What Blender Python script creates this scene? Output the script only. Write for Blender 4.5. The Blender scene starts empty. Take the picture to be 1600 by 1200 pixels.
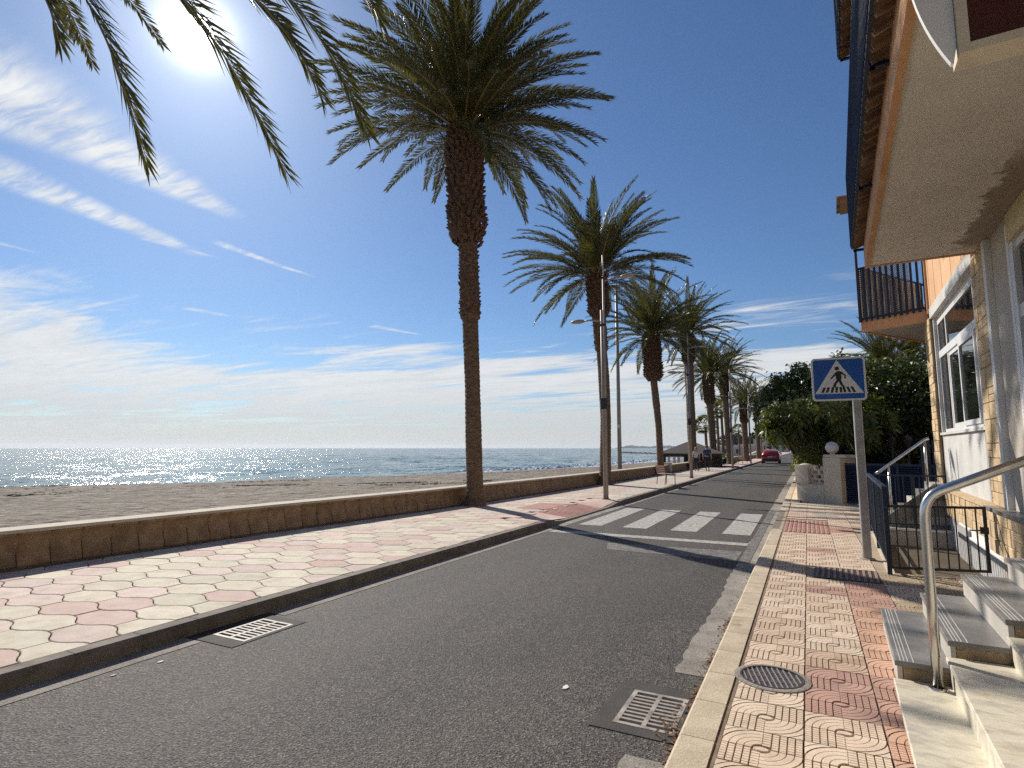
import bpy, math, random
import numpy as np
from math import sin, cos, pi, radians, tan, atan2, sqrt, hypot
from mathutils import Vector, Matrix

random.seed(7)
RNG = np.random.default_rng(11)
sc = bpy.context.scene
COL = sc.collection

# ------------------------------------------------------------------ camera
cam_d = bpy.data.cameras.new('camera')
cam = bpy.data.objects.new('camera', cam_d)
COL.objects.link(cam)
sc.camera = cam
cam_d.sensor_width = 36.0
cam_d.lens = 890.0 / 1600.0 * 36.0
cam_d.clip_start = 0.05
cam_d.clip_end = 40000.0
CAM_H = 1.70
cam.location = (0, 0, CAM_H)
cam.rotation_euler = (radians(90 + 6.41), 0, radians(27.3))

# ------------------------------------------------------------------ sun, sky, exposure
SUN_EL = radians(34.0)
SUN_AZ = radians(-58.2)            # clockwise from +Y
SUN_DIR = Vector((sin(SUN_AZ) * cos(SUN_EL), cos(SUN_AZ) * cos(SUN_EL), sin(SUN_EL)))
sun_d = bpy.data.lights.new('sun', 'SUN')
sun_d.energy = 4.6
sun_d.angle = radians(0.53)
sun_d.color = (1.0, 0.93, 0.83)
sun = bpy.data.objects.new('sun', sun_d)
COL.objects.link(sun)
sun.rotation_euler = (-SUN_DIR).to_track_quat('-Z', 'Y').to_euler()
sc.view_settings.view_transform = 'Standard'
sc.view_settings.look = 'None'
sc.view_settings.gamma = 1.0
sc.view_settings.use_curve_mapping = False
sc.view_settings.exposure = 0.22
sc.render.engine = 'CYCLES'
sc.cycles.use_denoising = False
sc.cycles.max_bounces = 6
sc.cycles.diffuse_bounces = 3
sc.cycles.glossy_bounces = 3
sc.cycles.transmission_bounces = 4
sc.cycles.transparent_max_bounces = 6
sc.cycles.sample_clamp_indirect = 3.0
sc.cycles.caustics_reflective = False
sc.cycles.caustics_refractive = False
sc.cycles.volume_bounces = 0

world = bpy.data.worlds.new('World')
sc.world = world
world.use_nodes = True
WN = world.node_tree


class NG:
    """small helper for node math"""
    def __init__(s, nt): s.nt = nt
    def n(s, t, **k):
        x = s.nt.nodes.new(t)
        for a, b in k.items(): setattr(x, a, b)
        return x
    def put(s, sock, v):
        if hasattr(v, 'is_output'): s.nt.links.new(v, sock)
        elif v is not None: sock.default_value = v
    def m(s, op, a, b=None, c=None, clamp=False):
        x = s.n('ShaderNodeMath', operation=op, use_clamp=clamp)
        s.put(x.inputs[0], a); s.put(x.inputs[1], b); s.put(x.inputs[2], c)
        return x.outputs[0]
    def v(s, op, a, b=None, out=0, scale=None):
        x = s.n('ShaderNodeVectorMath', operation=op)
        s.put(x.inputs[0], a); s.put(x.inputs[1], b)
        if scale is not None: s.put(x.inputs[3], scale)
        return x.outputs[out]
    def comb(s, a, b, c):
        x = s.n('ShaderNodeCombineXYZ')
        for i, q in enumerate((a, b, c)): s.put(x.inputs[i], q)
        return x.outputs[0]
    def sep(s, a):
        x = s.n('ShaderNodeSeparateXYZ'); s.put(x.inputs[0], a); return x.outputs
    def noise(s, vec, scale, detail=4, rough=0.55, dist=0.0, out=0):
        x = s.n('ShaderNodeTexNoise')
        s.put(x.inputs['Vector'], vec); s.put(x.inputs['Scale'], scale)
        x.inputs['Detail'].default_value = detail; x.inputs['Roughness'].default_value = rough
        x.inputs['Distortion'].default_value = dist
        return x.outputs[out]
    def vor(s, vec, scale, feature='F1', out='Distance', rnd=1.0):
        x = s.n('ShaderNodeTexVoronoi', feature=feature)
        s.put(x.inputs['Vector'], vec); s.put(x.inputs['Scale'], scale)
        x.inputs['Randomness'].default_value = rnd
        return x.outputs[out]
    def smooth(s, v, lo, hi, a=0.0, b=1.0):
        x = s.n('ShaderNodeMapRange', interpolation_type='SMOOTHSTEP')
        s.put(x.inputs[0], v); s.put(x.inputs[1], lo); s.put(x.inputs[2], hi)
        s.put(x.inputs[3], a); s.put(x.inputs[4], b)
        return x.outputs[0]
    def lin(s, v, lo, hi, a=0.0, b=1.0):
        x = s.n('ShaderNodeMapRange')
        s.put(x.inputs[0], v); s.put(x.inputs[1], lo); s.put(x.inputs[2], hi)
        s.put(x.inputs[3], a); s.put(x.inputs[4], b)
        return x.outputs[0]
    def mix(s, f, a, b, mode='MIX'):
        x = s.n('ShaderNodeMix', data_type='RGBA', blend_type=mode)
        s.put(x.inputs[0], f); s.put(x.inputs[6], a); s.put(x.inputs[7], b)
        return x.outputs[2]
    def mapping(s, vec, loc=(0, 0, 0), rot=(0, 0, 0), scale=(1, 1, 1)):
        x = s.n('ShaderNodeMapping')
        s.put(x.inputs[0], vec); x.inputs[1].default_value = loc
        x.inputs[2].default_value = rot; x.inputs[3].default_value = scale
        return x.outputs[0]


def c4(c): return (c[0], c[1], c[2], 1.0)


def pix_ray(px, py):
    f, p, yaw = 890.0, radians(6.41), radians(27.3)
    u, v = px - 800.0, 600.0 - py
    x, y, z = u, f * cos(p) - v * sin(p), v * cos(p) + f * sin(p)
    return (x * cos(yaw) - y * sin(yaw), x * sin(yaw) + y * cos(yaw), z)


def build_world():
    g = NG(WN)
    for n in list(WN.nodes): WN.nodes.remove(n)
    out = g.n('ShaderNodeOutputWorld'); bg = g.n('ShaderNodeBackground')
    sky = g.n('ShaderNodeTexSky', sky_type='NISHITA')
    sky.sun_disc = False
    sky.sun_elevation = SUN_EL
    sky.sun_rotation = SUN_AZ % (2 * pi)
    sky.altitude = 0.0
    sky.air_density = 1.0
    sky.dust_density = 0.25
    sky.ozone_density = 3.0
    tc = g.n('ShaderNodeTexCoord').outputs['Generated']
    d = g.v('NORMALIZE', tc)
    sp = g.sep(d)
    z = g.m('MAXIMUM', sp[2], 0.035)
    # plane coordinates of a high cloud layer
    P = g.comb(g.m('DIVIDE', sp[0], z), g.m('DIVIDE', sp[1], z), 0.0)
    warp = g.v('SUBTRACT', g.noise(P, 2.3, 3, 0.6, out=1), (0.5, 0.5, 0.5))
    Pw = g.v('ADD', P, g.v('SCALE', warp, scale=0.12))
    # cirrus streaks: soft tapered strips on the cloud layer
    fib = g.noise(g.mapping(Pw, rot=(0, 0, radians(-8)), scale=(1.1, 10, 1)), 2.4, 8, 0.64, 0.15)
    soft = g.noise(g.mapping(Pw, rot=(0, 0, radians(-8)), scale=(1, 2.6, 1)), 3.2, 5, 0.6, 0.3)
    tot = None
    def plane(px, py):
        r = pix_ray(px, py); return (r[0] / r[2], r[1] / r[2])
    for (x0, y0, x1, y1, w0, w1, amp) in [
            (-190, 55, 395, 352, 0.34, 0.05, 1.0), (-160, 205, 330, 405, 0.20, 0.045, 0.9),
            (338, 378, 492, 434, 0.045, 0.02, 0.85), (215, 370, 350, 404, 0.045, 0.02, 0.55),
            (-60, 365, 70, 398, 0.05, 0.02, 0.5), (575, 508, 662, 524, 0.08, 0.03, 0.75),
            (290, 482, 372, 495, 0.08, 0.03, 0.5), (-80, 455, 60, 480, 0.1, 0.03, 0.6)]:
        A = plane(x0, y0); B = plane(x1, y1)
        L = hypot(B[0] - A[0], B[1] - A[1]); ux, uy = (B[0] - A[0]) / L, (B[1] - A[1]) / L
        rel = g.v('SUBTRACT', Pw, (A[0], A[1], 0))
        t = g.m('DIVIDE', g.v('DOT_PRODUCT', rel, (ux, uy, 0), out=1), L)
        dist = g.m('ABSOLUTE', g.v('DOT_PRODUCT', rel, (-uy, ux, 0), out=1))
        w = g.lin(t, 0, 1, w0, w1)
        s1 = g.smooth(g.m('DIVIDE', dist, w), 1.15, 0.25)
        s2 = g.m('MULTIPLY', g.smooth(t, -0.05, 0.12), g.smooth(t, 1.0, 0.72))
        k = g.m('MULTIPLY', g.m('MULTIPLY', s1, s2), amp)
        tot = k if tot is None else g.m('MAXIMUM', tot, k)
    streak = g.m('MULTIPLY', tot, g.smooth(g.m('ADD', fib, g.m('MULTIPLY', soft, 0.6)), 0.52, 1.0, 0.10, 1.0))
    # altostratus bank towards the horizon
    el = sp[2]
    Q = g.comb(g.m('DIVIDE', sp[0], g.m('ADD', z, 0.05)), g.m('DIVIDE', sp[1], g.m('ADD', z, 0.05)), g.m('MULTIPLY', sp[2], 6.0))
    bank_n = g.noise(g.mapping(P, rot=(0, 0, radians(10)), scale=(0.16, 0.42, 1)), 1.0, 5, 0.6, 0.5)
    bank_f = g.noise(g.mapping(Q, rot=(0, 0, radians(10)), scale=(0.55, 2.2, 1)), 1.3, 7, 0.66, 0.9)
    nn = g.m('ADD', g.m('MULTIPLY', bank_n, 0.6), g.m('MULTIPLY', bank_f, 0.4))
    lim = g.smooth(el, 0.09, 0.265, 0.405, 0.57)
    bank = g.smooth(nn, g.m('SUBTRACT', lim, 0.02), g.m('ADD', lim, 0.10))
    bank = g.m('MULTIPLY', bank, g.smooth(el, 0.275, 0.235))
    bank = g.m('MULTIPLY', bank, g.smooth(el, -0.01, 0.07, 0.85, 0.92))
    # scattered thin cloud high up, all round
    low = g.smooth(el, 0.07, 0.015, 0.0, 0.93)
    cover = g.m('MAXIMUM', g.m('MAXIMUM', streak, bank), low)
    sunv = tuple(SUN_DIR)
    mu = g.m('MAXIMUM', g.v('DOT_PRODUCT', d, sunv, out=1), 0.0)
    fwd = g.m('POWER', mu, 6.0)
    shade = g.m('ADD', g.m('MULTIPLY', g.smooth(g.m('ADD', g.m('MULTIPLY', bank_f, 0.6), g.m('MULTIPLY', soft, 0.4)), 0.25, 0.75), g.smooth(el, 0.03, 0.12, 0.1, 2.4)), 8.3)
    shade = g.m('MULTIPLY', shade, g.smooth(el, 0.0, 0.12, 0.94, 1.0))
    shade = g.m('ADD', shade, g.m('MULTIPLY', fwd, 1.2))
    ccol = g.v('SCALE', (0.97, 0.99, 1.0), scale=shade)
    # the sky, a touch deeper in blue
    skyc = g.mix(1.0, sky.outputs[0], (0.77, 0.955, 1.16, 1), 'MULTIPLY')
    # aureole and disc of the sun
    aur = g.m('MULTIPLY', g.m('POWER', mu, 1500.0), 22.0)
    aur = g.m('ADD', aur, g.m('MULTIPLY', g.m('POWER', mu, 28.0), 1.0))
    aur = g.m('ADD', aur, g.m('MULTIPLY', g.m('POWER', mu, 160.0), 3.2))
    disc = g.m('MULTIPLY', g.smooth(mu, 0.9997, 0.99995), 150.0)
    aur = g.m('ADD', aur, disc)
    base = g.mix(cover, skyc, ccol)
    allc = g.v('ADD', base, g.v('SCALE', (1.0, 0.98, 0.94), scale=aur))
    WN.links.new(allc, bg.inputs[0])
    bg.inputs[1].default_value = 0.068
    WN.links.new(bg.outputs[0], out.inputs[0])


build_world()

# ------------------------------------------------------------------ materials
MATS = {}


def mat(name, c1, c2=None, scale=3.0, rough=0.8, bump=0.0, bscale=40.0, detail=4, metal=0.0, spec=0.5,
        stretch=(1, 1, 1), rnd=0.0, contrast=(0.3, 0.7), fine=0.0, fscale=200.0, coat=0.0, objcol=False, bdist=0.01,
        dirt=None, dscale=0.8, dlim=(0.55, 0.75)):
    m = bpy.data.materials.new(name); m.use_nodes = True
    g = NG(m.node_tree); nt = m.node_tree
    b = nt.nodes['Principled BSDF']
    co = g.n('ShaderNodeTexCoord').outputs['Object']
    info = g.n('ShaderNodeObjectInfo')
    vec = g.mapping(co, scale=stretch)
    if rnd > 0:      # alike pieces sharing a mesh do not show the same grain
        vec = g.v('ADD', vec, g.v('SCALE', (13.1, 7.7, 5.3), scale=info.outputs['Random']))
    col = c4(c1)
    if c2 is not None:
        f = g.smooth(g.noise(vec, scale, detail), contrast[0], contrast[1])
        col = g.mix(f, c4(c1), c4(c2))
    if objcol:
        col = g.mix(1.0, col, info.outputs['Color'], 'MULTIPLY')
    if dirt is not None:
        f = g.smooth(g.noise(vec, dscale, 6, 0.65), dlim[0], dlim[1])
        col = g.mix(f, col, c4(dirt))
    if fine > 0:
        k = g.lin(g.noise(vec, fscale, 2, 0.6), 0.25, 0.75, 1 - fine, 1 + fine)
        col = g.mix(1.0, col, g.comb(k, k, k), 'MULTIPLY')
    if rnd > 0:
        k = g.lin(info.outputs['Random'], 0, 1, 1 - rnd, 1 + rnd)
        col = g.mix(1.0, col, g.comb(k, k, k), 'MULTIPLY')
    g.put(b.inputs['Base Color'], col)
    b.inputs['Roughness'].default_value = rough
    b.inputs['Metallic'].default_value = metal
    b.inputs['Specular IOR Level'].default_value = spec
    b.inputs['Coat Weight'].default_value = coat
    if bump > 0:
        bn = g.n('ShaderNodeBump'); bn.inputs['Strength'].default_value = bump
        bn.inputs['Distance'].default_value = bdist
        g.put(bn.inputs['Height'], g.noise(vec, bscale, 5, 0.65))
        nt.links.new(bn.outputs[0], b.inputs['Normal'])
    MATS[name] = m
    return m


def leaf_mat(name, c1, c2, scale=1.5, trans=0.35, rough=0.45, spec=0.4):
    m = bpy.data.materials.new(name); m.use_nodes = True
    nt = m.node_tree; g = NG(nt); b = nt.nodes['Principled BSDF']; out = nt.nodes['Material Output']
    co = g.n('ShaderNodeTexCoord').outputs['Object']
    f = g.smooth(g.noise(co, scale, 5, 0.7), 0.3, 0.7)
    f2 = g.lin(g.noise(co, 23.0, 2), 0.3, 0.7, 0.75, 1.3)
    col = g.mix(f, c4(c1), c4(c2)); col = g.mix(1.0, col, g.comb(f2, f2, f2), 'MULTIPLY')
    g.put(b.inputs['Base Color'], col)
    b.inputs['Roughness'].default_value = rough; b.inputs['Specular IOR Level'].default_value = spec
    t = g.n('ShaderNodeBsdfTranslucent'); g.put(t.inputs[0], g.mix(1.0, col, (1.5, 1.5, 0.6, 1), 'MULTIPLY'))
    mx = g.n('ShaderNodeMixShader'); mx.inputs[0].default_value = trans
    nt.links.new(b.outputs[0], mx.inputs[1]); nt.links.new(t.outputs[0], mx.inputs[2])
    nt.links.new(mx.outputs[0], out.inputs[0])
    return m


M = {}
M['asphalt'] = None
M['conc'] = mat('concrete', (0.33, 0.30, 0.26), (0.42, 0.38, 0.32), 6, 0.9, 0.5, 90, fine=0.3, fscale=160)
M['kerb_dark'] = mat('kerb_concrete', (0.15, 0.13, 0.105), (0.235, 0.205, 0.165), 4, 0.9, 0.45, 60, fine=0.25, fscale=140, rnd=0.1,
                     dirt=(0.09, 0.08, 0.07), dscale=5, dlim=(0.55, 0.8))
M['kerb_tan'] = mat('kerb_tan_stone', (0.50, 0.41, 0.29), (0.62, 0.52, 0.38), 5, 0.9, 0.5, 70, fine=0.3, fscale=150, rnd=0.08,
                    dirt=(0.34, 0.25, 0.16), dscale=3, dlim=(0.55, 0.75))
M['joint'] = mat('joint_mortar', (0.15, 0.125, 0.10), (0.25, 0.21, 0.165), 8, 0.95, 0.4, 60)
M['base_tan'] = mat('pavement_bed', (0.36, 0.29, 0.20), (0.46, 0.37, 0.26), 4, 0.95, 0.5, 50, fine=0.3)
M['gutter'] = mat('gutter_concrete', (0.22, 0.20, 0.175), (0.34, 0.31, 0.27), 3, 0.95, 0.8, 60, fine=0.5, fscale=90)
M['tile_prom'] = mat('promenade_tile_concrete', (0.86, 0.84, 0.80), (1.0, 1.0, 1.0), 5, 0.85, 0.35, 60, rnd=0.06, fine=0.10, fscale=120,
                     objcol=True, dirt=(0.36, 0.30, 0.235), dscale=4.0, dlim=(0.49, 0.82))
M['tile_grip'] = mat('pavement_tile_cement', (0.84, 0.82, 0.80), (1.0, 1.0, 1.0), 6, 0.85, 0.3, 70, rnd=0.05, fine=0.12, fscale=150,
                     objcol=True, dirt=(0.33, 0.25, 0.18), dscale=4.5, dlim=(0.55, 0.86))
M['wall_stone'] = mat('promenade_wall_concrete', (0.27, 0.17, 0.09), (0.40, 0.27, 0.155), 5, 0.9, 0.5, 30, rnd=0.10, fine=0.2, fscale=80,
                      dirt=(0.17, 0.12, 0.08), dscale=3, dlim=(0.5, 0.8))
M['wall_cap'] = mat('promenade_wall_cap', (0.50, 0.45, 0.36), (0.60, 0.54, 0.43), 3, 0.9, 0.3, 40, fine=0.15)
M['paint_white'] = None
M['iron'] = mat('cast_iron', (0.065, 0.05, 0.045), (0.12, 0.095, 0.085), 10, 0.6, 0.3, 80, metal=0.5)
M['iron_light'] = mat('worn_grate_iron', (0.46, 0.42, 0.37), (0.20, 0.165, 0.14), 7, 0.6, 0.2, 60, metal=0.0)
M['groove'] = mat('groove_dirt', (0.16, 0.11, 0.07), (0.28, 0.20, 0.135), 7, 0.95, 0.4, 60)
M['hole'] = mat('dark_shaft', (0.02, 0.018, 0.016), (0.035, 0.03, 0.025), 6, 0.95)
M['steel'] = mat('brushed_steel', (0.62, 0.60, 0.57), (0.5, 0.48, 0.46), 12, 0.24, 0.05, 200, metal=1.0, stretch=(1, 1, 0.1))
M['galv'] = mat('galvanised_steel', (0.34, 0.33, 0.32), (0.43, 0.42, 0.40), 8, 0.55, 0.1, 60, metal=0.6)
M['pole'] = mat('lamp_pole_paint', (0.34, 0.31, 0.28), (0.40, 0.37, 0.33), 3, 0.55, 0.05, 60, metal=0.2)
M['black'] = mat('black_paint', (0.018, 0.018, 0.020), (0.03, 0.03, 0.03), 8, 0.5)
M['blue_iron'] = mat('navy_railing_paint', (0.006, 0.014, 0.036), (0.010, 0.022, 0.052), 7, 0.5, 0.1, 80)
M['blue_gate'] = mat('navy_gate_paint', (0.009, 0.018, 0.048), (0.014, 0.026, 0.064), 3, 0.5, 0.1, 60)
M['sign_blue'] = mat('sign_blue_film', (0.004, 0.095, 0.38), (0.006, 0.105, 0.41), 2, 0.35)
M['sign_white'] = mat('sign_white_film', (0.78, 0.76, 0.73), (0.83, 0.81, 0.78), 2, 0.4)
M['sign_black'] = mat('sign_black_film', (0.01, 0.01, 0.01), None, rough=0.4)
M['peach'] = mat('peach_render', (0.60, 0.36, 0.19), (0.70, 0.44, 0.25), 1.2, 0.9, 0.25, 90, dirt=(0.45, 0.24, 0.13), dscale=0.9, dlim=(0.55, 0.85))
M['orange'] = mat('orange_fascia_render', (0.56, 0.28, 0.13), (0.68, 0.40, 0.22), 2.2, 0.9, 0.3, 60, dirt=(0.40, 0.20, 0.10), dscale=2, dlim=(0.55, 0.8))
M['soffit'] = mat('soffit_render', (0.68, 0.63, 0.55), (0.74, 0.69, 0.605), 1.3, 0.95, 0.45, 70, fine=0.08, fscale=60,
                  dirt=(0.30, 0.24, 0.18), dscale=0.6, dlim=(0.62, 0.72))
def soffit_stain():
    m = M['soffit']; nt = m.node_tree; g = NG(nt); b = nt.nodes['Principled BSDF']
    src = b.inputs['Base Color'].links[0].from_socket
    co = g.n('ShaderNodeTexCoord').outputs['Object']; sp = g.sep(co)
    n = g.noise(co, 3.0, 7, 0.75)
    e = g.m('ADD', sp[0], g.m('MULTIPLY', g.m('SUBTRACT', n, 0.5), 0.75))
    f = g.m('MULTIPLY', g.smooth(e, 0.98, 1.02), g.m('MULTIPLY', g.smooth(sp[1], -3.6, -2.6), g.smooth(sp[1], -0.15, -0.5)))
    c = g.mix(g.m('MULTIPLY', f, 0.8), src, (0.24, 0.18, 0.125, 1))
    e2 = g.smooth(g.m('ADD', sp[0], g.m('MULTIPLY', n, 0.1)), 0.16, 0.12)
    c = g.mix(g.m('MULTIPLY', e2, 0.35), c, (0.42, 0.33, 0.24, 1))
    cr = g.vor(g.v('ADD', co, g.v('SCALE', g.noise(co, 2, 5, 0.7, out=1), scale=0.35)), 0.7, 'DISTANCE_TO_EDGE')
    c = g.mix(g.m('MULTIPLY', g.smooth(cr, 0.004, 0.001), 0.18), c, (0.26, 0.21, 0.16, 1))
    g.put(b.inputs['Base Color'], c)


M['soffit2'] = mat('grey_soffit_render', (0.36, 0.35, 0.33), (0.42, 0.41, 0.39), 1.3, 0.95, 0.3, 60)
soffit_stain()
M['beige'] = mat('beige_render', (0.46, 0.41, 0.34), (0.53, 0.48, 0.40), 1.6, 0.9, 0.3, 70, dirt=(0.34, 0.28, 0.21), dscale=1.4, dlim=(0.6, 0.8))
M['greyw'] = mat('grey_white_render', (0.50, 0.49, 0.46), (0.60, 0.59, 0.56), 2.5, 0.9, 0.25, 60, dirt=(0.42, 0.40, 0.37), dscale=2.2, dlim=(0.6, 0.8))
M['white'] = mat('white_paint', (0.74, 0.73, 0.70), (0.80, 0.79, 0.77), 3, 0.6, 0.1, 50, dirt=(0.5, 0.46, 0.4), dscale=3, dlim=(0.65, 0.85))
M['alu'] = mat('white_aluminium', (0.70, 0.70, 0.69), (0.76, 0.76, 0.75), 3, 0.35)
M['clad'] = mat('tan_cladding_stone', (0.50, 0.36, 0.20), (0.66, 0.50, 0.31), 5, 0.9, 0.6, 30, rnd=0.14, fine=0.2, fscale=60,
                dirt=(0.32, 0.22, 0.13), dscale=4, dlim=(0.55, 0.8))
M['clad_joint'] = mat('cladding_mortar', (0.20, 0.15, 0.10), (0.27, 0.21, 0.14), 9, 0.95, 0.3, 60)
M['granite'] = mat('grey_granite', (0.17, 0.162, 0.15), (0.25, 0.24, 0.22), 3.0, 0.35, 0.08, 60, fine=0.15, fscale=140, stretch=(1, 2, 1),
                   dirt=(0.30, 0.285, 0.26), dscale=2.4, dlim=(0.52, 0.8))
M['granite_edge'] = mat('grey_stone_riser', (0.44, 0.405, 0.355), (0.54, 0.50, 0.44), 4, 0.6, 0.15, 60, fine=0.12)
M['grip_line'] = mat('light_grip_line', (0.55, 0.54, 0.50), (0.45, 0.44, 0.41), 8, 0.7)
M['marble'] = mat('cream_marble', (0.70, 0.64, 0.50), (0.52, 0.475, 0.39), 6, 0.4, 0.03, 40, detail=10, contrast=(0.42, 0.66), stretch=(1.0, 2.2, 1),
                  dirt=(0.52, 0.37, 0.20), dscale=2.2, dlim=(0.55, 0.78), fine=0.10, fscale=25)
M['mortar'] = mat('brown_mortar', (0.30, 0.21, 0.12), (0.42, 0.31, 0.19), 12, 0.95, 0.9, 40, fine=0.3)
M['cream'] = mat('cream_garden_render', (0.58, 0.50, 0.38), (0.67, 0.585, 0.455), 1.8, 0.9, 0.4, 70, dirt=(0.42, 0.36, 0.28), dscale=2, dlim=(0.55, 0.8))
M['globe'] = mat('opal_globe', (0.66, 0.64, 0.60), (0.7, 0.69, 0.66), 3, 0.3)
M['bark'] = mat('palm_bark', (0.13, 0.078, 0.046), (0.25, 0.165, 0.10), 7, 0.95, 0.9, 22, stretch=(1, 1, 2.6), fine=0.3, fscale=50, bdist=0.03)
M['boots'] = mat('palm_leaf_bases', (0.085, 0.045, 0.028), (0.175, 0.10, 0.062), 9, 0.9, 0.6, 40, fine=0.3)
M['rachis'] = mat('frond_stem', (0.20, 0.17, 0.06), (0.28, 0.22, 0.09), 4, 0.6)
M['frond'] = leaf_mat('palm_leaflet', (0.075, 0.076, 0.026), (0.125, 0.12, 0.045), 0.9, 0.28, 0.36)
M['frond_dry'] = leaf_mat('dry_palm_leaflet', (0.17, 0.12, 0.055), (0.24, 0.17, 0.08), 0.9, 0.2, 0.6)
M['ficus'] = leaf_mat('ficus_leaf', (0.028, 0.042, 0.013), (0.065, 0.085, 0.024), 0.8, 0.22, 0.35)
M['plum'] = leaf_mat('frangipani_leaf', (0.075, 0.105, 0.028), (0.19, 0.205, 0.06), 1.2, 0.3, 0.4)
M['yel'] = leaf_mat('yellow_green_leaf', (0.13, 0.15, 0.03), (0.21, 0.21, 0.05), 1.5, 0.3, 0.4)
M['wood'] = mat('branch_bark', (0.13, 0.10, 0.075), (0.20, 0.16, 0.12), 6, 0.9, 0.5, 30)
M['earth'] = mat('garden_earth', (0.10, 0.075, 0.05), (0.15, 0.12, 0.08), 2, 0.95, 0.5, 20)
M['bench'] = mat('bench_slats_brown', (0.16, 0.075, 0.045), (0.21, 0.10, 0.06), 5, 0.5, 0.1, 40)
M['rtile'] = mat('old_roof_tile', (0.12, 0.07, 0.045), (0.30, 0.21, 0.14), 5, 0.85, 0.3, 40, rnd=0.2)
M['roof'] = mat('grey_brown_roof_sheet', (0.075, 0.06, 0.05), (0.12, 0.095, 0.08), 4, 0.85, 0.4, 20)
M['red_sign'] = mat('dark_red_panel', (0.045, 0.002, 0.006), (0.055, 0.003, 0.007), 1, 0.25)
M['lattice'] = mat('lattice_strip', (0.36, 0.29, 0.24), (0.46, 0.39, 0.33), 8, 0.7)
M['rock'] = mat('breakwater_rock', (0.10, 0.09, 0.08), (0.16, 0.145, 0.13), 1, 0.95, 0.5, 4)
M['foam'] = mat('sea_foam', (0.72, 0.76, 0.78), (0.85, 0.87, 0.88), 2, 0.9, 0.6, 6)
M['weed'] = mat('dry_seaweed', (0.06, 0.04, 0.025), (0.10, 0.07, 0.045), 6, 0.95, 0.8, 30)
M['litter'] = mat('dry_leaf_litter', (0.11, 0.06, 0.03), (0.24, 0.15, 0.08), 30, 0.9)
M['glass'] = mat('window_glass', (0.012, 0.014, 0.014), None, rough=0.03, spec=0.9)
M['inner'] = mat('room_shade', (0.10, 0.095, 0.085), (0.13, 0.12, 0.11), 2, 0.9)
M['paper'] = mat('scrap_paper', (0.75, 0.74, 0.70), None, rough=0.9)


def asphalt():
    m = bpy.data.materials.new('asphalt'); m.use_nodes = True
    nt = m.node_tree; g = NG(nt); b = nt.nodes['Principled BSDF']
    co = g.n('ShaderNodeTexCoord').outputs['Object']
    big = g.smooth(g.noise(co, 0.35, 4, 0.6), 0.3, 0.7)
    col = g.mix(big, (0.047, 0.043, 0.038, 1), (0.065, 0.059, 0.052, 1))
    lane = g.noise(g.mapping(co, scale=(1.0, 0.10, 1)), 1.3, 4, 0.6)
    col = g.mix(g.smooth(lane, 0.42, 0.72, 0, 0.5), col, (0.088, 0.078, 0.067, 1))
    v = g.vor(co, 95.0, out='Color')
    k = g.m('ADD', g.m('MULTIPLY', g.m('POWER', g.sep(v)[0], 2.2), 2.5), 0.30)
    col = g.mix(1.0, col, g.comb(k, k, k), 'MULTIPLY')
    stone = g.smooth(g.sep(g.vor(co, 110.0, out='Color'))[1], 0.93, 0.97)
    col = g.mix(g.m('MULTIPLY', stone, 0.7), col, (0.30, 0.27, 0.24, 1))
    stain = g.smooth(g.noise(co, 0.9, 5, 0.7), 0.64, 0.72)
    col = g.mix(g.m('MULTIPLY', stain, 0.35), col, (0.04, 0.037, 0.035, 1))
    # polished wheel tracks and a few fine cracks
    xx = g.sep(co)[0]
    tr = g.m('ADD', g.smooth(g.m('ABSOLUTE', g.m('ADD', xx, 3.65)), 0.55, 0.1), g.smooth(g.m('ABSOLUTE', g.m('ADD', xx, 2.0)), 0.55, 0.1))
    col = g.mix(g.m('MULTIPLY', tr, g.m('MULTIPLY', lane, 0.30)), col, (0.105, 0.094, 0.082, 1))
    wp = g.v('ADD', co, g.v('SCALE', g.noise(co, 1.5, 5, 0.7, out=1), scale=0.7))
    cr = g.vor(wp, 0.42, 'DISTANCE_TO_EDGE')
    crm = g.m('MULTIPLY', g.smooth(cr, 0.006, 0.001), g.smooth(g.noise(co, 0.5, 3), 0.52, 0.6))
    col = g.mix(g.m('MULTIPLY', crm, 0.75), col, (0.022, 0.02, 0.018, 1))
    g.put(b.inputs['Base Color'], col)
    b.inputs['Roughness'].default_value = 0.78; b.inputs['Specular IOR Level'].default_value = 0.45
    h = g.m('ADD', g.vor(co, 95.0, 'SMOOTH_F1'), g.m('MULTIPLY', g.noise(co, 40, 4, 0.7), 0.8))
    bn = g.n('ShaderNodeBump'); bn.inputs['Strength'].default_value = 1.0; bn.inputs['Distance'].default_value = 0.009
    g.put(bn.inputs['Height'], h); nt.links.new(bn.outputs[0], b.inputs['Normal'])
    return m


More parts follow.
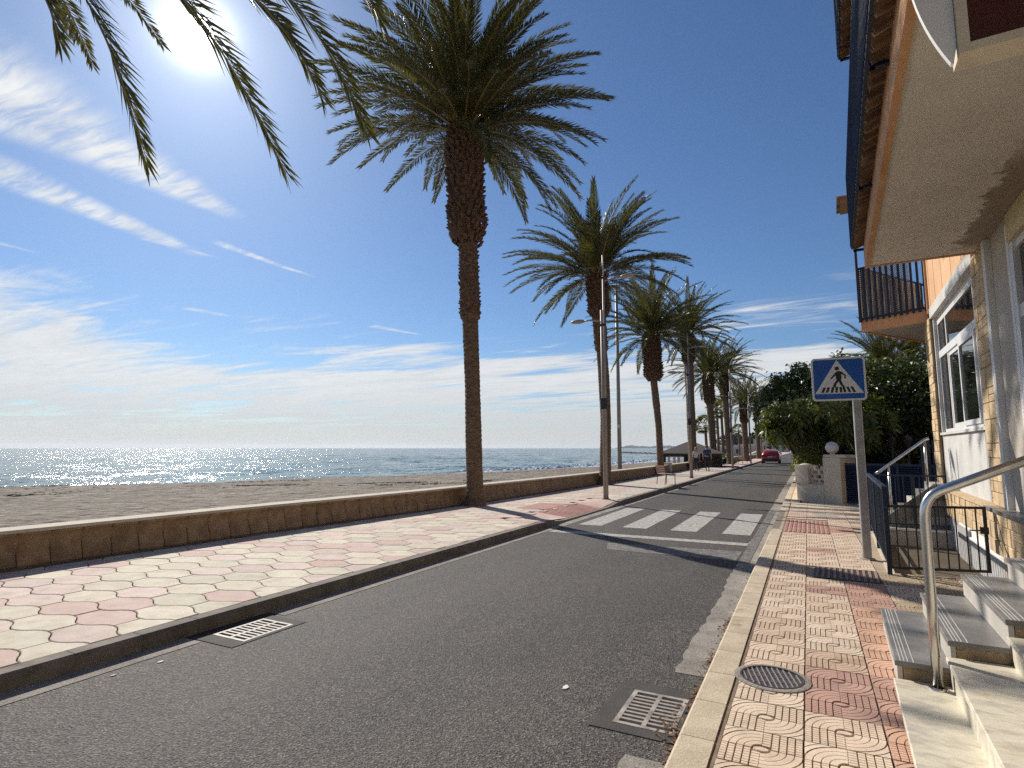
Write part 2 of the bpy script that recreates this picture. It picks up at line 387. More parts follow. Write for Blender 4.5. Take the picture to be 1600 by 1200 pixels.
def road_paint(name, wear, col1=(0.55, 0.53, 0.49)):
    """worn paint: the asphalt shows through in patches"""
    m = bpy.data.materials.new(name); m.use_nodes = True
    nt = m.node_tree; g = NG(nt); b = nt.nodes['Principled BSDF']
    co = g.n('ShaderNodeTexCoord').outputs['Object']
    n1 = g.noise(co, 9.0, 6, 0.75); n2 = g.sep(g.vor(co, 95.0, out='Color'))[0]
    f = g.smooth(g.m('ADD', n1, g.m('MULTIPLY', n2, 0.35)), wear - 0.12, wear + 0.12)
    k = g.lin(n2, 0, 1, 0.6, 1.4)
    asp = g.mix(1.0, (0.085, 0.078, 0.07, 1), g.comb(k, k, k), 'MULTIPLY')
    pc = g.mix(g.noise(co, 2.5, 4), c4(col1), (col1[0] * 0.8, col1[1] * 0.8, col1[2] * 0.78, 1))
    g.put(b.inputs['Base Color'], g.mix(f, pc, asp))
    b.inputs['Roughness'].default_value = 0.75
    bn = g.n('ShaderNodeBump'); bn.inputs['Strength'].default_value = 0.4; bn.inputs['Distance'].default_value = 0.004
    g.put(bn.inputs['Height'], g.vor(co, 95.0, 'SMOOTH_F1')); nt.links.new(bn.outputs[0], b.inputs['Normal'])
    return m


M['asphalt'] = asphalt()
M['paint_white'] = road_paint('road_paint', 0.76)
M['paint_worn'] = road_paint('worn_road_paint', 0.60, (0.34, 0.32, 0.29))


def sand_mat():
    m = bpy.data.materials.new('sand'); m.use_nodes = True
    nt = m.node_tree; g = NG(nt); b = nt.nodes['Principled BSDF']
    co = g.n('ShaderNodeTexCoord').outputs['Object']
    f = g.smooth(g.noise(co, 0.5, 6, 0.65), 0.3, 0.7)
    col = g.mix(f, (0.20, 0.163, 0.122, 1), (0.275, 0.228, 0.172, 1))
    k = g.m('MULTIPLY', g.lin(g.noise(g.mapping(co, scale=(.6, 1, 1)), 3.0, 7, 0.8), 0.35, 0.65, 0.55, 1.35), g.lin(g.noise(g.mapping(co, scale=(1, .35, 1)), 0.9, 5, 0.7), 0.3, 0.7, 0.8, 1.18))
    col = g.mix(1.0, col, g.comb(k, k, k), 'MULTIPLY')
    z = g.sep(co)[2]
    wet = g.smooth(z, -0.86, -0.98)
    col = g.mix(g.m('MULTIPLY', wet, 0.3), col, (0.10, 0.085, 0.065, 1))
    g.put(b.inputs['Base Color'], col)
    g.put(b.inputs['Roughness'], g.lin(wet, 0, 1, 0.95, 0.35))
    bn = g.n('ShaderNodeBump'); bn.inputs['Strength'].default_value = 0.9; bn.inputs['Distance'].default_value = 0.22
    h = g.m('ADD', g.noise(co, 3.2, 5, 0.6), g.m('MULTIPLY', g.vor(co, 2.4, 'SMOOTH_F1'), 0.7))
    g.put(bn.inputs['Height'], h); nt.links.new(bn.outputs[0], b.inputs['Normal'])
    return m


def sea_mat():
    m = bpy.data.materials.new('sea_water'); m.use_nodes = True
    nt = m.node_tree; g = NG(nt); b = nt.nodes['Principled BSDF']
    co = g.n('ShaderNodeTexCoord').outputs['Object']
    f = g.smooth(g.noise(g.mapping(co, scale=(0.02, 0.006, 1)), 1.0, 4, 0.6), 0.35, 0.65)
    g.put(b.inputs['Base Color'], g.mix(f, (0.022, 0.10, 0.105, 1), (0.035, 0.125, 0.125, 1)))
    b.inputs['Roughness'].default_value = 0.11
    b.inputs['IOR'].default_value = 1.333
    R = radians(-12)
    # wave slopes taken straight from noise, so distant water keeps its glitter
    n1 = g.v('SUBTRACT', g.noise(g.mapping(co, rot=(0, 0, R), scale=(1.0, 0.5, 1)), 0.25, 5, 0.80, 0.1, out=1), (0.5, 0.5, 0.5))
    n3 = g.v('SUBTRACT', g.noise(g.mapping(co, rot=(0, 0, R), scale=(1.0, 0.7, 1)), 2.1, 6, 0.80, 0.1, out=1), (0.5, 0.5, 0.5))
    n1 = g.v('ADD', g.v('SCALE', n1, scale=0.75), g.v('SCALE', n3, scale=0.95))
    n2 = g.v('SUBTRACT', g.noise(g.mapping(co, rot=(0, 0, R), scale=(1.0, 0.3, 1)), 0.03, 4, 0.7, 0.2, out=1), (0.5, 0.5, 0.5))
    sl = g.v('ADD', g.v('SCALE', n1, scale=2.4), g.v('SCALE', n2, scale=0.45))
    sp = g.sep(sl)
    geo = g.n('ShaderNodeNewGeometry').outputs['Normal']
    nn = g.v('NORMALIZE', g.v('ADD', geo, g.comb(sp[0], sp[1], 0.0)))
    nt.links.new(nn, b.inputs['Normal'])
    return m


M['sand'] = sand_mat()
M['sea'] = sea_mat()


def carpaint(name, c):
    m = mat(name, c, None, rough=0.3, coat=0.8); return m


M['car_red'] = carpaint('red_car_paint', (0.50, 0.012, 0.018))
M['rubber'] = mat('rubber', (0.02, 0.02, 0.02), (0.03, 0.03, 0.03), 8, 0.85)
M['lamp_red'] = mat('tail_lamp_red', (0.35, 0.01, 0.01), None, rough=0.2)
M['skin'] = mat('skin', (0.50, 0.31, 0.22), None, rough=0.6)
M['shirt_blue'] = mat('navy_shirt_cloth', (0.035, 0.06, 0.16), (0.05, 0.08, 0.20), 9, 0.9)
M['trouser'] = mat('dark_trouser_cloth', (0.022, 0.022, 0.028), (0.035, 0.035, 0.04), 9, 0.9)
M['top_white'] = mat('white_top_cloth', (0.62, 0.60, 0.62), (0.7, 0.68, 0.68), 9, 0.9)
M['hair_blond'] = mat('blond_hair', (0.42, 0.27, 0.12), (0.30, 0.18, 0.08), 20, 0.6)
M['hair_dark'] = mat('grey_brown_hair', (0.09, 0.07, 0.055), (0.15, 0.12, 0.1), 20, 0.6)
M['shirt_red'] = mat('red_jacket_cloth', (0.30, 0.02, 0.035), (0.36, 0.03, 0.05), 9, 0.9)

# ------------------------------------------------------------------ mesh helpers
TH = radians(2.2)                    # the building is turned 2.2 degrees against the road


def bw(a, b, z=0.0):
    return (a * cos(TH) + b * sin(TH), -a * sin(TH) + b * cos(TH), z)


class MB:
    def __init__(s, org=(0, 0, 0)):
        s.v = []; s.f = []; s.mi = []; s.o = org
    def face(s, pts, mi=0):
        i = len(s.v); s.v += [tuple(p) for p in pts]; s.f.append(tuple(range(i, i + len(pts)))); s.mi.append(mi)
    def add(s, vs, fs, mi=0):
        i = len(s.v); s.v += [tuple(p) for p in vs]
        for f in fs: s.f.append(tuple(i + k for k in f)); s.mi.append(mi)
    def box(s, x0, x1, y0, y1, z0, z1, mi=0, bottom=True):
        vs = [(x0, y0, z0), (x1, y0, z0), (x1, y1, z0), (x0, y1, z0), (x0, y0, z1), (x1, y0, z1), (x1, y1, z1), (x0, y1, z1)]
        fs = [(4, 5, 6, 7), (0, 1, 5, 4), (1, 2, 6, 5), (2, 3, 7, 6), (3, 0, 4, 7)]
        if bottom: fs.append((3, 2, 1, 0))
        s.add(vs, fs, mi)
    def bbox(s, x0, x1, y0, y1, z0, z1, c=0.006, mi=0):
        """box with chamfered top edges"""
        vs = [(x0, y0, z0), (x1, y0, z0), (x1, y1, z0), (x0, y1, z0),
              (x0, y0, z1 - c), (x1, y0, z1 - c), (x1, y1, z1 - c), (x0, y1, z1 - c),
              (x0 + c, y0 + c, z1), (x1 - c, y0 + c, z1), (x1 - c, y1 - c, z1), (x0 + c, y1 - c, z1)]
        fs = [(8, 9, 10, 11), (0, 1, 5, 4), (1, 2, 6, 5), (2, 3, 7, 6), (3, 0, 4, 7),
              (4, 5, 9, 8), (5, 6, 10, 9), (6, 7, 11, 10), (7, 4, 8, 11), (3, 2, 1, 0)]
        s.add(vs, fs, mi)
    def prism(s, poly, z0, z1, mi=0, bottom=True):
        n = len(poly)
        a = sum(poly[i][0] * poly[(i + 1) % n][1] - poly[(i + 1) % n][0] * poly[i][1] for i in range(n))
        if a < 0: poly = poly[::-1]
        vs = [(p[0], p[1], z0) for p in poly] + [(p[0], p[1], z1) for p in poly]
        fs = [tuple(range(n, 2 * n))] + [(i, (i + 1) % n, n + (i + 1) % n, n + i) for i in range(n)]
        if bottom: fs.append(tuple(range(n - 1, -1, -1)))
        s.add(vs, fs, mi)
    def ext(s, poly, axis, a0, a1, mi=0):
        """extrude a polygon given in the two other axes along axis"""
        n = len(poly); vs = []
        for a in (a0, a1):
            for p, q in poly:
                vs.append({'x': (a, p, q), 'y': (p, a, q), 'z': (p, q, a)}[axis])
        fs = [tuple(range(n)), tuple(range(2 * n - 1, n - 1, -1))] + [(i, n + i, n + (i + 1) % n, (i + 1) % n) for i in range(n)]
        s.add(vs, fs, mi)
    def tube(s, pts, r, seg=8, mi=0, cap=True):
        pts = [Vector(p) for p in pts]; n = len(pts)
        rs = r if isinstance(r, (list, tuple)) else [r] * n
        vs = []; fs = []
        ref = None
        for i, p in enumerate(pts):
            t = (pts[min(i + 1, n - 1)] - pts[max(i - 1, 0)]).normalized()
            if ref is None:
                ref = Vector((0, 0, 1)) if abs(t.z) < 0.9 else Vector((1, 0, 0))
            u = (ref - t * ref.dot(t)).normalized(); w = t.cross(u); ref = u
            for k in range(seg):
                a = 2 * pi * k / seg
                vs.append(p + (u * cos(a) + w * sin(a)) * rs[i])
        for i in range(n - 1):
            for k in range(seg):
                k2 = (k + 1) % seg
                fs.append((i * seg + k, i * seg + k2, (i + 1) * seg + k2, (i + 1) * seg + k))
        if cap:
            fs.append(tuple(range(seg - 1, -1, -1))); fs.append(tuple((n - 1) * seg + k for k in range(seg)))
        s.add(vs, fs, mi)
    def bar(s, p, q, w, h, mi=0, up=(0, 0, 1)):
        p = Vector(p); q = Vector(q); t = (q - p).normalized(); up = Vector(up)
        if abs(t.dot(up)) > 0.98: up = Vector((0, 1, 0))
        u = t.cross(up).normalized() * (w / 2); n = u.cross(t).normalized() * (h / 2)
        vs = []
        for c in (p, q): vs += [c - u - n, c + u - n, c + u + n, c - u + n]
        s.add(vs, [(0, 1, 2, 3), (7, 6, 5, 4), (0, 4, 5, 1), (1, 5, 6, 2), (2, 6, 7, 3), (3, 7, 4, 0)], mi)
    def lathe(s, prof, cx, cy, seg=16, mi=0):
        vs = []; fs = []; n = len(prof)
        for r, z in prof:
            for k in range(seg):
                a = 2 * pi * k / seg; vs.append((cx + r * cos(a), cy + r * sin(a), z))
        for i in range(n - 1):
            for k in range(seg):
                k2 = (k + 1) % seg
                fs.append((i * seg + k, i * seg + k2, (i + 1) * seg + k2, (i + 1) * seg + k))
        s.add(vs, fs, mi)
    def sphere(s, c, r, seg=12, rings=8, mi=0, sc=(1, 1, 1)):
        vs = []; fs = []
        for i in range(rings + 1):
            t = pi * i / rings
            for k in range(seg):
                a = 2 * pi * k / seg
                vs.append((c[0] + r * sc[0] * sin(t) * cos(a), c[1] + r * sc[1] * sin(t) * sin(a), c[2] + r * sc[2] * cos(t)))
        for i in range(rings):
            for k in range(seg):
                k2 = (k + 1) % seg
                fs.append((i * seg + k, (i + 1) * seg + k, (i + 1) * seg + k2, i * seg + k2))
        s.add(vs, fs, mi)
    def mesh(s, name, mats, smooth=False):
        me = bpy.data.meshes.new(name)
        o = s.o
        me.from_pydata([(x - o[0], y - o[1], z - o[2]) for x, y, z in s.v], [], s.f)
        for m_ in (mats if isinstance(mats, (list, tuple)) else [mats]): me.materials.append(m_)
        if any(s.mi): me.polygons.foreach_set('material_index', s.mi)
        if smooth: me.polygons.foreach_set('use_smooth', [True] * len(me.polygons))
        me.update()
        return me
    def build(s, name, mats, parent=None, smooth=False, kind=None, label=None, cat=None, loc=None, rz=0):
        o = bpy.data.objects.new(name, s.mesh(name, mats, smooth)); COL.objects.link(o)
        if parent is not None: o.parent = parent
        if loc is not None: o.location = loc
        if rz: o.rotation_euler = (0, 0, rz)
        if kind: o['kind'] = kind
        if label: o['label'] = label
        if cat: o['category'] = cat
        return o


def np_mesh(name, V, F, mats, smooth=False, mi=None):
    """V (n,3), F (m,k) arrays -> mesh"""
    me = bpy.data.meshes.new(name)
    V = np.asarray(V, dtype=np.float32); F = np.asarray(F, dtype=np.int32); k = F.shape[1]
    me.vertices.add(len(V)); me.vertices.foreach_set('co', V.ravel())
    me.loops.add(F.size); me.loops.foreach_set('vertex_index', F.ravel())
    me.polygons.add(len(F)); me.polygons.foreach_set('loop_start', np.arange(len(F), dtype=np.int32) * k)
    for m_ in (mats if isinstance(mats, (list, tuple)) else [mats]): me.materials.append(m_)
    if mi is not None: me.polygons.foreach_set('material_index', np.asarray(mi, dtype=np.int32))
    me.polygons.foreach_set('use_smooth', np.full(len(F), smooth))
    me.update(calc_edges=True); me.validate()
    return me


def link(name, me, parent=None, loc=None, rot=None, scale=None, kind=None):
    o = bpy.data.objects.new(name, me); COL.objects.link(o)
    if parent is not None: o.parent = parent
    if loc is not None: o.location = loc
    if rot is not None: o.rotation_euler = rot
    if scale is not None: o.scale = scale
    if kind: o['kind'] = kind
    return o


def thing(name, label, cat, loc=(0, 0, 0), rz=0.0, group=None):
    o = bpy.data.objects.new(name, None); COL.objects.link(o)
    o.location = loc; o.rotation_euler = (0, 0, rz); o['label'] = label; o['category'] = cat
    if group: o['group'] = group
    o.empty_display_size = 0.2
    return o


def grid_sheet(mb, xs, ys, z, holes=(), mi=0):
    for i in range(len(xs) - 1):
        for j in range(len(ys) - 1):
            cx, cy = (xs[i] + xs[i + 1]) / 2, (ys[j] + ys[j + 1]) / 2
            if any(h[0] < cx < h[1] and h[2] < cy < h[3] for h in holes): continue
            mb.face([(xs[i], ys[j], z), (xs[i + 1], ys[j], z), (xs[i + 1], ys[j + 1], z), (xs[i], ys[j + 1], z)], mi)


def vnoise(x, y, seed=0):
    """cheap value noise for arrays"""
    xi = np.floor(x).astype(int); yi = np.floor(y).astype(int); fx = x - xi; fy = y - yi
    fx = fx * fx * (3 - 2 * fx); fy = fy * fy * (3 - 2 * fy)
    def h(a, b):
        n = (a * 374761393 + b * 668265263 + seed * 1442695041) & 0xffffffff
        n = ((n ^ (n >> 13)) * 1274126177) & 0xffffffff
        return ((n ^ (n >> 16)) & 0xffff) / 65535.0
    return (h(xi, yi) * (1 - fx) + h(xi + 1, yi) * fx) * (1 - fy) + (h(xi, yi + 1) * (1 - fx) + h(xi + 1, yi + 1) * fx) * fy


PZ = 0.13      # pavement height
# ================================================================== SETTING
# ---------------------------------------------------------------- sea, beach, ground
def shore_x(y):
    ys = [-60, 0, 15, 18.5, 24.7, 40, 58, 72, 90, 111, 160, 240, 400]
    xs = [-60, -55, -49.5, -47.8, -42, -35, -30.5, -28, -27, -27, -27, -30, -45]
    return np.interp(y, ys, xs)


SEA_Z = -1.0
me = MB(); me.face([(-12000, -6000, SEA_Z), (6000, -6000, SEA_Z), (6000, 12000, SEA_Z), (-12000, 12000, SEA_Z)])
me.build('sea', M['sea'], kind='structure')


def wall_x(y):
    return float(np.interp(y, [-4, 4, 7, 12, 18.6, 29, 45, 60, 90, 200], [-9.6, -9.38, -9.22, -8.80, -8.45, -8.15, -8.05, -7.9, -7.8, -7.8]))


def build_beach():
    ys = np.concatenate([np.arange(-14, 30, 0.22), np.arange(30, 90, 0.45), np.arange(90, 420, 2.5)])
    nt_ = 150
    t = np.linspace(0, 1, nt_)
    Y, T = np.meshgrid(ys, t, indexing='ij')
    x0 = np.interp(ys, [-14, 4, 18.6, 45, 420], [-9.8, -9.6, -8.7, -8.25, -8.0])[:, None]
    x1 = (shore_x(ys) - 6)[:, None]
    X = x0 + (x1 - x0) * T
    dsh = (X - shore_x(ys)[:, None])                 # distance inland of the waterline
    Z = SEA_Z + 0.60 * (1 - np.exp(-np.clip(dsh, 0, None) / 6.0)) + np.clip(dsh, -20, 0) * 0.09
    Z += 0.05 * np.clip(dsh / 30, 0, 1)
    inland = np.clip(dsh / 3, 0, 1)
    Z += inland * (0.05 * (vnoise(X * 0.9, Y * 0.9, 1) - 0.5) + 0.07 * (vnoise(X * 2.3, Y * 2.3, 2) - 0.5) + 0.16 * (vnoise(X * 0.16, Y * 0.16, 3) - 0.5))
    Z += 0.05 * np.exp(-((dsh - 9 - 3 * vnoise(Y * 0.05, Y * 0 + 1.0, 8)) / 2.2) ** 2) * inland
    V = np.stack([X, Y, Z], -1).reshape(-1, 3)
    ny = len(ys)
    i, j = np.meshgrid(np.arange(ny - 1), np.arange(nt_ - 1), indexing='ij')
    a = (i * nt_ + j).ravel()
    F = np.stack([a, a + 1, a + nt_ + 1, a + nt_], 1)
    link('beach', np_mesh('beach', V, F[:, ::-1][:, :], M['sand'], True), kind='structure')
    # seaweed line and dark debris near the waterline
    vs = []; fs = []
    def tuft(x, y, z, s):
        n = random.randint(4, 6); b = len(vs)
        ang = random.random() * 6.28
        for k in range(n):
            a_ = ang + 2 * pi * k / n; r = s * random.uniform(0.5, 1.2)
            vs.append((x + r * cos(a_) * 0.6, y + r * sin(a_) * 1.5, z - 0.03))
        vs.append((x, y, z + s * 0.10))
        for k in range(n): fs.append((b + k, b + (k + 1) % n, b + n))
    def bz(x, y):
        d = x - float(shore_x(y)); return SEA_Z + 0.60 * (1 - math.exp(-max(d, 0) / 6.0)) + 0.05 * min(d / 30, 1) + 0.05 * math.exp(-((d - 10.5) / 2.2) ** 2) + 0.03
    for _ in range(2600):
        y = random.uniform(2, 34); d = 15.5 + 1.6 * sin(y * 0.23) + random.gauss(0, 0.35) + (2.5 if random.random() < .25 else 0) + 0.1 * y
        if vnoise(np.array([y * .6]), np.array([d * .3]), 12)[0] < .42: continue
        x = float(shore_x(y)) + d; tuft(x, y, bz(x, y), random.uniform(0.04, 0.16))
    for _ in range(700):
        y = random.gauss(11, 4); d = random.uniform(9, 19); x = float(shore_x(y)) + d; tuft(x, y, bz(x, y), random.uniform(0.05, 0.22))
    for _ in range(500):
        y = random.uniform(24, 60); d = 10 + .5 * sin(y * .3) + random.gauss(0, .15); x = float(shore_x(y)) + d; tuft(x, y, bz(x, y), random.uniform(0.03, 0.10))
    me_ = bpy.data.meshes.new('seaweed_line'); me_.from_pydata(vs, [], fs); me_.materials.append(M['weed'])
    link('seaweed_line', me_, kind='stuff')
    # surf: broken strips of foam on the waterline
    mb = MB()
    for k in range(2300):
        y = random.uniform(45, 150) if random.random() < .93 else random.uniform(20, 45)
        band = random.choice([0.0, 0.0, 0.4, -2.2, -4.5]) if y > 58 else 0.1
        x = float(shore_x(y)) - 0.4 + band + random.gauss(0, 0.30) + 0.7 * sin(y * 0.31)
        w = random.uniform(0.08, 0.40); l = random.uniform(0.6, 2.4)
        n = 7; h = random.uniform(0.05, 0.28) * (1.2 if band < -1 else 0.5)
        pts = [(x + w * cos(2 * pi * q / n) * random.uniform(.6, 1.2), y + l * sin(2 * pi * q / n) * random.uniform(.7, 1.1), SEA_Z + 0.012 + 0.0006 * (k % 9)) for q in range(n)]
        c = (x, y, SEA_Z + h)
        i0 = len(mb.v); mb.add(pts + [c], [(q, (q + 1) % n, n) for q in range(n)])
    mb.build('surf_foam', M['foam'], kind='stuff')
    # rolling swell: low geometric waves close to shore
    ys = np.arange(-20, 260, 0.55); nt2 = 240
    tt = np.linspace(0, 1, nt2) ** 1.6
    Y, T = np.meshgrid(ys, tt, indexing='ij')
    X = shore_x(ys)[:, None] + 1.5 - T * 150
    ph = (X + 0.25 * Y) * 1.15 + 2.2 * vnoise(X * 0.12, Y * 0.08, 5)
    amp = 0.07 * np.clip((1 - T) * 6, 0, 1)
    Z = SEA_Z + 0.02 + amp * (np.sin(ph) ** 3 * 0.5 + 0.45 * (vnoise(X * 1.1, Y * 0.5, 6) - 0.5) + 0.3 * (vnoise(X * 2.6, Y * 1.6, 7) - 0.5)) + 0.018
    V = np.stack([X, Y, Z], -1).reshape(-1, 3)
    i, j = np.meshgrid(np.arange(len(ys) - 1), np.arange(nt2 - 1), indexing='ij'); a = (i * nt2 + j).ravel()
    F = np.stack([a, a + 1, a + nt2 + 1, a + nt2], 1)[:, ::-1]
    link('inshore_water', np_mesh('inshore_water', V, F, M['sea'], True), kind='structure')


build_beach()

mb = MB()   # land under everything, right of the promenade wall, out to the horizon
mb.face([(-8.4, -60, -0.10), (3000, -60, -0.10), (3000, 9000, -0.10), (-8.4, 420, -0.10)])
mb.build('ground', M['earth'], kind='structure')

# ---------------------------------------------------------------- road
KL, KR = -5.07, -0.72       # kerb faces
grates = [(-4.92, -4.50, 3.57, 4.12), (-1.17, -0.80, 3.63, 4.16), (-4.95, -4.55, 27.0, 27.6)]
xs = sorted({KL, -4.78, KR, -1.0} | {g_[0] for g_ in grates} | {g_[1] for g_ in grates})
ys = sorted({-25.0, 420.0} | {g_[2] for g_ in grates} | {g_[3] for g_ in grates})
mb = MB(); grid_sheet(mb, xs, ys, 0.0, grates)
# the road keeps its width and swings gently out of sight behind the garden
road = mb.build('road', M['asphalt'], kind='structure')
mb = MB()
grid_sheet(mb, [KL, KL + 0.24], [-25, 3.40, 4.30, 12.0, 16.6, 420], 0.004, [(-6, -4, 3.40, 4.30)])
mb.build('gutter', M['gutter'], parent=road)
mb = MB()   # wide uneven concrete gutter at the right kerb
def gut_x(y): return -0.99 + 0.010 * sin(y * 2.1) + 0.006 * sin(y * 5.3 + 1) + 0.010 * sin(y * 17) + 0.006 * sin(y * 41) + (-0.02 if y > 8 else 0)
yy = [y / 10 for y in range(-30, 34)]
for seg in ([-3 + k * .1 for k in range(0, 64)], [4.62 + k * .1 for k in range(0, 430)]):
    for y0, y1 in zip(seg[:-1], seg[1:]):
        mb.face([(gut_x(y0), y0, 0.004), (KR, y0, 0.004), (KR, y1, 0.004), (gut_x(y1), y1, 0.004)])
mb.build('gutter', M['gutter'], parent=road)
# darker patch of asphalt round the right grate and left grate
mb = MB()
mb.prism([(-1.36, 3.44), (-0.725, 3.40), (-0.725, 4.44), (-1.32, 4.48)], 0.001, 0.008)
patch_m = mat('patch_asphalt', (0.045, 0.041, 0.037), (0.068, 0.062, 0.055), 5, 0.85, 0.7, 90, fine=0.5, fscale=120)
gmb = MB()
def ring_rect(mb, x0, x1, y0, y1, hx0, hx1, hy0, hy1, z0, z1):
    mb.box(x0, x1, y0, hy0, z0, z1, bottom=False); mb.box(x0, x1, hy1, y1, z0, z1, bottom=False)
    mb.box(x0, hx0, hy0, hy1, z0, z1, bottom=False); mb.box(hx1, x1, hy0, hy1, z0, z1, bottom=False)
ring_rect(gmb, -1.29, -0.722, 3.53, 4.30, *grates[1], 0.0, 0.0055)
ring_rect(gmb, KL + .002, -4.46, 3.42, 4.24, *grates[0], 0.0, 0.0055)
gmb.build('asphalt_patch', patch_m, parent=road)


def grate(loc, w, l, label, split_x=True, mt='iron_light', holes=9):
    """cast grate w (x) by l (y), bars across, with shaft"""
    t = thing('drain_grate', label, 'drain grate', (loc[0], loc[1], 0.004), 0, 'drain grates in the road')
    f = MB(); e = 0.03
    f.box(-w / 2, w / 2, -l / 2, -l / 2 + e, -0.03, 0.004); f.box(-w / 2, w / 2, l / 2 - e, l / 2, -0.03, 0.004)
    f.box(-w / 2, -w / 2 + e, -l / 2 + e, l / 2 - e, -0.03, 0.004); f.box(w / 2 - e, w / 2, -l / 2 + e, l / 2 - e, -0.03, 0.004)
    f.build('grate_frame', M[mt], t)
    sp = MB(); sp.box(-0.014, 0.014, -l / 2 + e, l / 2 - e, -0.03, 0.004); sp.build('centre_rib', M[mt], t)
    bm_ = MB(); bm_.box(-w / 2 + e, -0.014, -0.0115, 0.0115, -0.025, 0.003)
    me1 = bm_.mesh('bar', M[mt])
    step = (l - 2 * e) / holes
    for k in range(1, holes):
        y = -l / 2 + e + k * step
        link('bar', me1, t, (0, y, 0)); link('bar', me1, t, (w / 2 - e + 0.014 - 0.0, y, 0))
    s = MB(); s.box(-w / 2, w / 2, -l / 2, l / 2, -0.5, -0.48); s.box(-w / 2 - .01, -w / 2, -l / 2, l / 2, -0.5, -0.03)
    s.box(w / 2, w / 2 + .01, -l / 2, l / 2, -0.5, -0.03); s.box(-w / 2, w / 2, -l / 2 - .01, -l / 2, -0.5, -0.03); s.box(-w / 2, w / 2, l / 2, l / 2 + .01, -0.5, -0.03)
    s.build('shaft', M['hole'], t)
    return t


grate((-4.71, 3.845), 0.42, 0.55, 'pale drain grate lying in the shadow side gutter by the promenade kerb')
grate((-0.985, 3.895), 0.37, 0.53, 'worn drain grate with leaf litter at the right kerb, nearest the viewer')
grate((-4.75, 27.3), 0.40, 0.6, 'dark drain grate in the left gutter beyond the zebra crossing', mt='iron')

# painted markings: real thin sheets
mk = MB()
for k, (x0, x1) in enumerate([(-4.64, -4.12), (-3.64, -3.12), (-2.63, -2.10), (-1.61, -1.08)]):
    q = MB(); q.face([(x0, 12.23, 0.004), (x1, 12.23, 0.004), (x1 - 0.03, 16.18, 0.004), (x0 - 0.03, 16.18, 0.004)])
    q.build('zebra_stripe', M['paint_white'], parent=road)
q = MB(); q.face([(-4.80, 10.92, 0.004), (-1.01, 10.92, 0.004), (-1.01, 11.22, 0.004), (-4.80, 11.22, 0.004)]); q.build('stop_line', M['paint_white'], parent=road)
q = MB(); q.face([(-3.1, 9.5, 0.003), (-1.05, 9.4, 0.003), (-1.05, 10.3, 0.003), (-3.3, 10.15, 0.003)]); q.build('worn_marking', M['paint_worn'], parent=road)
q = MB(); q.face([(-1.01, 9.3, 0.009), (-0.86, 9.3, 0.009), (-0.86, 16.9, 0.009), (-1.01, 16.9, 0.009)]); q.build('worn_marking', M['paint_worn'], parent=road)
# scraps on the asphalt
for i, (x, y, s) in enumerate([(-1.62, 3.98, .045), (-4.72, 2.62, .022), (-4.68, 2.95, .03)]):
    q = MB(); n = 6
    pts = [(x + s * cos(k * 6.28 / n) * random.uniform(.5, 1.1), y + s * 1.6 * sin(k * 6.28 / n) * random.uniform(.5, 1.1)) for k in range(n)]
    q.prism([(x + (a - x) * .65, y + (b_ - y) * .65) for a, b_ in pts], 0.002, 0.007); o = q.build('paper_scrap', M['paper'])
    o['label'] = ['white scrap on the asphalt left of the right-hand grate', 'tiny pale scrap in the left gutter, lower of the two', 'flat pale scrap in the left gutter, upper of the two'][i]
    o['category'] = 'litter'; o['group'] = 'scraps lying on the asphalt'
# leaf litter along the right kerb
vs = []; fs = []
for _ in range(900):
    y = random.choice([random.uniform(3.2, 8.5), random.gauss(4.25, .14), random.gauss(5.0, .15), random.gauss(5.9, .2), random.gauss(3.5, .2)])
    x = KR - abs(random.gauss(0.015, 0.045)); s = random.uniform(.006, .022); a = random.random() * 6.28; z = random.uniform(.008, .03)
    b = len(vs); d = Vector((cos(a), sin(a), random.uniform(-.3, .5))) * s; e = Vector((-sin(a), cos(a), random.uniform(-.4, .4))) * s * .5
    p = Vector((x, y, z)); vs += [p - d, p + e, p + d, p - e]; fs.append((b, b + 1, b + 2, b + 3))
for _ in range(40):
    x = random.gauss(-0.84, .04); y = random.gauss(3.72, .10); s = random.uniform(.008, .02); a = random.random() * 6.28
    b = len(vs); d = Vector((cos(a), sin(a), .2)) * s; e = Vector((-sin(a), cos(a), .3)) * s * .6; p = Vector((x, y, .022)); vs += [p - d, p + e, p + d, p - e]; fs.append((b, b + 1, b + 2, b + 3))
me_ = bpy.data.meshes.new('leaf_litter'); me_.from_pydata([tuple(v) for v in vs], [], fs); me_.materials.append(M['litter'])
link('leaf_litter', me_, kind='stuff')

# ---------------------------------------------------------------- left promenade
prom = MB()
RAMP = (-6.05, KL - .156, 12.2, 16.4)
pb = PZ - 0.035
grid_sheet(prom, [-9.7, RAMP[0], RAMP[1] + 0.02], [-25, RAMP[2] - 0.9, RAMP[3] + 0.9, 420], pb, [(RAMP[0], RAMP[1] + .1, RAMP[2] - .9, RAMP[3] + .9)])
prom = prom.build('promenade', M['joint'], kind='structure')
# far part of the promenade paving: too far to tell the tiles apart
far_tile = mat('far_promenade_paving', (0.60, 0.42, 0.35), (0.66, 0.50, 0.42), 2, 0.85, 0.2, 30, fine=0.12, fscale=8)
q = MB(); q.face([(-8.3, 50.0, PZ), (KL - .15, 50.0, PZ), (KL - .15, 420, PZ), (-8.3, 420, PZ)]); q.build('far_paving', far_tile, parent=prom)

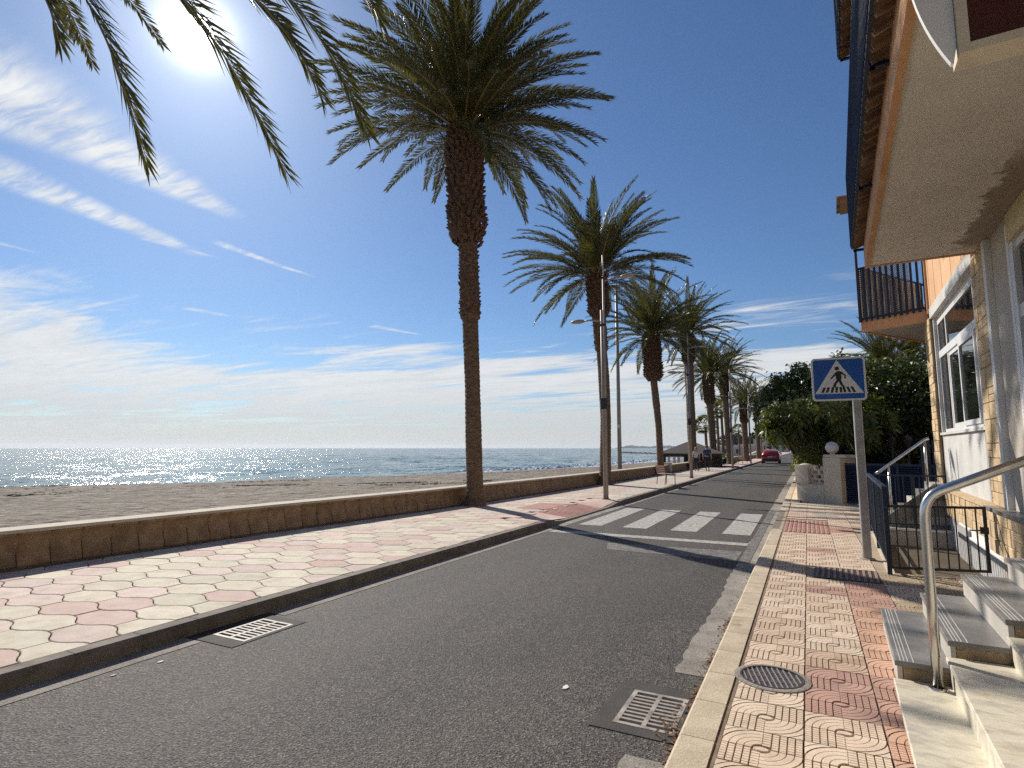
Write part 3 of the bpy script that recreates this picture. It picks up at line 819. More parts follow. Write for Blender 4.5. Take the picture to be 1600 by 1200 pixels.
# honeycomb tiles with curved ends
TW, TP, TF = 0.66, 0.35, 0.24            # pitch across, row pitch, straight side
def wave_tile(bevel=0.006, gap=0.009, clipx=None, zt=0.0, th=0.032):
    """outline of one tile round (0,0): straight sides along Y at +-TW/2, curved points"""
    n = 10; a = (TP - TF) / 2; pts = []
    def end(x): return TP / 2 + a * (1.12 * cos(2 * pi * x / TW) - 0.06 * cos(6 * pi * x / TW))
    xs_ = [(-TW / 2 + TW * k / n) for k in range(n + 1)]
    top = [(x, end(x)) for x in xs_]; bot = [(x, -end(x)) for x in xs_]
    # neighbouring rows are shifted by half a tile: the upper border of one is the lower border of the next
    bot = [(x, -TP / 2 - a * (1.12 * cos(2 * pi * x / TW) - 0.06 * cos(6 * pi * x / TW))) for x in xs_]
    out = bot + top[::-1]
    return out


def shrink(poly, d):
    n = len(poly); res = []
    for i in range(n):
        p0 = Vector(poly[i - 1]); p1 = Vector(poly[i]); p2 = Vector(poly[(i + 1) % n])
        e1 = (p1 - p0).normalized(); e2 = (p2 - p1).normalized()
        n1 = Vector((-e1.y, e1.x)); n2 = Vector((-e2.y, e2.x)); m_ = (n1 + n2)
        if m_.length < 1e-6: m_ = n1
        m_.normalize(); k = d / max(0.35, m_.dot(n1))
        res.append((p1.x + m_.x * k, p1.y + m_.y * k))
    return res


def clip_poly(poly, xmax=None, xmin=None):
    def cl(poly, f, inter):
        out = []
        for i in range(len(poly)):
            a = poly[i - 1]; b = poly[i]
            if f(b):
                if not f(a): out.append(inter(a, b))
                out.append(b)
            elif f(a): out.append(inter(a, b))
        return out
    if xmax is not None:
        poly = cl(poly, lambda p: p[0] <= xmax, lambda a, b: (xmax, a[1] + (b[1] - a[1]) * (xmax - a[0]) / (b[0] - a[0])))
    if poly and xmin is not None:
        poly = cl(poly, lambda p: p[0] >= xmin, lambda a, b: (xmin, a[1] + (b[1] - a[1]) * (xmin - a[0]) / (b[0] - a[0])))
    return poly


def tile_faces(mb, poly, z0, z1, c=0.007, ox=0, oy=0):
    A = [(x + ox, y + oy) for x, y in poly]; B = [(x + ox, y + oy) for x, y in shrink(poly, c)]
    n = len(A)
    vs = [(x, y, z0) for x, y in A] + [(x, y, z1 - c * .7) for x, y in A] + [(x, y, z1) for x, y in B]
    fs = [tuple(range(2 * n, 3 * n))]
    for i in range(n):
        j = (i + 1) % n
        fs.append((i, j, n + j, n + i)); fs.append((n + i, n + j, 2 * n + j, 2 * n + i))
    mb.add(vs, fs)


full = shrink(wave_tile(), 0.0055)
tile_cache = {}
def get_tile(cut):
    k = None if cut is None else round(cut, 2)
    if k not in tile_cache:
        p = full if cut is None else clip_poly(full, xmax=cut)
        mb_ = MB(); tile_faces(mb_, p, -0.035, 0.0); tile_cache[k] = mb_.mesh('paving_tile', M['tile_prom'])
    return tile_cache[k]


CREAM = [(0.66, 0.60, 0.47), (0.62, 0.57, 0.45), (0.69, 0.63, 0.50)]
PINK = [(0.63, 0.47, 0.41), (0.61, 0.50, 0.44), (0.67, 0.54, 0.475), (0.60, 0.44, 0.38)]
cnt = 0
rows_far = {0: MB(), 1: MB()}
X0 = -5.57
EDGE = KL - .156
for r in range(-1, 140):
    y = 2.83 - TP + r * TP - 0.0
    off = 0.0 if r % 2 == 0 else TW / 2
    wx = wall_x(y) - 0.05
    n0 = 0
    for c in range(0, 8):
        # joints stand at X0 - k*TW (+ half a tile on odd rows); centres lie half a tile off
        cx = X0 - off + TW / 2 - c * TW
        if cx - TW / 2 > EDGE: continue
        if cx + TW / 2 < wx: break
        if RAMP[0] - 0.02 < cx + TW / 2 and RAMP[2] - 0.95 < y < RAMP[3] + 0.95: 
            if cx > RAMP[0] - 0.1: continue
        cut = None
        if cx + TW / 2 > EDGE: cut = EDGE - cx
        pink = random.random() < (0.36 if y < 6 else 0.5)
        if y > 6: pink = ((c + r) % 2 == 0) if random.random() < 0.85 else pink
        colr = random.choice(PINK if pink else CREAM)
        # 300 nearest stay separate pieces
        if cnt < 292:
            o = link('paving_tile', get_tile(cut), prom, (cx, y, PZ + random.uniform(-.002, .002)))
            o.color = c4(colr); o.rotation_euler = (random.gauss(0, .003), random.gauss(0, .003), 0); cnt += 1
        else:
            p = full if cut is None else clip_poly(full, xmax=cut)
            tile_faces(rows_far[1 if pink else 0], p, PZ - .035, PZ, 0.007, cx, y)
for i, nm in ((0, (0.60, 0.56, 0.46)), (1, (0.60, 0.45, 0.40))):
    o = rows_far[i].build('paving_tiles', M['tile_prom'], parent=prom, kind='stuff'); o.color = c4(nm)
# dropped kerb with pink tactile paving
m_ramp = mat('ramp_paving_red', (0.40, 0.20, 0.165), (0.50, 0.28, 0.235), 3, 0.9, 0.9, 26, fine=0.25, fscale=60)
mb = MB()
x0, x1, y0, y1 = RAMP; lo = 0.035
def q4(a, b, c, d, mi=0): mb.face([a, b, c, d], mi)
q4((x0, y0 + .8, PZ + .002), (x1, y0 + .8, lo), (x1, y1 - .8, lo), (x0, y1 - .8, PZ + .002))
q4((x0, y0 - .9, PZ + .002), (x1, y0 - .9, PZ + .002), (x1, y0 + .8, lo), (x0, y0 + .8, PZ + .002), 1)
q4((x0, y1 - .8, PZ + .002), (x1, y1 - .8, lo), (x1, y1 + .9, PZ + .002), (x0, y1 + .9, PZ + .002), 1)
mb.build('dropped_ramp', [m_ramp, far_tile], parent=prom)
q = MB()
for i in range(16):
    for j in range(12):
        xx = x0 + 0.06 + i * 0.05; yy_ = y0 + 0.95 + j * 0.19; z = PZ + (lo - PZ) * (xx - x0) / (x1 - x0)
        q.box(xx - .013, xx + .013, yy_ - .013, yy_ + .013, z, z + .008, bottom=False)
q.build('tactile_stud', m_ramp, parent=prom, kind='stuff')
q = MB(); q.box(-6.9, -6.06, 13.6, 15.2, PZ, PZ + .006, bottom=False); q.build('tactile_strip', m_ramp, parent=prom)


def kerb_profile_left(h): return [(KL, -0.02), (KL, h - .02), (KL - .02, h), (KL - .15, h), (KL - .15, -0.02)]
def kerb(parent, y0, y1, h0, h1, side, m_, gap=0.006):
    k = MB(); s = 1 if side == 'L' else -1; xf = KL if side == 'L' else KR
    prof = lambda h: [(xf, -0.02), (xf, h - .018), (xf - s * .018, h), (xf - s * (.148 if side == 'L' else .192), h), (xf - s * (.148 if side == 'L' else .192), -0.02)]
    a = [(p[0], y0 + gap / 2, p[1]) for p in prof(h0)]; b = [(p[0], y1 - gap / 2, p[1]) for p in prof(h1)]
    n = 5; org = (xf, y0, 0)
    k.o = org
    k.add(a + b, [tuple(range(n)), tuple(range(2 * n - 1, n - 1, -1))] + [(i, n + i, n + (i + 1) % n, (i + 1) % n) for i in range(n)])
    o = k.build('kerb_stone', m_, parent); o.location = org; return o


left_kerb = MB(); left_kerb.box(KL - .145, KL - .004, -25, 11.9, -.05, PZ - .02); left_kerb.box(KL - .145, KL - .004, 16.9, 420, -.05, PZ - .02)
left_kerb.box(KL - .145, KL - .004, 11.9, 16.9, -.05, 0.02)
left_kerb = left_kerb.build('kerb', M['joint'], kind='structure')
def kh(y):
    return float(np.interp(y, [11.3, 12.6, 15.9, 17.2], [PZ, 0.035, 0.035, PZ]))
std = None
y = 0.53
while y < 62:
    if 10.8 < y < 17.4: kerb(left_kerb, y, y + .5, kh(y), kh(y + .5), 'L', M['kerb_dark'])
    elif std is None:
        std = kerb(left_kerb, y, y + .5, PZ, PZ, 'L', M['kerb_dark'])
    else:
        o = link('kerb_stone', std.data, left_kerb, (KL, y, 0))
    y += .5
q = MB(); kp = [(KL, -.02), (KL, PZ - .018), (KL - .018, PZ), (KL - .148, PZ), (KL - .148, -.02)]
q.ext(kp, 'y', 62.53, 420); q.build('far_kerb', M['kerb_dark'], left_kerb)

# ---------------------------------------------------------------- promenade wall
def build_wall():
    t = thing('promenade_wall', 'low tan sea wall of curved concrete panels with a pale flat cap', 'wall', (wall_x(0), 0, PZ))
    ox, oy = wall_x(0), 0.0
    H = 0.455
    # panel profile (depth outwards +x, z): foot stands out, waist curves in, lip under the cap
    prof = [(0.10, 0.0), (0.115, 0.03), (0.095, 0.10), (0.055, 0.20), (0.03, 0.29), (0.03, 0.37), (0.055, 0.44), (0.075, H - .035), (0.075, H - .004)]
    sp = 0.378
    pm = MB(); n = len(prof); ysg = [0.006, 0.03, 0.19, sp - .03, sp - .006]; dx = [-.012, 0.004, 0.010, 0.004, -.012]
    vs = []
    for j, yv in enumerate(ysg):
        for p, z in prof: vs.append((p + dx[j], yv, z))
    m = len(ysg)
    fs = [(j * n + i, (j + 1) * n + i, (j + 1) * n + i + 1, j * n + i + 1) for j in range(m - 1) for i in range(n - 1)]
    # close ends and back
    vs += [(-.02, ysg[0], 0), (-.02, ysg[0], H - .004), (-.02, ysg[-1], 0), (-.02, ysg[-1], H - .004)]
    b = m * n
    fs += [tuple([b, *range(0, n), b + 1]), tuple([b + 3, *range((m - 1) * n + n - 1, (m - 1) * n - 1, -1), b + 2])]
    pm.add(vs, fs)
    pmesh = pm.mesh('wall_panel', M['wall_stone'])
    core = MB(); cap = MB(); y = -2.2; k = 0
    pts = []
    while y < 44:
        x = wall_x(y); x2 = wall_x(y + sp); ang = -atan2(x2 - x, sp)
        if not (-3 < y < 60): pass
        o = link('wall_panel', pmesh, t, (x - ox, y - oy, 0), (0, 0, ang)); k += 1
        y += sp
    ys_ = [-25] + [i * 1.5 for i in range(-2, 30)] + [45, 48, 52, 60, 75, 90, 120, 200]
    for y0, y1 in zip(ys_[:-1], ys_[1:]):
        a, b = wall_x(y0) - ox, wall_x(y1) - ox
        core.add([(a + .02, y0, -.8), (a - .30, y0, -.8), (b - .30, y1, -.8), (b + .02, y1, -.8), (a + .02, y0, H - .005), (a - .30, y0, H - .005), (b - .30, y1, H - .005), (b + .02, y1, H - .005)],
                 [(4, 7, 6, 5), (0, 3, 7, 4), (1, 5, 6, 2), (0, 4, 5, 1), (3, 2, 6, 7)])
        cap.add([(a + .095, y0, H), (a - .33, y0, H), (b - .33, y1, H), (b + .095, y1, H), (a + .095, y0, H + .045), (a - .33, y0, H + .045), (b - .33, y1, H + .045), (b + .095, y1, H + .045)],
                [(4, 7, 6, 5), (0, 3, 7, 4), (1, 5, 6, 2), (0, 1, 2, 3)])
    # stepped-up far stretch with square blocks
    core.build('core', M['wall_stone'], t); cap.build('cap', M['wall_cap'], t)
    q = MB(); q.box(wall_x(38) - ox - .35, wall_x(38) - ox + .14, 37.6, 38.2, 0, .62); q.box(wall_x(58) - ox - .3, wall_x(58) - ox + .2, 57.6, 58.4, 0, .8)
    q.build('end_block', M['wall_cap'], t)
    # narrow gutter strip at the foot
    g_ = MB()
    for y0, y1 in zip(ys_[:-1], ys_[1:]):
        a, b = wall_x(y0) - ox, wall_x(y1) - ox
        g_.face([(a + .1, y0, .004), (b + .1, y1, .004), (b + .26, y1, .004), (a + .26, y0, .004)][::-1])
    g_.build('foot_strip', M['kerb_dark'], t)


build_wall()

# ---------------------------------------------------------------- right pavement
PIT = (0.56, 1.62, 8.85, 13.0)     # a0,a1,b0,b1 stairwell beside the building, building frame
def build_right_pavement():
    base = MB(); z = PZ - 0.012
    P2 = lambda a, b: bw(a, b)[:2]
    def poly(pts): base.face([(x, y, z) for x, y in pts])
    kx = KR + .14
    Pa, Pb, Pc, Pd = P2(PIT[0], PIT[2]), P2(PIT[1] + .4, PIT[2]), P2(PIT[0], PIT[3]), P2(PIT[1] + .4, PIT[3])
    poly([(kx, -10), (3.0, -10), (3.0, Pb[1]), Pb, Pa, (kx, Pa[1])])
    poly([(kx, Pa[1]), Pa, Pc, (kx, Pc[1])])
    poly([(kx, Pc[1]), Pc, Pd, (3.0, Pd[1]), (3.0, 18.6), (kx, 18.6)])
    pv = base.build('pavement', M['base_tan'], kind='structure')
    q = MB(); q.face([(KR + .19, -10, PZ - .009), (-.50, -10, PZ - .009), (-.50, 18.6, PZ - .009), (KR + .19, 18.6, PZ - .009)]); q.build('kerb_joint', M['groove'], pv)
    # ---- moulded tile: raised ribs over a recessed bed
    T = 0.4; h = 0.2; g = 0.0026      # groove half width
    R = [0.046, 0.084, 0.122, 0.160, 0.1975]
    tb = MB()
    tb.box(-h + .003, h - .003, -h + .003, h - .003, -.03, -.0075, mi=1)
    def rib(poly, c=0.0014):
        a = sum(poly[i][0] * poly[(i + 1) % len(poly)][1] - poly[(i + 1) % len(poly)][0] * poly[i][1] for i in range(len(poly)))
        if a < 0: poly = poly[::-1]
        n = len(poly); B = shrink(poly, c)
        vs = [(x, y, -.0080) for x, y in poly] + [(x, y, 0) for x, y in B]
        fs = [tuple(range(n, 2 * n))] + [(i, (i + 1) % n, n + (i + 1) % n, n + i) for i in range(n)]
        tb.add(vs, fs)
    def cl(poly):
        e = h - 0.004
        p = clip_poly(poly, xmax=e, xmin=-e)
        p = [(y, x) for x, y in p]; p = clip_poly(p, xmax=e, xmin=-e) if p else p
        return [(y, x) for x, y in p]
    for sgn in (1, -1):
        def S(p): return [(sgn * x, sgn * y) for x, y in p]
        # columns of small blocks
        for i in range(4):
            xa, xb = -R[i + 1] + g, -R[i] - g
            st = 0.0265; off = (i % 2) * st / 2
            yv = -h + .004 - off
            while yv < -0.012:
                y0, y1 = max(yv + .0013, -h + .004), min(yv + st - .0013, -.006)
                if y1 - y0 > .006: rib(S([(xa, y0), (xb, y0), (xb, y1), (xa, y1)]))
                yv += st
        # inner column under the oval
        yv = -h + .004
        while yv < -.05:
            rib(S([(-R[0] + g, yv + .002), (-g * .6, yv + .002), (-g * .6, yv + .0245), (-R[0] + g, yv + .0245)])); yv += .0265
        # arcs over the columns
        for i in range(4):
            ra, rb = R[i] + g, R[i + 1] - g; n = 7
            pts = [(-ra * cos(pi / 2 * k / n), ra * sin(pi / 2 * k / n) * 1.0) for k in range(n + 1)]
            pts2 = [(-rb * cos(pi / 2 * k / n), rb * sin(pi / 2 * k / n) * 1.0) for k in range(n + 1)]
            for k in range(n):
                sub = [pts[k], pts[k + 1], pts2[k + 1], pts2[k]]
                pass
            P_ = pts + pts2[::-1]
            # split in two convex-ish halves that touch
            m_ = n // 2 + 1
            for A, B in ((0, m_), (m_, n)):
                pp = pts[A:B + 1] + pts2[A:B + 1][::-1]
                vs = [(sgn * x, sgn * y, -.008) for x, y in pp] + [(sgn * x, sgn * y, 0) for x, y in pp]
                k = B - A + 1; N = 2 * k; fs = []
                for q_ in range(k - 1):
                    fs.append((N + q_, N + q_ + 1, N + N - 2 - q_, N + N - 1 - q_)[::-1])
                for q_ in range(N):
                    q2 = (q_ + 1) % N
                    fs.append((q_, q2, N + q2, N + q_)[::-1])
                tb.add(vs, fs)
        # fan outside the arcs, in the corner
        for r0, r1 in ((.203, .232), (.238, .285)):
            n = 6; th0 = math.acos(min(1, (h - .004) / r1)); th1 = pi / 2 - th0
            pi_ = []; po = []
            for k in range(n + 1):
                a = th0 + (th1 - th0) * k / n; po.append((-r1 * cos(a), r1 * sin(a)))
            for k in range(n + 1):
                t0 = math.acos(min(1, (h - .004) / r0)); a = t0 + (pi / 2 - 2 * t0) * k / n; pi_.append((-r0 * cos(a), r0 * sin(a)))
            if r1 > .28: po = [(-h + .004, h - .004)] * (n + 1)
            for k in range(n):
                quad = [pi_[k], pi_[k + 1], po[k + 1], po[k]]
                if po[k] == po[k + 1]: quad = quad[:3]
                vs = [(sgn * x, sgn * y, 0) for x, y in quad]; tb.face(vs[::-1])
            # outer skirt towards the joint
        # oval
    n = 12; ov = [(0.040 * cos(2 * pi * k / n), 0.024 * sin(2 * pi * k / n)) for k in range(n)]
    rib(ov, .003)
    tmesh = tb.mesh('paving_tile', [M['tile_grip'], M['groove']])
    cols = [-0.5 + T * k for k in range(-0, 7)]
    cream = [(0.76, 0.605, 0.46), (0.79, 0.64, 0.495), (0.73, 0.565, 0.425)]
    pink = (0.56, 0.345, 0.265); orange = (0.68, 0.43, 0.30); rose = (0.53, 0.33, 0.265)
    n_t = 0
    mh = (-0.30, 4.47)
    cover = (-0.02, 0.72, 8.05, 8.86)
    for r in range(-3, 36):
        for c_, x in enumerate(cols):
            cx, cy = x + T / 2, 3.63 - T / 2 + r * T
            if cy < 2.0 or cy > 16.9: continue
            a = cx * cos(TH) - cy * sin(TH); b = cx * sin(TH) + cy * cos(TH)
            if a > 1.75: continue
            if b < 6.2 and a > 0.42: continue
            if PIT[2] - .12 < b < PIT[3] + .15 and a > PIT[0] - 0.17: continue
            if 14.0 < b and a > 0.9: continue
            col = random.choice(cream)
            row = r
            if c_ == 1 and row in (2, 3): col = rose
            if c_ == 1 and row in (4,): col = (0.66, 0.48, 0.35)
            if c_ == 2 and cy < 8.0: col = orange if row not in (2, 3) else pink
            if c_ == 1 and 7.1 < cy < 7.75: col = rose
            if c_ >= 2 and 6.4 < cy < 7.9: col = pink if cy > 7.0 else orange
            if c_ == 1 and 9.9 < cy < 10.5: col = rose
            if c_ >= 3 and cy > 6: col = random.choice([cream[0], (0.50, 0.40, 0.27)])
            if c_ == 2 and cy > 12.4 and cy < 13.4: col = pink
            if 12.2 < cy < 14.4 and c_ in (0, 1): continue       # tactile field
            if cover[0] < cx + .1 and cx - .1 < cover[1] and cover[2] - .05 < cy < cover[3] + .05: continue
            # tiles cut by the round manhole are left to the mortar ring
            o = link('paving_tile', tmesh, pv, (cx, cy, PZ + random.uniform(-.0015, .0015))); o.color = c4(col); n_t += 1
            o.rotation_euler = (random.gauss(0, .003), random.gauss(0, .003), 0)
    # red tactile strip at the crossing
    mt_ = mat('red_tactile_cement', (0.36, 0.13, 0.115), (0.44, 0.19, 0.165), 5, 0.85, 0.3, 60, fine=0.15)
    for k in range(2):
        for j in range(5):
            q = MB(); x0 = -0.5 + k * .4; y0 = 12.23 + j * .4
            q.bbox(x0 + .004, x0 + .396, y0 + .004, y0 + .396, PZ - .02, PZ - .006, .006, 1)
            for s in range(5): q.bbox(x0 + .02 + s * .078, x0 + .065 + s * .078, y0 + .01, y0 + .39, PZ - .006, PZ + .002, .003)
            q.build('tactile_tile', [mt_, M['base_tan']], pv)
    # kerb
    kb = MB(); kb.box(KR + .004, KR + .15, -10, 420, -.05, PZ - .02); kb = kb.build('kerb', M['joint'], kind='structure')
    y = 0.4; first = None; L = .5
    while y < 60:
        hh = float(np.interp(y, [12.2, 12.8, 16.2, 17], [PZ, .10, .10, PZ]))
        h2 = float(np.interp(y + L, [12.2, 12.8, 16.2, 17], [PZ, .10, .10, PZ]))
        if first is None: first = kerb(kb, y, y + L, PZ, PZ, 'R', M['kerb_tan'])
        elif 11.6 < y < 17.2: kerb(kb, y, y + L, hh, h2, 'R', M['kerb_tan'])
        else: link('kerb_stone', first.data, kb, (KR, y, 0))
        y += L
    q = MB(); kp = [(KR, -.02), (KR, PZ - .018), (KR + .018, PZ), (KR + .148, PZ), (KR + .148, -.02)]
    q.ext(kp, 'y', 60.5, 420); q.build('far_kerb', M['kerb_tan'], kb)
    # far narrow pavement
    q = MB(); q.face([(KR + .14, 18.6, PZ - .004), (-0.30, 18.6, PZ - .004), (-0.30, 420, PZ - .004), (KR + .14, 420, PZ - .004)]); q.build('far_pavement', M['base_tan'], pv)
    k = 0
    y = 18.7
    ps = MB(); ps.bbox(0.0, .28, 0, .392, -.02, 0, .004); psm = ps.mesh('paving_slab', M['tile_grip'])
    while y < 40:
        o = link('paving_slab', psm, pv, (KR + .15, y, PZ)); o.color = c4(random.choice(cream)); y += .4
    # the crossover in front of the garden gate: plain cement slabs
    for i in range(6):
        for j in range(4):
            x = -0.5 + i * .42; yv = 16.95 + j * .42
            if yv > 18.5: continue
            q = MB(); q.bbox(x + .003, x + .417, yv + .003, yv + .417, PZ - .03, PZ - .002, .004)
            o = q.build('cement_slab', M['tile_grip'], pv); o.color = c4(random.choice([(0.60, 0.50, 0.36), (0.64, 0.54, 0.39)]))
    # round manhole
    t = thing('manhole_cover', 'round dark iron manhole cover in the tan pavement at the kerb', 'manhole cover', (mh[0], mh[1], PZ + .005))
    q = MB(); q.lathe([(0.20, -.01), (0.24, -.012), (0.242, .001), (0.222, .004), (0.205, .004)], 0, 0, 36); q.build('mortar_ring', M['gutter'], t)
    q = MB(); q.lathe([(0.0, -.002), (0.190, -.002)], 0, 0, 36); q.lathe([(0.190, -.004), (0.190, .006), (0.202, .007), (0.206, -.002)], 0, 0, 36); q.build('cover_plate', M['iron'], t)
    rib_m = MB(); rib_m.box(-.0035, .0035, -.5, .5, -.002, .005, bottom=False); rme = rib_m.mesh('rib', M['galv'])
    for k in range(-5, 6):
        x = k * .034; L2 = sqrt(max(.0, .184 ** 2 - x * x)) * 2
        o = link('rib', rme, t, (x * cos(.25), x * sin(.25), 0), (0, 0, .25), (1, L2, 1))
    for k in range(-4, 5, 2):
        y = k * .042; L2 = sqrt(max(.0, .184 ** 2 - y * y)) * 2
        o = link('cross_rib', rme, t, (-y * sin(.25), y * cos(.25), 0), (0, 0, .25 + pi / 2), (.35, L2, .35))
    # rectangular ribbed cover in the palm shadow
    t = thing('utility_cover', 'rectangular ribbed utility cover by the navy stairwell railing', 'utility cover', (0.35, 8.45, PZ), -TH)
    q = MB(); q.bbox(-.36, .36, -.37, .37, -.02, -.002, .004); q.build('cover_plate', M['iron'], t)
    r_ = MB(); r_.bbox(-.015, .015, -.34, .34, -.004, .006, .003); rm = r_.mesh('rib', M['tile_grip'])
    for k in range(11):
        o = link('rib', rm, t, (-.32 + k * .064, 0, 0)); o.color = (0.33, 0.22, 0.17, 1)
    # oval plate at the crossing
    t = thing('oval_cover', 'flat worn oval cover on the pavement behind the red tactile strip', 'utility cover', (0.3, 15.5, PZ))
    q = MB(); q.lathe([(0, .004), (.27, .004), (.29, -.01)], 0, 0, 28); q.build('cover_plate', M['conc'], t)
    return pv


build_right_pavement()
#@@PART2
# ================================================================== BUILDING (frame a,b: a away from the road, b along it)
A_F = 1.80                     # facade plane
Z0 = 0.97                      # ground floor level
def bthing(name, label, cat, a, b, z, group=None):
    return thing(name, label, cat, bw(a, b, z), -TH, group)


def build_building():
    t = bthing('apartment_building', 'peach rendered apartment block with tan stone piers and balconies over the pavement', 'building', A_F, 9.0, 0.0)
    O = (A_F, 9.0, 0.0)
    def mbo(): return MB(O)
    # main volume with the window opening left out
    W = (9.76, 13.66, 1.99, 4.24)     # b0,b1,z0,z1
    D = (5.6, 8.0, Z0, 3.95)          # door opening
    w = mbo(); th = 0.28
    a0, a1 = A_F, A_F + th
    # facade strips
    w.box(a0, a1, -6, D[0], 0, 10.4); w.box(a0, a1, D[0], D[1], D[3], 10.4)
    w.box(a0, a1, D[1], 9.0, Z0, 4.28)
    w.box(a0, a1, 9.0, W[0], Z0, 4.28)
    w.box(a0 + .035, a1, W[0], W[1], Z0, W[2])
    w.box(a0, a1, W[1], 14.4, Z0, 4.28)
    w.build('wall', M['beige'], t)
    w = mbo(); w.box(a0 - .012, a1, 8.0, 14.4, 4.281, 10.4); w.box(a0 + .012, a1 + .02, 9.0, 9.02, 4.2, 4.24)
    # vertical render joints (recessed strips between boards)
    w.build('upper_wall', M['peach'], t)
    for bb in (10.55, 11.4, 12.3, 13.1, 13.75):
        q = mbo(); q.box(a0 - .016, a0 - .0125, bb - .008, bb + .008, 4.3, 10.3); q.build('render_joint', M['orange'], t)
    q = mbo(); q.box(a0 - .05, a0 - .013, 13.95, 14.06, 4.4, 10.3); q.build('downpipe', M['peach'], t)
    # far end wall and rest of the volume
    q = mbo(); q.box(a1 + .001, 9.5, 14.1, 14.4, -.2, 10.4); q.box(9.5, 9.8, -6, 14.4, -.2, 10.4); q.box(a0, 9.8, -6.3, -6.001, 0, 10.4)
    q.build('end_wall', M['peach'], t)
    q = mbo(); q.box(a0 - .3, 10.1, -6.6, 14.7, 10.401, 10.6); q.build('roof', M['roof'], t)
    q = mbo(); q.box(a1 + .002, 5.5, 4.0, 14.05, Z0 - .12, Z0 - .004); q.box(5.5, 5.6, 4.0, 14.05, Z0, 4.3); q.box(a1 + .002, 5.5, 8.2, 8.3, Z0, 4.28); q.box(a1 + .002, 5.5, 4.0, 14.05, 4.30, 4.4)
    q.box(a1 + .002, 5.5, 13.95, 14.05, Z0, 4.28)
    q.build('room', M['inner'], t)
    # lintel and reveals, grey white
    q = mbo(); q.box(a0 - .05, a0 + .15, W[0] - .04, W[1] + .06, W[3] - .004, W[3] + .20); q.build('lintel', M['greyw'], t)
    for bb0, bb1 in ((W[1] - .03, W[1] + .035), (W[0] - .035, W[0] + .02)):
        q = mbo(); q.box(a0 - .008, a0 + .16, bb0, bb1, W[2], W[3] - .005); q.build('reveal', M['greyw'], t)
    q = mbo(); q.box(a0 - .045, a0 + .15, W[0] + .021, W[1] - .031, W[2] - .045, W[2] - .001); q.build('sill', M['greyw'], t)
    # grey white panel below the window
    q = mbo(); q.box(a0 - .002, a0 + .034, W[0] + .32, W[1] - .04, Z0, W[2] - .046); q.build('apron_panel', M['greyw'], t)
    q = mbo(); q.box(a0 - .010, a0 + .030, W[0] + .22, W[0] + .31, Z0, W[2] - .046); q.build('apron_trim', M['soffit2'], t)
    # window: frame, transom, mullions, sashes
    win = bpy.data.objects.new('window', None)
    fr = mbo(); xa, xb = a0 + .045, a0 + .105; e = .065
    fr.box(xa, xb, W[0] + .02, W[1] - .03, W[2], W[2] + e); fr.box(xa, xb, W[0] + .02, W[1] - .03, W[3] - .16, W[3] - .005)
    fr.box(xa, xb, W[0] + .02, W[0] + .02 + e, W[2] + e, W[3] - .16); fr.box(xa, xb, W[1] - .03 - e, W[1] - .03, W[2] + e, W[3] - .16)
    TZ = 3.42
    fr.box(xa - .012, xb, W[0] + .02 + e, W[1] - .03 - e, TZ, TZ + .13)
    frame = fr.build('window', M['alu'], t)
    cols_ = [W[0] + .02 + e, 10.35, 12.75, W[1] - .03 - e]
    for bb in (10.35, 12.75):
        q = mbo(); q.box(xa + .003, xb - .003, bb - .035, bb + .035, TZ + .13, W[3] - .16); q.build('mullion', M['alu'], frame)
        q = mbo(); q.box(xa + .003, xb - .003, bb - .035, bb + .035, W[2] + e, TZ); q.build('mullion', M['alu'], frame)
    # two sliding sashes in the middle light
    for b0, b1, off in ((10.39, 11.62, -.012), (11.50, 12.71, .02)):
        q = mbo(); s = .075; z0_, z1_ = W[2] + e + .002, TZ - .002
        q.box(xa - .01 + off, xa + .03 + off, b0, b1, z0_, z0_ + s); q.box(xa - .01 + off, xa + .03 + off, b0, b1, z1_ - s, z1_)
        q.box(xa - .01 + off, xa + .03 + off, b0, b0 + s, z0_ + s, z1_ - s); q.box(xa - .01 + off, xa + .03 + off, b1 - s, b1, z0_ + s, z1_ - s)
        q.build('sash', M['alu'], frame)
    gm = M['glass']
    for b0, b1, z0_, z1_, o_ in ((cols_[0], 10.31, W[2] + e, TZ, .02), (10.46, 11.55, W[2] + .14, TZ - .08, 0), (11.57, 12.64, W[2] + .14, TZ - .08, .03), (12.79, cols_[3], W[2] + e, TZ, .02),
                                 (cols_[0], 10.31, TZ + .13, W[3] - .16, .02), (10.39, 12.71, TZ + .13, W[3] - .16, .02), (12.79, cols_[3], TZ + .13, W[3] - .16, .02)):
        q = mbo(); q.box(xa + o_, xa + o_ + .006, b0, b1, z0_, z1_); q.build('pane', gm, frame)
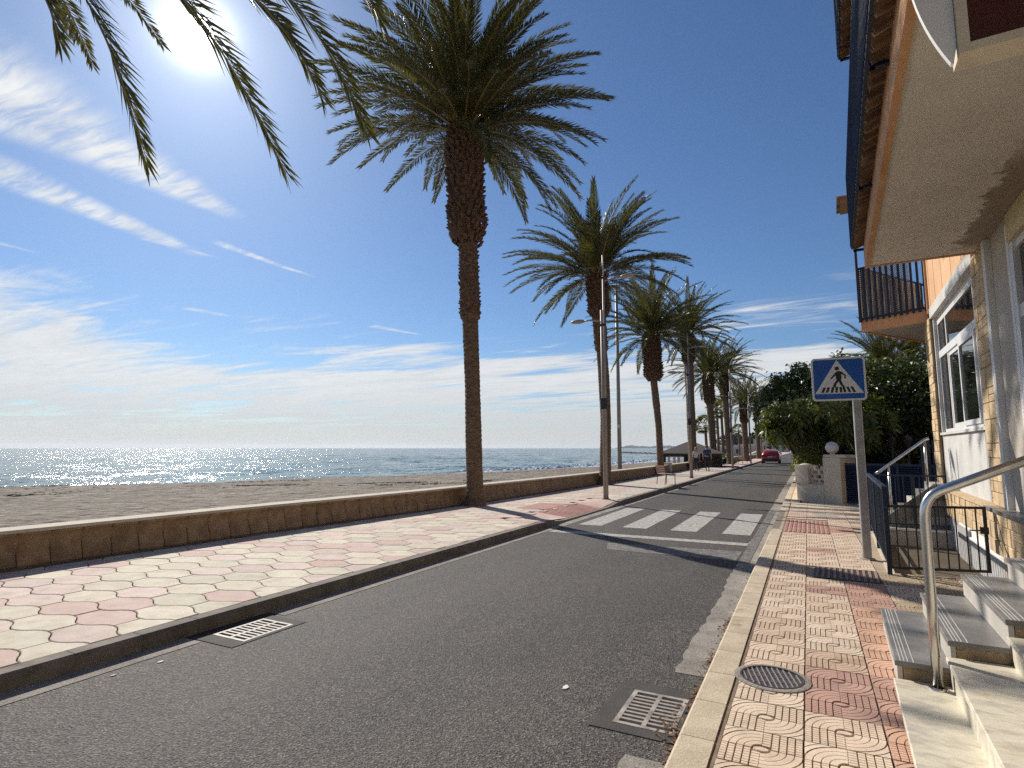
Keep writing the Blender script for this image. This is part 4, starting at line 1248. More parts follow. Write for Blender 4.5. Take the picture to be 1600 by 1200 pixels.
    # fluttering light things behind the glass: a curtain edge
    # stone cladding: piers and plinth, every stone its own piece
    def cladding(b0, b1, z0_, z1_, ap, seedv, wmin=.16, wmax=.36, hmin=.12, hmax=.26):
        rnd = random.Random(seedv)
        q = mbo(); q.box(ap + .0, ap + .03, b0, b1, z0_, z1_); q.build('mortar_bed', M['clad_joint'], t)
        z = z0_ + .004
        while z < z1_ - .03:
            h = min(rnd.uniform(hmin, hmax), z1_ - .004 - z)
            if z1_ - z - h < .06: h = z1_ - .004 - z
            b = b0 + .004
            while b < b1 - .02:
                w_ = min(rnd.uniform(wmin, wmax), b1 - .004 - b)
                if b1 - b - w_ < .07: w_ = b1 - .004 - b
                pr = rnd.uniform(.012, .026)
                if rnd.random() < .25 and h > .16:
                    parts = ((z, z + h / 2 - .003), (z + h / 2 + .003, z + h))
                else: parts = ((z, z + h),)
                for za, zb in parts:
                    q = mbo(); c = .006; x = ap - pr
                    vs = [(ap, b, za), (ap, b + w_, za), (ap, b + w_, zb), (ap, b, zb),
                          (x + c, b, za), (x + c, b + w_, za), (x + c, b + w_, zb), (x + c, b, zb),
                          (x, b + c, za + c), (x, b + w_ - c, za + c), (x, b + w_ - c, zb - c), (x, b + c, zb - c)]
                    fs = [(11, 10, 9, 8), (4, 5, 1, 0), (5, 6, 2, 1), (6, 7, 3, 2), (7, 4, 0, 3), (8, 9, 5, 4), (9, 10, 6, 5), (10, 11, 7, 6), (11, 8, 4, 7)]
                    q.add(vs, fs)
                    cx, cy, cz = x, b + w_ / 2, (za + zb) / 2
                    q.o = (cx, cy, cz); q.build('cladding_stone', M['clad'], t, loc=(cx - O[0], cy - O[1], cz - O[2]))
                b += w_ + .008
            z += h + .008
    cladding(9.03, 9.70, Z0, 4.275, A_F - .045, 1, .14, .34, .14, .30)
    cladding(13.72, 14.4, 0.2, 4.275, A_F - .045, 2, .16, .34, .14, .28)
    # white trims and beige pier between the cladding and the door
    q = mbo(); q.box(A_F - .07, A_F - .001, 8.86, 9.0, Z0, 4.278); q.build('white_trim', M['white'], t)
    q = mbo(); q.box(A_F - .01, A_F - .0005, 8.1, 8.80, Z0, 4.278); q.build('pier', M['beige'], t)
    # door and side light
    dr = mbo(); e = .08; xa, xb = A_F + .02, A_F + .09
    dr.box(xa - .03, xb, D[1] - e, D[1] + .06, D[2], D[3]); dr.box(xa - .03, xb, D[0], D[0] + e, D[2], D[3]); dr.box(xa, xb, D[0] + e, D[1] - e, D[3] - e, D[3])
    dr.box(xa - .01, xb, D[0] + e, D[1] - e, 3.10, 3.24); dr.box(xa, xb, D[0] + e, D[1] - e, D[2], D[2] + .1)
    dr.box(xa, xb, 6.72, 6.84, D[2] + .1, 3.10)
    door = dr.build('door', M['alu'], t)
    for b0, b1, z0_, z1_ in ((D[0] + e, 6.72, D[2] + .1, 3.1), (6.84, D[1] - e, D[2] + .1, 3.1), (D[0] + e, D[1] - e, 3.24, D[3] - e)):
        q = mbo(); q.box(xa + .03, xa + .036, b0, b1, z0_, z1_); q.build('pane', gm, door)
    q = mbo(); q.box(A_F - .012, A_F - .0008, D[1] + .065, D[1] + .16, D[2], 4.2); q.build('door_trim', M['white'], t)
    q = mbo(); q.box(A_F - .03, A_F - .001, 5.2, 8.0, 3.96, 4.27); q.build('door_lintel', mat('ochre_lintel', (0.62, 0.50, 0.27), (0.66, 0.55, 0.33), 3, 0.8, .2, 40), t)
    # plinth: slab edge with cladding, white wall below
    q = mbo(); q.box(1.66, A_F + .3, 9.45, 14.4, Z0 - .05, Z0); q.build('ledge', M['clad'], t)
    q = mbo(); q.box(1.60, A_F - .002, 6.21, 9.45, Z0 - .04, Z0 + .002); q.build('landing_slab', M['granite'], t)
    q = mbo(); q.box(1.70, A_F + .2, 9.45, 14.4, 0.50, Z0 - .051); q.box(1.66, A_F + .2, 6.21, 9.449, 0.42, Z0 - .041); q.build('slab_edge', M['clad_joint'], t)
    cladding(9.46, 14.39, 0.50, Z0 - .052, 1.70, 3, .14, .30, .11, .2)
    cladding(6.25, 9.44, 0.42, Z0 - .044, 1.645, 4, .14, .34, .14, .26)
    q = mbo(); q.box(1.74, A_F + .2, 8.86, 14.4, -1.3, 0.498); q.build('basement_wall', M['white'], t)
    q = mbo(); q.box(1.64, A_F + .1, 6.21, 8.84, -.05, 0.418); q.build('stair_side_wall', M['beige'], t)
    # white vertical louvres low in the stairwell
    lm = MB(); lm.box(-.03, 0, -.012, .012, -1.0, .30); lme = lm.mesh('louvre_slat', M['white'])
    for k in range(34):
        link('louvre_slat', lme, t, (1.738 - A_F, 9.15 - 9.0 + k * .062, 0))
    for zf_ in (.30, -1.04):
        q = mbo(); q.box(1.70, 1.735, 9.1, 11.25, zf_, zf_ + .04); q.build('louvre_frame', M['white'], t)
    q = mbo(); q.box(1.70, 1.738, 11.32, 12.2, -1.2, .42); q.build('basement_door', M['soffit2'], t)
    # soffit texture lives on the balcony slabs
    return t


BLD = build_building()


def build_balcony(z0, label, first=True):
    """long balcony over the steps; z0 is the underside"""
    t = bthing('balcony', label, 'balcony', 0.5, 9.42, z0, 'long balconies over the entrance steps')
    O = (0.5, 9.42, z0)
    def mbo(): return MB(O)
    q = mbo(); q.box(0.56, 1.785, -5.9, 9.36, z0, z0 + .30); q.build('slab', M['soffit'], t)
    q = mbo(); q.box(0.50, 0.559, -5.9, 9.42, z0 - .012, z0 + .36); q.box(0.559, 1.785, 9.361, 9.42, z0 - .012, z0 + .36); q.build('fascia', M['orange'], t)
    # row of roof tiles along the top of the fascia
    n = 54 if first else 40; tb = MB()
    seg = 6; R1 = .085; L = .26
    ring = [(R1 * cos(pi * k / seg), R1 * sin(pi * k / seg)) for k in range(seg + 1)]; ring2 = [(.066 * cos(pi * k / seg), .066 * sin(pi * k / seg)) for k in range(seg, -1, -1)]
    prof = ring + ring2
    tb.ext([(p, q_) for p, q_ in prof], 'x', -L, 0)
    tm = tb.mesh('roof_tile', M['rtile'])
    for k in range(n):
        b = 9.3 - k * .178
        o = link('roof_tile', tm, t, (0.13, b - O[1], .36 + random.uniform(-.006, .006)), (0, radians(-22), random.gauss(0, .03)))
    q = mbo(); q.box(.47, .62, -.4, 9.42, z0 + .361, z0 + .40); q.build('tile_bed', M['mortar'], t)
    # railing: posts, rails, flat bars
    zr0, zr1 = z0 + .30, z0 + 1.42
    ar = .36
    q = mbo(); q.box(ar - .02, ar + .02, -5.9, 9.44, zr1 - .03, zr1); q.box(ar - .012, ar + .012, -5.9, 9.44, zr0, zr0 + .03); q.box(ar, 1.785, 9.42, 9.455, zr1 - .03, zr1 - .001); q.box(ar, 1.785, 9.425, 9.45, zr0 + .1, zr0 + .13)
    q.build('rail', M['blue_iron'], t)
    b_ = MB(); b_.box(-.010, .002, -.0065, .0065, zr0 - z0 + .02, zr1 - z0 - .03); bm_ = b_.mesh('railing_bar', M['blue_iron'])
    k = 0; b = 9.40
    while b > 0.2:
        link('railing_bar', bm_, t, (ar - .013 - O[0], b - O[1], 0)); b -= .105
    a = ar + .12
    while a < 1.75:
        link('railing_bar', bm_, t, (a - O[0], 9.437 - O[1], 0), (0, 0, pi / 2)); a += .13
    for bb in (9.40, 7.1, 4.8, 2.5, 0.2):
        q = mbo(); q.box(ar + .012, .50, bb - .02, bb + .02, zr0 - .05, zr0 - .02); q.box(ar + .013, ar + .05, bb - .02, bb + .02, zr0 - .05, zr1 - .031); q.build('bracket', M['blue_iron'], t)
    return t


B1 = build_balcony(4.28, 'near balcony with bare rendered underside and navy bar railing above the steps')
B2 = build_balcony(7.25, 'upper balcony above the near one, cut by the top edge of the photo', False)
# party fin between the two balconies at the far end
q = MB((0.6, 9.3, 5.0)); q.box(0.47, 1.75, 9.20, 9.30, 5.0, 7.23)
o = q.build('balcony_screen', M['beige'], loc=bw(0.6, 9.3, 5.0), rz=-TH); o['label'] = 'narrow beige screen wall joining near and upper balcony'; o['category'] = 'screen wall'
# slim navy post under the near balcony's far corner
# ---- far balcony with lattice
def far_balcony():
    z0 = 4.28
    t = bthing('corner_balcony', 'angled corner balcony with brown lattice screens behind navy bars', 'balcony', 0.66, 14.72, z0)
    O = (0.66, 14.72, z0)
    poly = [(0.66, 14.72), (1.786, 14.12), (1.786, 14.41), (3.2, 14.41), (3.2, 17.6), (2.11, 17.05)]
    inner = [(0.73, 14.74), (1.78, 14.20), (1.78, 14.43), (3.1, 14.43), (3.1, 17.45), (2.10, 16.95)]
    q = MB(O); q.prism(inner, z0, z0 + .25); q.build('slab', M['soffit2'], t)
    # fascia pieces round the outer edge
    q = MB(O)
    for (p, r) in (((0.66, 14.72), (1.786, 14.12)), ((0.66, 14.72), (2.11, 17.08)), ((2.11, 17.08), (3.2, 17.62))):
        q.bar((p[0], p[1], z0 + .14), (r[0], r[1], z0 + .14), .06, .32)
    q.build('fascia', M['orange'], t)
    def side(p, r, lat, nb, nm):
        p = Vector((p[0], p[1], 0)); r = Vector((r[0], r[1], 0)); d = (r - p); L = d.length; d.normalize(); nrm = Vector((d.y, -d.x, 0))
        if nrm.y > 0: nrm = -nrm
        zb, zt = z0 + .22, z0 + 1.42
        off = nrm * .05
        q = MB(O); q.bar(p + off + Vector((0, 0, zt)), r + off + Vector((0, 0, zt)), .05, .035); q.bar(p + off + Vector((0, 0, zb + .05)), r + off + Vector((0, 0, zb + .05)), .03, .04); q.build('rail', M['blue_iron'], t)
        for k in range(nb + 1):
            c = p + d * (L * k / nb) + off; q = MB(O); q.bar(c + Vector((0, 0, zb - .02)), c + Vector((0, 0, zt - .02)), .042, .02, up=(nrm.x, nrm.y, 0)); q.build('railing_bar', M['blue_iron'], t)
        if lat:
            q = MB(O); w = L * lat; H = zt - zb - .1; st = .045
            c0 = p + off - nrm * .035
            def pt(u, v): return c0 + d * u + Vector((0, 0, zb + .08 + v))
            k = -int(H / st)
            while k * st < w:
                u0 = k * st
                for sg in (1, -1):
                    a_, b_ = (u0, 0), (u0 + H, H)
                    if a_[0] < 0: a_ = (0, -u0)
                    if b_[0] > w: b_ = (w, w - u0)
                    if b_[0] > a_[0] + .01:
                        A, B = (a_, b_) if sg == 1 else ((w - a_[0], a_[1]), (w - b_[0], b_[1]))
                        q.bar(pt(*A) + nrm * (.004 * sg), pt(*B) + nrm * (.004 * sg), .006, .022, up=(nrm.x, nrm.y, 0))
                k += 1
            q.build('lattice_screen', M['lattice'], t)
    side((0.66, 14.72), (1.78, 14.12), .78, 11, 'n')
    side((0.66, 14.72), (2.11, 17.05), .95, 12, 'f')
    q = MB(O); q.bar((.62, 14.66, z0 + .2), (.62, 14.66, z0 + 2.9), .05, .05, up=(0, 1, 0)); q.build('corner_post', M['blue_iron'], t)
    return t


far_balcony()
# tiled eave stub high at the far corner
t = bthing('tiled_eave', 'small tiled eave stub poking past the near balcony railing against the sky', 'eave', 0.42, 14.3, 7.12)
for k in range(5):
    q = MB(); R1 = .09
    prof = [(R1 * cos(pi * j / 6), R1 * sin(pi * j / 6)) for j in range(7)] + [(.07 * cos(pi * j / 6), .07 * sin(pi * j / 6)) for j in range(6, -1, -1)]
    q.ext(prof, 'x', -.10, .6); q.build('roof_tile', M['rtile'], t, loc=(-.02, -.35 + k * .18, -.02), rz=0)
q = MB(); q.box(-.05, 1.29, -.45, .48, -.05, -.03); q.build('eave_board', M['rtile'], t)

# ---- shop sign under the near balcony
def shop_sign():
    t = bthing('box_sign', 'cream framed box sign with dark red face and white rounded fin under balcony', 'sign', 0.92, 3.4, 4.27)
    O = (0.92, 3.4, 4.27)
    b0, b1 = 3.30, 3.46; al = .625; zb = 3.60
    q = MB(O)
    q.box(al, 1.74, b1 - .02, b1, zb, 4.275); q.box(al, 1.74, b0, b1 - .021, zb, zb + .045); q.box(al, al + .045, b0, b1 - .021, zb + .046, 4.275)
    q.build('sign_frame', M['cream'], t)
    q = MB(O); q.box(al + .046, 1.74, b0 + .02, b0 + .04, zb + .046, 4.273); q.build('sign_face', M['red_sign'], t)
    q = MB(O); n = 12; prof = [(al - .003, zb + .06), (al - .02, zb - .03)]
    for k in range(n + 1):
        u = k / n; prof.append((al - .03 - .15 * (1 - (1 - u) ** 2.2), zb - .02 + .69 * u))
    prof.append((al - .003, 4.272))
    q.ext(prof, 'y', b0 + .03, b0 + .06); q.build('fin', M['white'], t)


shop_sign()


# ---- entrance steps, granite part and marble part
def build_steps():
    t = bthing('entrance_steps', 'grey granite entrance steps with pale grip lines climbing to the landing', 'steps', 0.26, 4.7, PZ)
    O = (0.26, 4.7, PZ)
    nos = [(0.26, 0.30, 6.12), (0.555, 0.47, 6.12), (0.855, 0.64, 6.20), (1.16, 0.805, 6.20), (1.46, 0.97, 6.20)]
    N = 0.0
    for i, (a, z, bf) in enumerate(nos):
        an = nos[i + 1][0] if i < 4 else A_F - .005
        bn = 4.70 + i * .006
        q = MB(O); q.bbox(a, an + (.03 if i < 4 else 0), bn, bf, z - .032, z, .004); tr = q.build('tread', M['granite'], t)
        q = MB(O); q.box(a + .012, a + .04, bn + .01, bf - .003, z - .168, z - .0325); q.build('riser', M['granite_edge'], t)
        for k in range(4):
            x = a + .03 + k * .020 + (.012 if k == 3 else 0)
            q = MB(O); q.box(x, x + .006, bn + .006, bf - .01, z - .002, z + .0018); q.build('grip_line', M['grip_line'], tr)
        q = MB(O); q.box(a + .041, an + .045 if i < 4 else A_F - .006, bn + .03, bf - .02, PZ - .05, z - .033); q.build('core', M['mortar'], t)
        # rough mortar end facing the viewer
        q = MB(O); rnd = random.Random(i); m_ = 8; x0, x1 = a + .045, an + .04
        if i < 4:
            top = [(x0 + (x1 - x0) * k / m_, z - .034) for k in range(m_ + 1)]
            poly = [(x0, z - .168)] + [(x1, z - .168)] + top[::-1]
            q.ext(poly, 'y', bn + .012, bn + .03)
            for k in range(16):
                c = (rnd.uniform(x0, x1), bn + .012, rnd.uniform(z - .15, z - .04)); q.sphere(c, rnd.uniform(.008, .02), 6, 4, sc=(1.4, .5, .8))
            q.build('mortar_end', M['mortar'], t)
    t2 = bthing('marble_steps', 'cream marble steps in front of the granite ones, nearest the viewer', 'steps', 0.26, 3.0, PZ)
    O = (0.26, 3.0, PZ)
    for i, (a, an, z, bf) in enumerate([(0.245, 0.56, 0.195, 4.68), (0.535, 0.90, 0.375, 4.685), (0.85, 1.25, 0.545, 4.69), (1.19, 1.79, 0.71, 4.69)]):
        if i: 
            q = MB(O); q.box(a + .018, a + .04, 1.0, bf - .02, z - .18, z - .031); q.build('riser', M['marble'], t2)
        q = MB(O); q.bbox(a, an, 1.0, bf, z - .03, z, .005); q.build('tread', M['marble'], t2)
        q = MB(O); q.box(a + .041, A_F - .006, 1.05, bf - .012, (PZ - .05) if i == 0 else z - .16, z - .0305); q.build('core', M['mortar'], t2)


build_steps()

# ---- handrail
t = bthing('handrail', 'thick brushed steel handrail rising from the marble step across the right edge', 'handrail', 0.475, 4.60, 0.195)
r = .029
q = MB((0.475, 4.60, 0.195))
P0 = Vector((0.475, 4.60, 0.195)); top = Vector((0.475, 4.60, 1.33)); dirv = Vector((.58, 0.0, .262)).normalized()
pts = [P0, P0 + Vector((0, 0, .5)), Vector((0.475, 4.60, 1.24))]
c = Vector((0.475, 4.60, 1.385))
for k in range(1, 7):
    u = k / 6; A = Vector((0.475, 4.60, 1.24)); C = c + dirv * .10
    pts.append(A * (1 - u) ** 2 + c * 2 * u * (1 - u) + C * u * u)
pts.append(c + dirv * 1.6)
q.tube(pts, .030, 16); q.build('rail', M['steel'], t, smooth=True)
q = MB((0.475, 4.60, 0.195)); q.lathe([(.034, .012), (.036, .012), (.05, .004), (.05, -.001)], 0, 0, 20)
qq = MB(); qq.lathe([(.034, .012), (.05, .008), (.052, 0.0005)], 0, 0, 20); qq.build('base_collar', M['steel'], t)

# ---- stairwell pit with its walls, gate and side fence
def build_pit():
    a0, a1, b0, b1 = PIT
    t = bthing('stairwell', 'sunken stairwell beside the building behind the navy gate', 'stairwell', a0, b0, 0)
    O = (a0, b0, 0)
    zf = -1.3
    q = MB(O); q.box(a0 - .02, A_F, b0, b1 + .2, zf - .1, zf); q.build('well_floor', M['conc'], t)
    q = MB(O); q.box(a0 - .08, a0, b0 - .08, b1, zf, PZ + .001); q.build('kerb_wall', M['cream'], t)
    q = MB(O); q.box(a0 + .001, 1.74, b1, b1 + .16, zf, PZ + .05); q.build('end_wall', M['beige'], t)
    q = MB(O); q.box(a0 - .02, 1.735, b1 - .03, b1 + .17, PZ + .051, PZ + .085); q.build('wall_cap', M['white'], t)
    # flight going down from the gate
    for k in range(3):
        z = -.72 - k * .185
        q = MB(O); q.box(a0 + .002, 1.735, b0 + k * .28 + .001, b0 + .28 + k * .28, zf, z); q.build('step', M['granite'], t)
    # ---- gate
    g = bthing('stairwell_gate', 'navy barred gate with dark latch across the head of the stairwell', 'gate', 0.50, 8.73, PZ)
    G0 = (0.50, 8.73, PZ); P = Vector((0.50, 8.73, 0)); Q = Vector((1.545, 9.02, 0)); d = (Q - P).normalized(); L = (Q - P).length
    q = MB(G0); zt, zb = .97, .215
    q.bar(P + Vector((0, 0, zt)), Q + Vector((0, 0, zt)), .03, .03); q.bar(P + Vector((0, 0, zb)), Q + Vector((0, 0, zb)), .03, .03)
    q.bar(P + d * .015 + Vector((0, 0, zb - .0)), P + d * .015 + Vector((0, 0, zt)), .03, .03, up=(0, 1, 0)); q.bar(Q - d * .015 + Vector((0, 0, zb - .015)), Q - d * .015 + Vector((0, 0, zt + .015)), .034, .034, up=(0, 1, 0))
    q.build('gate_frame', M['black'], g)
    for k in range(1, 10):
        c = P + d * (L * k / 10); q = MB(G0); q.bar(c + Vector((0, 0, zb + .015)), c + Vector((0, 0, zt - .015)), .015, .015, up=(0, 1, 0)); q.build('railing_bar', M['black'], g)
    q = MB(G0); c = Q - d * .02 + Vector((0, 0, .70)); q.box(c.x - .05, c.x + .03, c.y - .03, c.y + .02, .66, .74); q.bar(c + Vector((-.03, -.035, 0)), c + Vector((-.16, -.05, 0)), .02, .014); q.build('latch', M['black'], g)
    # ---- side fence along the pavement
    f = bthing('stairwell_railing', 'navy railing of closely seen vertical bars along the stairwell, seen end on', 'railing', 0.50, 8.73, PZ, None)
    zt = 1.20
    F0 = (0.50, 8.73, PZ)
    for pb in (8.70, 10.85, 13.0):
        q = MB(F0); q.box(.475, .525, pb, pb + .05, PZ, zt - .02); q.build('post', M['blue_iron'], f)
    q = MB(F0); q.box(.47, .53, 8.66, 13.08, zt - .02, zt + .02); q.build('rail', M['blue_iron'], f)
    q = MB(F0); q.box(.485, .515, 8.751, 12.999, PZ + .10, PZ + .13); q.build('rail', M['blue_iron'], f)
    b_ = MB(); b_.box(-.011, .011, -.011, .011, .13, zt - .02 - PZ); bm_ = b_.mesh('railing_bar', M['blue_iron'])
    k = 0
    b = 8.86
    while b < 12.98:
        link('railing_bar', bm_, f, (0, b - 8.73, 0)); b += .125
    # ---- back railing on the end wall
    r_ = bthing('end_railing', 'low dark railing on the beige wall at the far end of the stairwell', 'railing', a0, b1 + .08, PZ + .085)
    R0 = (a0, b1 + .08, PZ + .085); y = b1 + .08
    for bx in ((a0 - .02, 1.70, .015, 1.17, 1.20), (a0 + .016, 1.70, .012, .27, .295)):
        q = MB(R0); q.box(bx[0], bx[1], y - bx[2], y + bx[2], bx[3], bx[4]); q.build('rail', M['blue_iron'], r_)
    for px0 in (a0 - .02, 1.2):
        q = MB(R0); q.box(px0, px0 + .035, y - .0155, y + .0155, PZ + .085, 1.169); q.build('post', M['blue_iron'], r_)
    for k in range(1, 9):
        x = a0 + k * .125; q = MB(R0); q.box(x - .008, x + .008, y - .008, y + .008, .296, 1.169); q.build('railing_bar', M['blue_iron'], r_)


build_pit()

# ---- second flight beyond the stairwell, with steel handrail
t = bthing('side_steps', 'second grey flight of steps beyond the stairwell railing, climbing to the building', 'steps', .75, 13.4, PZ)
O = (.75, 13.4, PZ)
for k in range(6):
    a = .72 + k * .16; z = PZ + .15 * (k + 1)
    q = MB(O); q.bbox(a, A_F - .055, 13.22, 14.35, z - .149, z, .006); q.build('tread', M['granite_edge'] if k % 2 else M['granite'], t)
q = MB(O); q.ext([(.70, PZ + .001), (.86, PZ + .001), (A_F - .06, .90), (A_F - .06, 1.0), (1.50, 1.0), (.70, PZ + .22)], 'y', 13.175, 13.215); q.build('stair_side', M['granite'], t)
t = bthing('side_handrail', 'thin steel handrail on two posts over the second flight, before the dark garden', 'handrail', .85, 13.3, PZ)
O = (.85, 13.3, PZ)
q = MB(O); q.tube([(.64, 13.30, 1.20), (.70, 13.30, 1.24), (1.47, 13.3, 1.86), (1.53, 13.3, 1.88)], .027, 10); q.build('rail', M['steel'], t, smooth=True)
for a, zb_, zt_ in ((.86, PZ + .1, 1.34), (1.46, 1.0, 1.83)):
    q = MB(O); q.tube([(a, 13.30, zb_), (a, 13.30, zt_)], .022, 10); q.build('post', M['steel'], t, smooth=True)

# ---- pedestrian crossing sign
def crossing_sign():
    SX, SY = bw(0.30, 9.77)[:2]
    t = thing('crossing_sign', 'square blue pedestrian crossing sign with walking figure on a grey post', 'road sign', (SX, SY, PZ), radians(3))
    # pole: rounded rectangular tube
    q = MB(); q.prism([(-.055, -.035), (-.045, -.045), (.045, -.045), (.055, -.035), (.055, .035), (.045, .045), (-.045, .045), (-.055, .035)], 0, 2.44)
    q.build('post', M['galv'], t)
    q = MB(); q.lathe([(.10, .0), (.10, .006), (.06, .012)], 0, 0, 14); q.build('foot_ring', M['conc'], t)
    W, H = .70, .64; cx, cz = -.225, 2.715 - PZ + .0; y = -.075
    p = bpy.data.objects.new('x', None)
    def rr(w, h, r, n=5):
        pts = []
        for (sx, sz, a0) in ((1, 1, 0), (-1, 1, 90), (-1, -1, 180), (1, -1, 270)):
            for k in range(n + 1):
                a = radians(a0 + 90 * k / n); pts.append((cx + sx * (w / 2 - r) + r * cos(a), cz + sz * (h / 2 - r) + r * sin(a)))
        return pts
    q = MB(); q.ext(rr(W, H, .05), 'y', y, y + .025); plate = q.build('sign_plate', M['sign_white'], t)
    # raised rim
    q = MB(); A = rr(W, H, .05); B = rr(W - .05, H - .05, .035); n = len(A)
    vs = [(x, y - .012, z) for x, z in A] + [(x, y - .012, z) for x, z in B] + [(x, y + .01, z) for x, z in A] + [(x, y + .0005, z) for x, z in B]
    fs = []
    for i in range(n):
        j = (i + 1) % n; fs += [(i, j, n + j, n + i), (2 * n + i, 2 * n + j, j, i), (n + i, n + j, 3 * n + j, 3 * n + i)]
    q.add(vs, fs); q.build('rim', M['sign_white'], plate)
    q = MB(); q.ext(rr(W - .052, H - .052, .03), 'y', y - .002, y - .0003); q.build('blue_field', M['sign_blue'], plate)
    # triangle and pictogram, traced in sign units (centre origin)
    def shp(pts, dy, name, m_):
        q = MB(); q.face([(cx + u, y - dy, cz + v) for u, v in pts]); q.build(name, m_, plate)
    shp([(-.315, -.215), (.315, -.215), (-.012, .285)], .0035, 'white_triangle', M['sign_white'])
    K = M['sign_black']
    q = MB()
    def blk(pts): q.face([(cx + u, y - .0052, cz + v) for u, v in pts])
    blk([(-.012 + .029 * cos(2 * pi * k / 14), .158 + .029 * sin(2 * pi * k / 14)) for k in range(14)])
    blk([(-.035, .095), (.0, .122), (.03, .115), (.042, .08), (.038, .0), (.028, -.03), (-.02, -.03), (-.03, .01)])     # torso
    blk([(-.035, .098), (-.018, .110), (-.030, .06), (-.095, -.002), (-.108, .008)])                              # rear arm
    blk([(.02, .118), (.045, .108), (.10, .055), (.092, .005), (.075, .002), (.078, .05), (.04, .075)])            # front arm
    blk([(-.028, -.02), (.008, -.02), (-.03, -.075), (-.040, -.125), (-.075, -.125), (-.066, -.07)])             # leg
    blk([(.0, -.025), (.034, -.02), (.05, -.07), (.078, -.118), (.058, -.135), (.02, -.085)])                     # leg
    # stripes of the crossing
    for x0, lean in ((-.235, .035), (-.178, .030), (-.112, .022), (-.052, .010), (.010, -.004), (.062, -.018), (.122, -.028), (.182, -.036)):
        w = .034 if abs(x0) > .13 else .032
        h0, h1 = -.200, -.118
        blk([(x0, h0), (x0 + w, h0), (x0 + w + lean, h1), (x0 + lean, h1)])
    q.build('pictogram', K, plate)
    q = MB(); q.box(-.012, .012, -.0475, -.0455, 2.30, 2.33); q.build('sticker', M['sign_white'], t)


crossing_sign()

# ================================================================== STREET LAMPS
def street_lamp(x, y, label, first=None, zbase=PZ):
    if first is not None:
        r = first.copy(); COL.objects.link(r); r.location = (x, y, zbase); r['label'] = label
        for ch in first.children:
            c = ch.copy(); COL.objects.link(c); c.parent = r
        return r
    t = thing('street_lamp', label, 'street lamp', (x, y, zbase), 0, 'street lamps along the promenade kerb')
    q = MB(); q.tube([(-.036, 0, 0), (-.036, 0, 5.95)], .043, 12); q.build('lower_tube', M['pole'], t, smooth=True)
    q = MB(); q.tube([(.04, 0, 0), (.04, 0, 7.05)], [.046, .036], 12); q.build('main_tube', M['pole'], t, smooth=True)
    q = MB(); q.tube([(.04, .0, 7.0), (.035, 0, 7.75)], .028, 10); q.build('mast_tip', M['galv'], t, smooth=True)
    q = MB(); q.box(-.084, .090, -.050, .050, 2.78, 3.12); q.build('black_band', M['black'], t)
    q = MB(); q.box(-.082, .088, -.048, .048, 5.42, 5.50); q.box(-.02, .085, -.045, .045, 6.97, 7.03); q.build('collar', M['black'], t)
    q = MB(); q.lathe([(.14, 0.0), (.14, .012), (.10, .03)], 0.0, 0, 14); q.build('base_plate', M['black'], t)
    for sx, z, r_ in ((-1, 5.62, 1), (1, 6.92, 1)):
        q = MB(); q.tube([(sx * .05, 0, z - .04), (sx * .45, 0, z + .04), (sx * .62, 0, z + .03)], [.03, .026, .03], 8)
        q.build('arm', M['pole'], t, smooth=True)
        q = MB(); q.sphere((sx * .84, 0, z + .03), .25, 12, 8, sc=(1.0, .5, .28)); q.build('luminaire', M['pole'], t, smooth=True)
        q = MB(); q.sphere((sx * .86, 0, z + .005), .18, 12, 6, sc=(1.0, .5, .26)); q.build('lens', M['globe'], t, smooth=True)
    return t


L1 = street_lamp(-5.60, 17.15, 'nearest twin-tube street lamp, standing on the promenade by the zebra crossing')
street_lamp(-5.50, 31.2, 'second street lamp from the viewer, beside the bench', L1)
street_lamp(-5.25, 47.5, 'third street lamp from the viewer, past the strolling couple', L1)
street_lamp(-5.25, 63.5, 'fourth street lamp, behind the second bench', L1)
street_lamp(-5.25, 79.5, 'fifth street lamp, beside the red car', L1)
# tall plain pole on the beach
t = thing('beach_pole', 'tall plain grey pole rising from the beach behind the sea wall', 'pole', (-11.35, 37.9, -.45))
q = MB(); q.tube([(0, 0, -.3), (0, 0, 13.5)], [.15, .10], 12); q.build('shaft', M['pole'], t, smooth=True)
q = MB(); q.box(-.5, .5, -.08, .08, 13.3, 13.45); q.build('lamp_head', M['galv'], t)
q = MB(); q.box(-.09, .09, -.17, -.14, 3.5, 3.75); q.build('number_plate', M['white'], t)

# ================================================================== BENCHES
def bench(x, y, rz, label, group='benches on the promenade'):
    t = thing('bench', label, 'bench', (x, y, PZ), rz, group)
    W = .62      # single wide seat
    t.scale = (1.35, 1.05, 1.0)
    for s in (-1, 1):
        q = MB(); q.tube([(s * .30, -.22, 0), (s * .30, -.22, .43)], .014, 6); q.build('leg', M['black'], t)
        q = MB(); q.tube([(s * .30, .22, 0), (s * .30, .17, .43), (s * .30, .24, .82)], .014, 6); q.build('leg', M['black'], t)
        q = MB(); q.tube([(s * .30, -.24, .43), (s * .30, .19, .42)], .014, 6); q.build('seat_rail', M['black'], t)
    for k in range(5):
        q = MB(); q.bbox(-.33, .33, -.24 + k * .088, -.165 + k * .088, .44, .465, .004); q.build('seat_slat', M['bench'], t)
    for k in range(4):
        z = .50 + k * .085; yy_ = .165 + (z - .43) * .18
        q = MB(); q.box(-.33, .33, yy_, yy_ + .022, z, z + .068); q.build('back_slat', M['bench'], t)
    return t


bench(-5.55, 25.3, radians(128), 'slatted brown single bench beyond the first lamp, back to the road')
bench(-5.9, 62.0, radians(128), 'small far bench between the third and fourth lamps, back to the road')

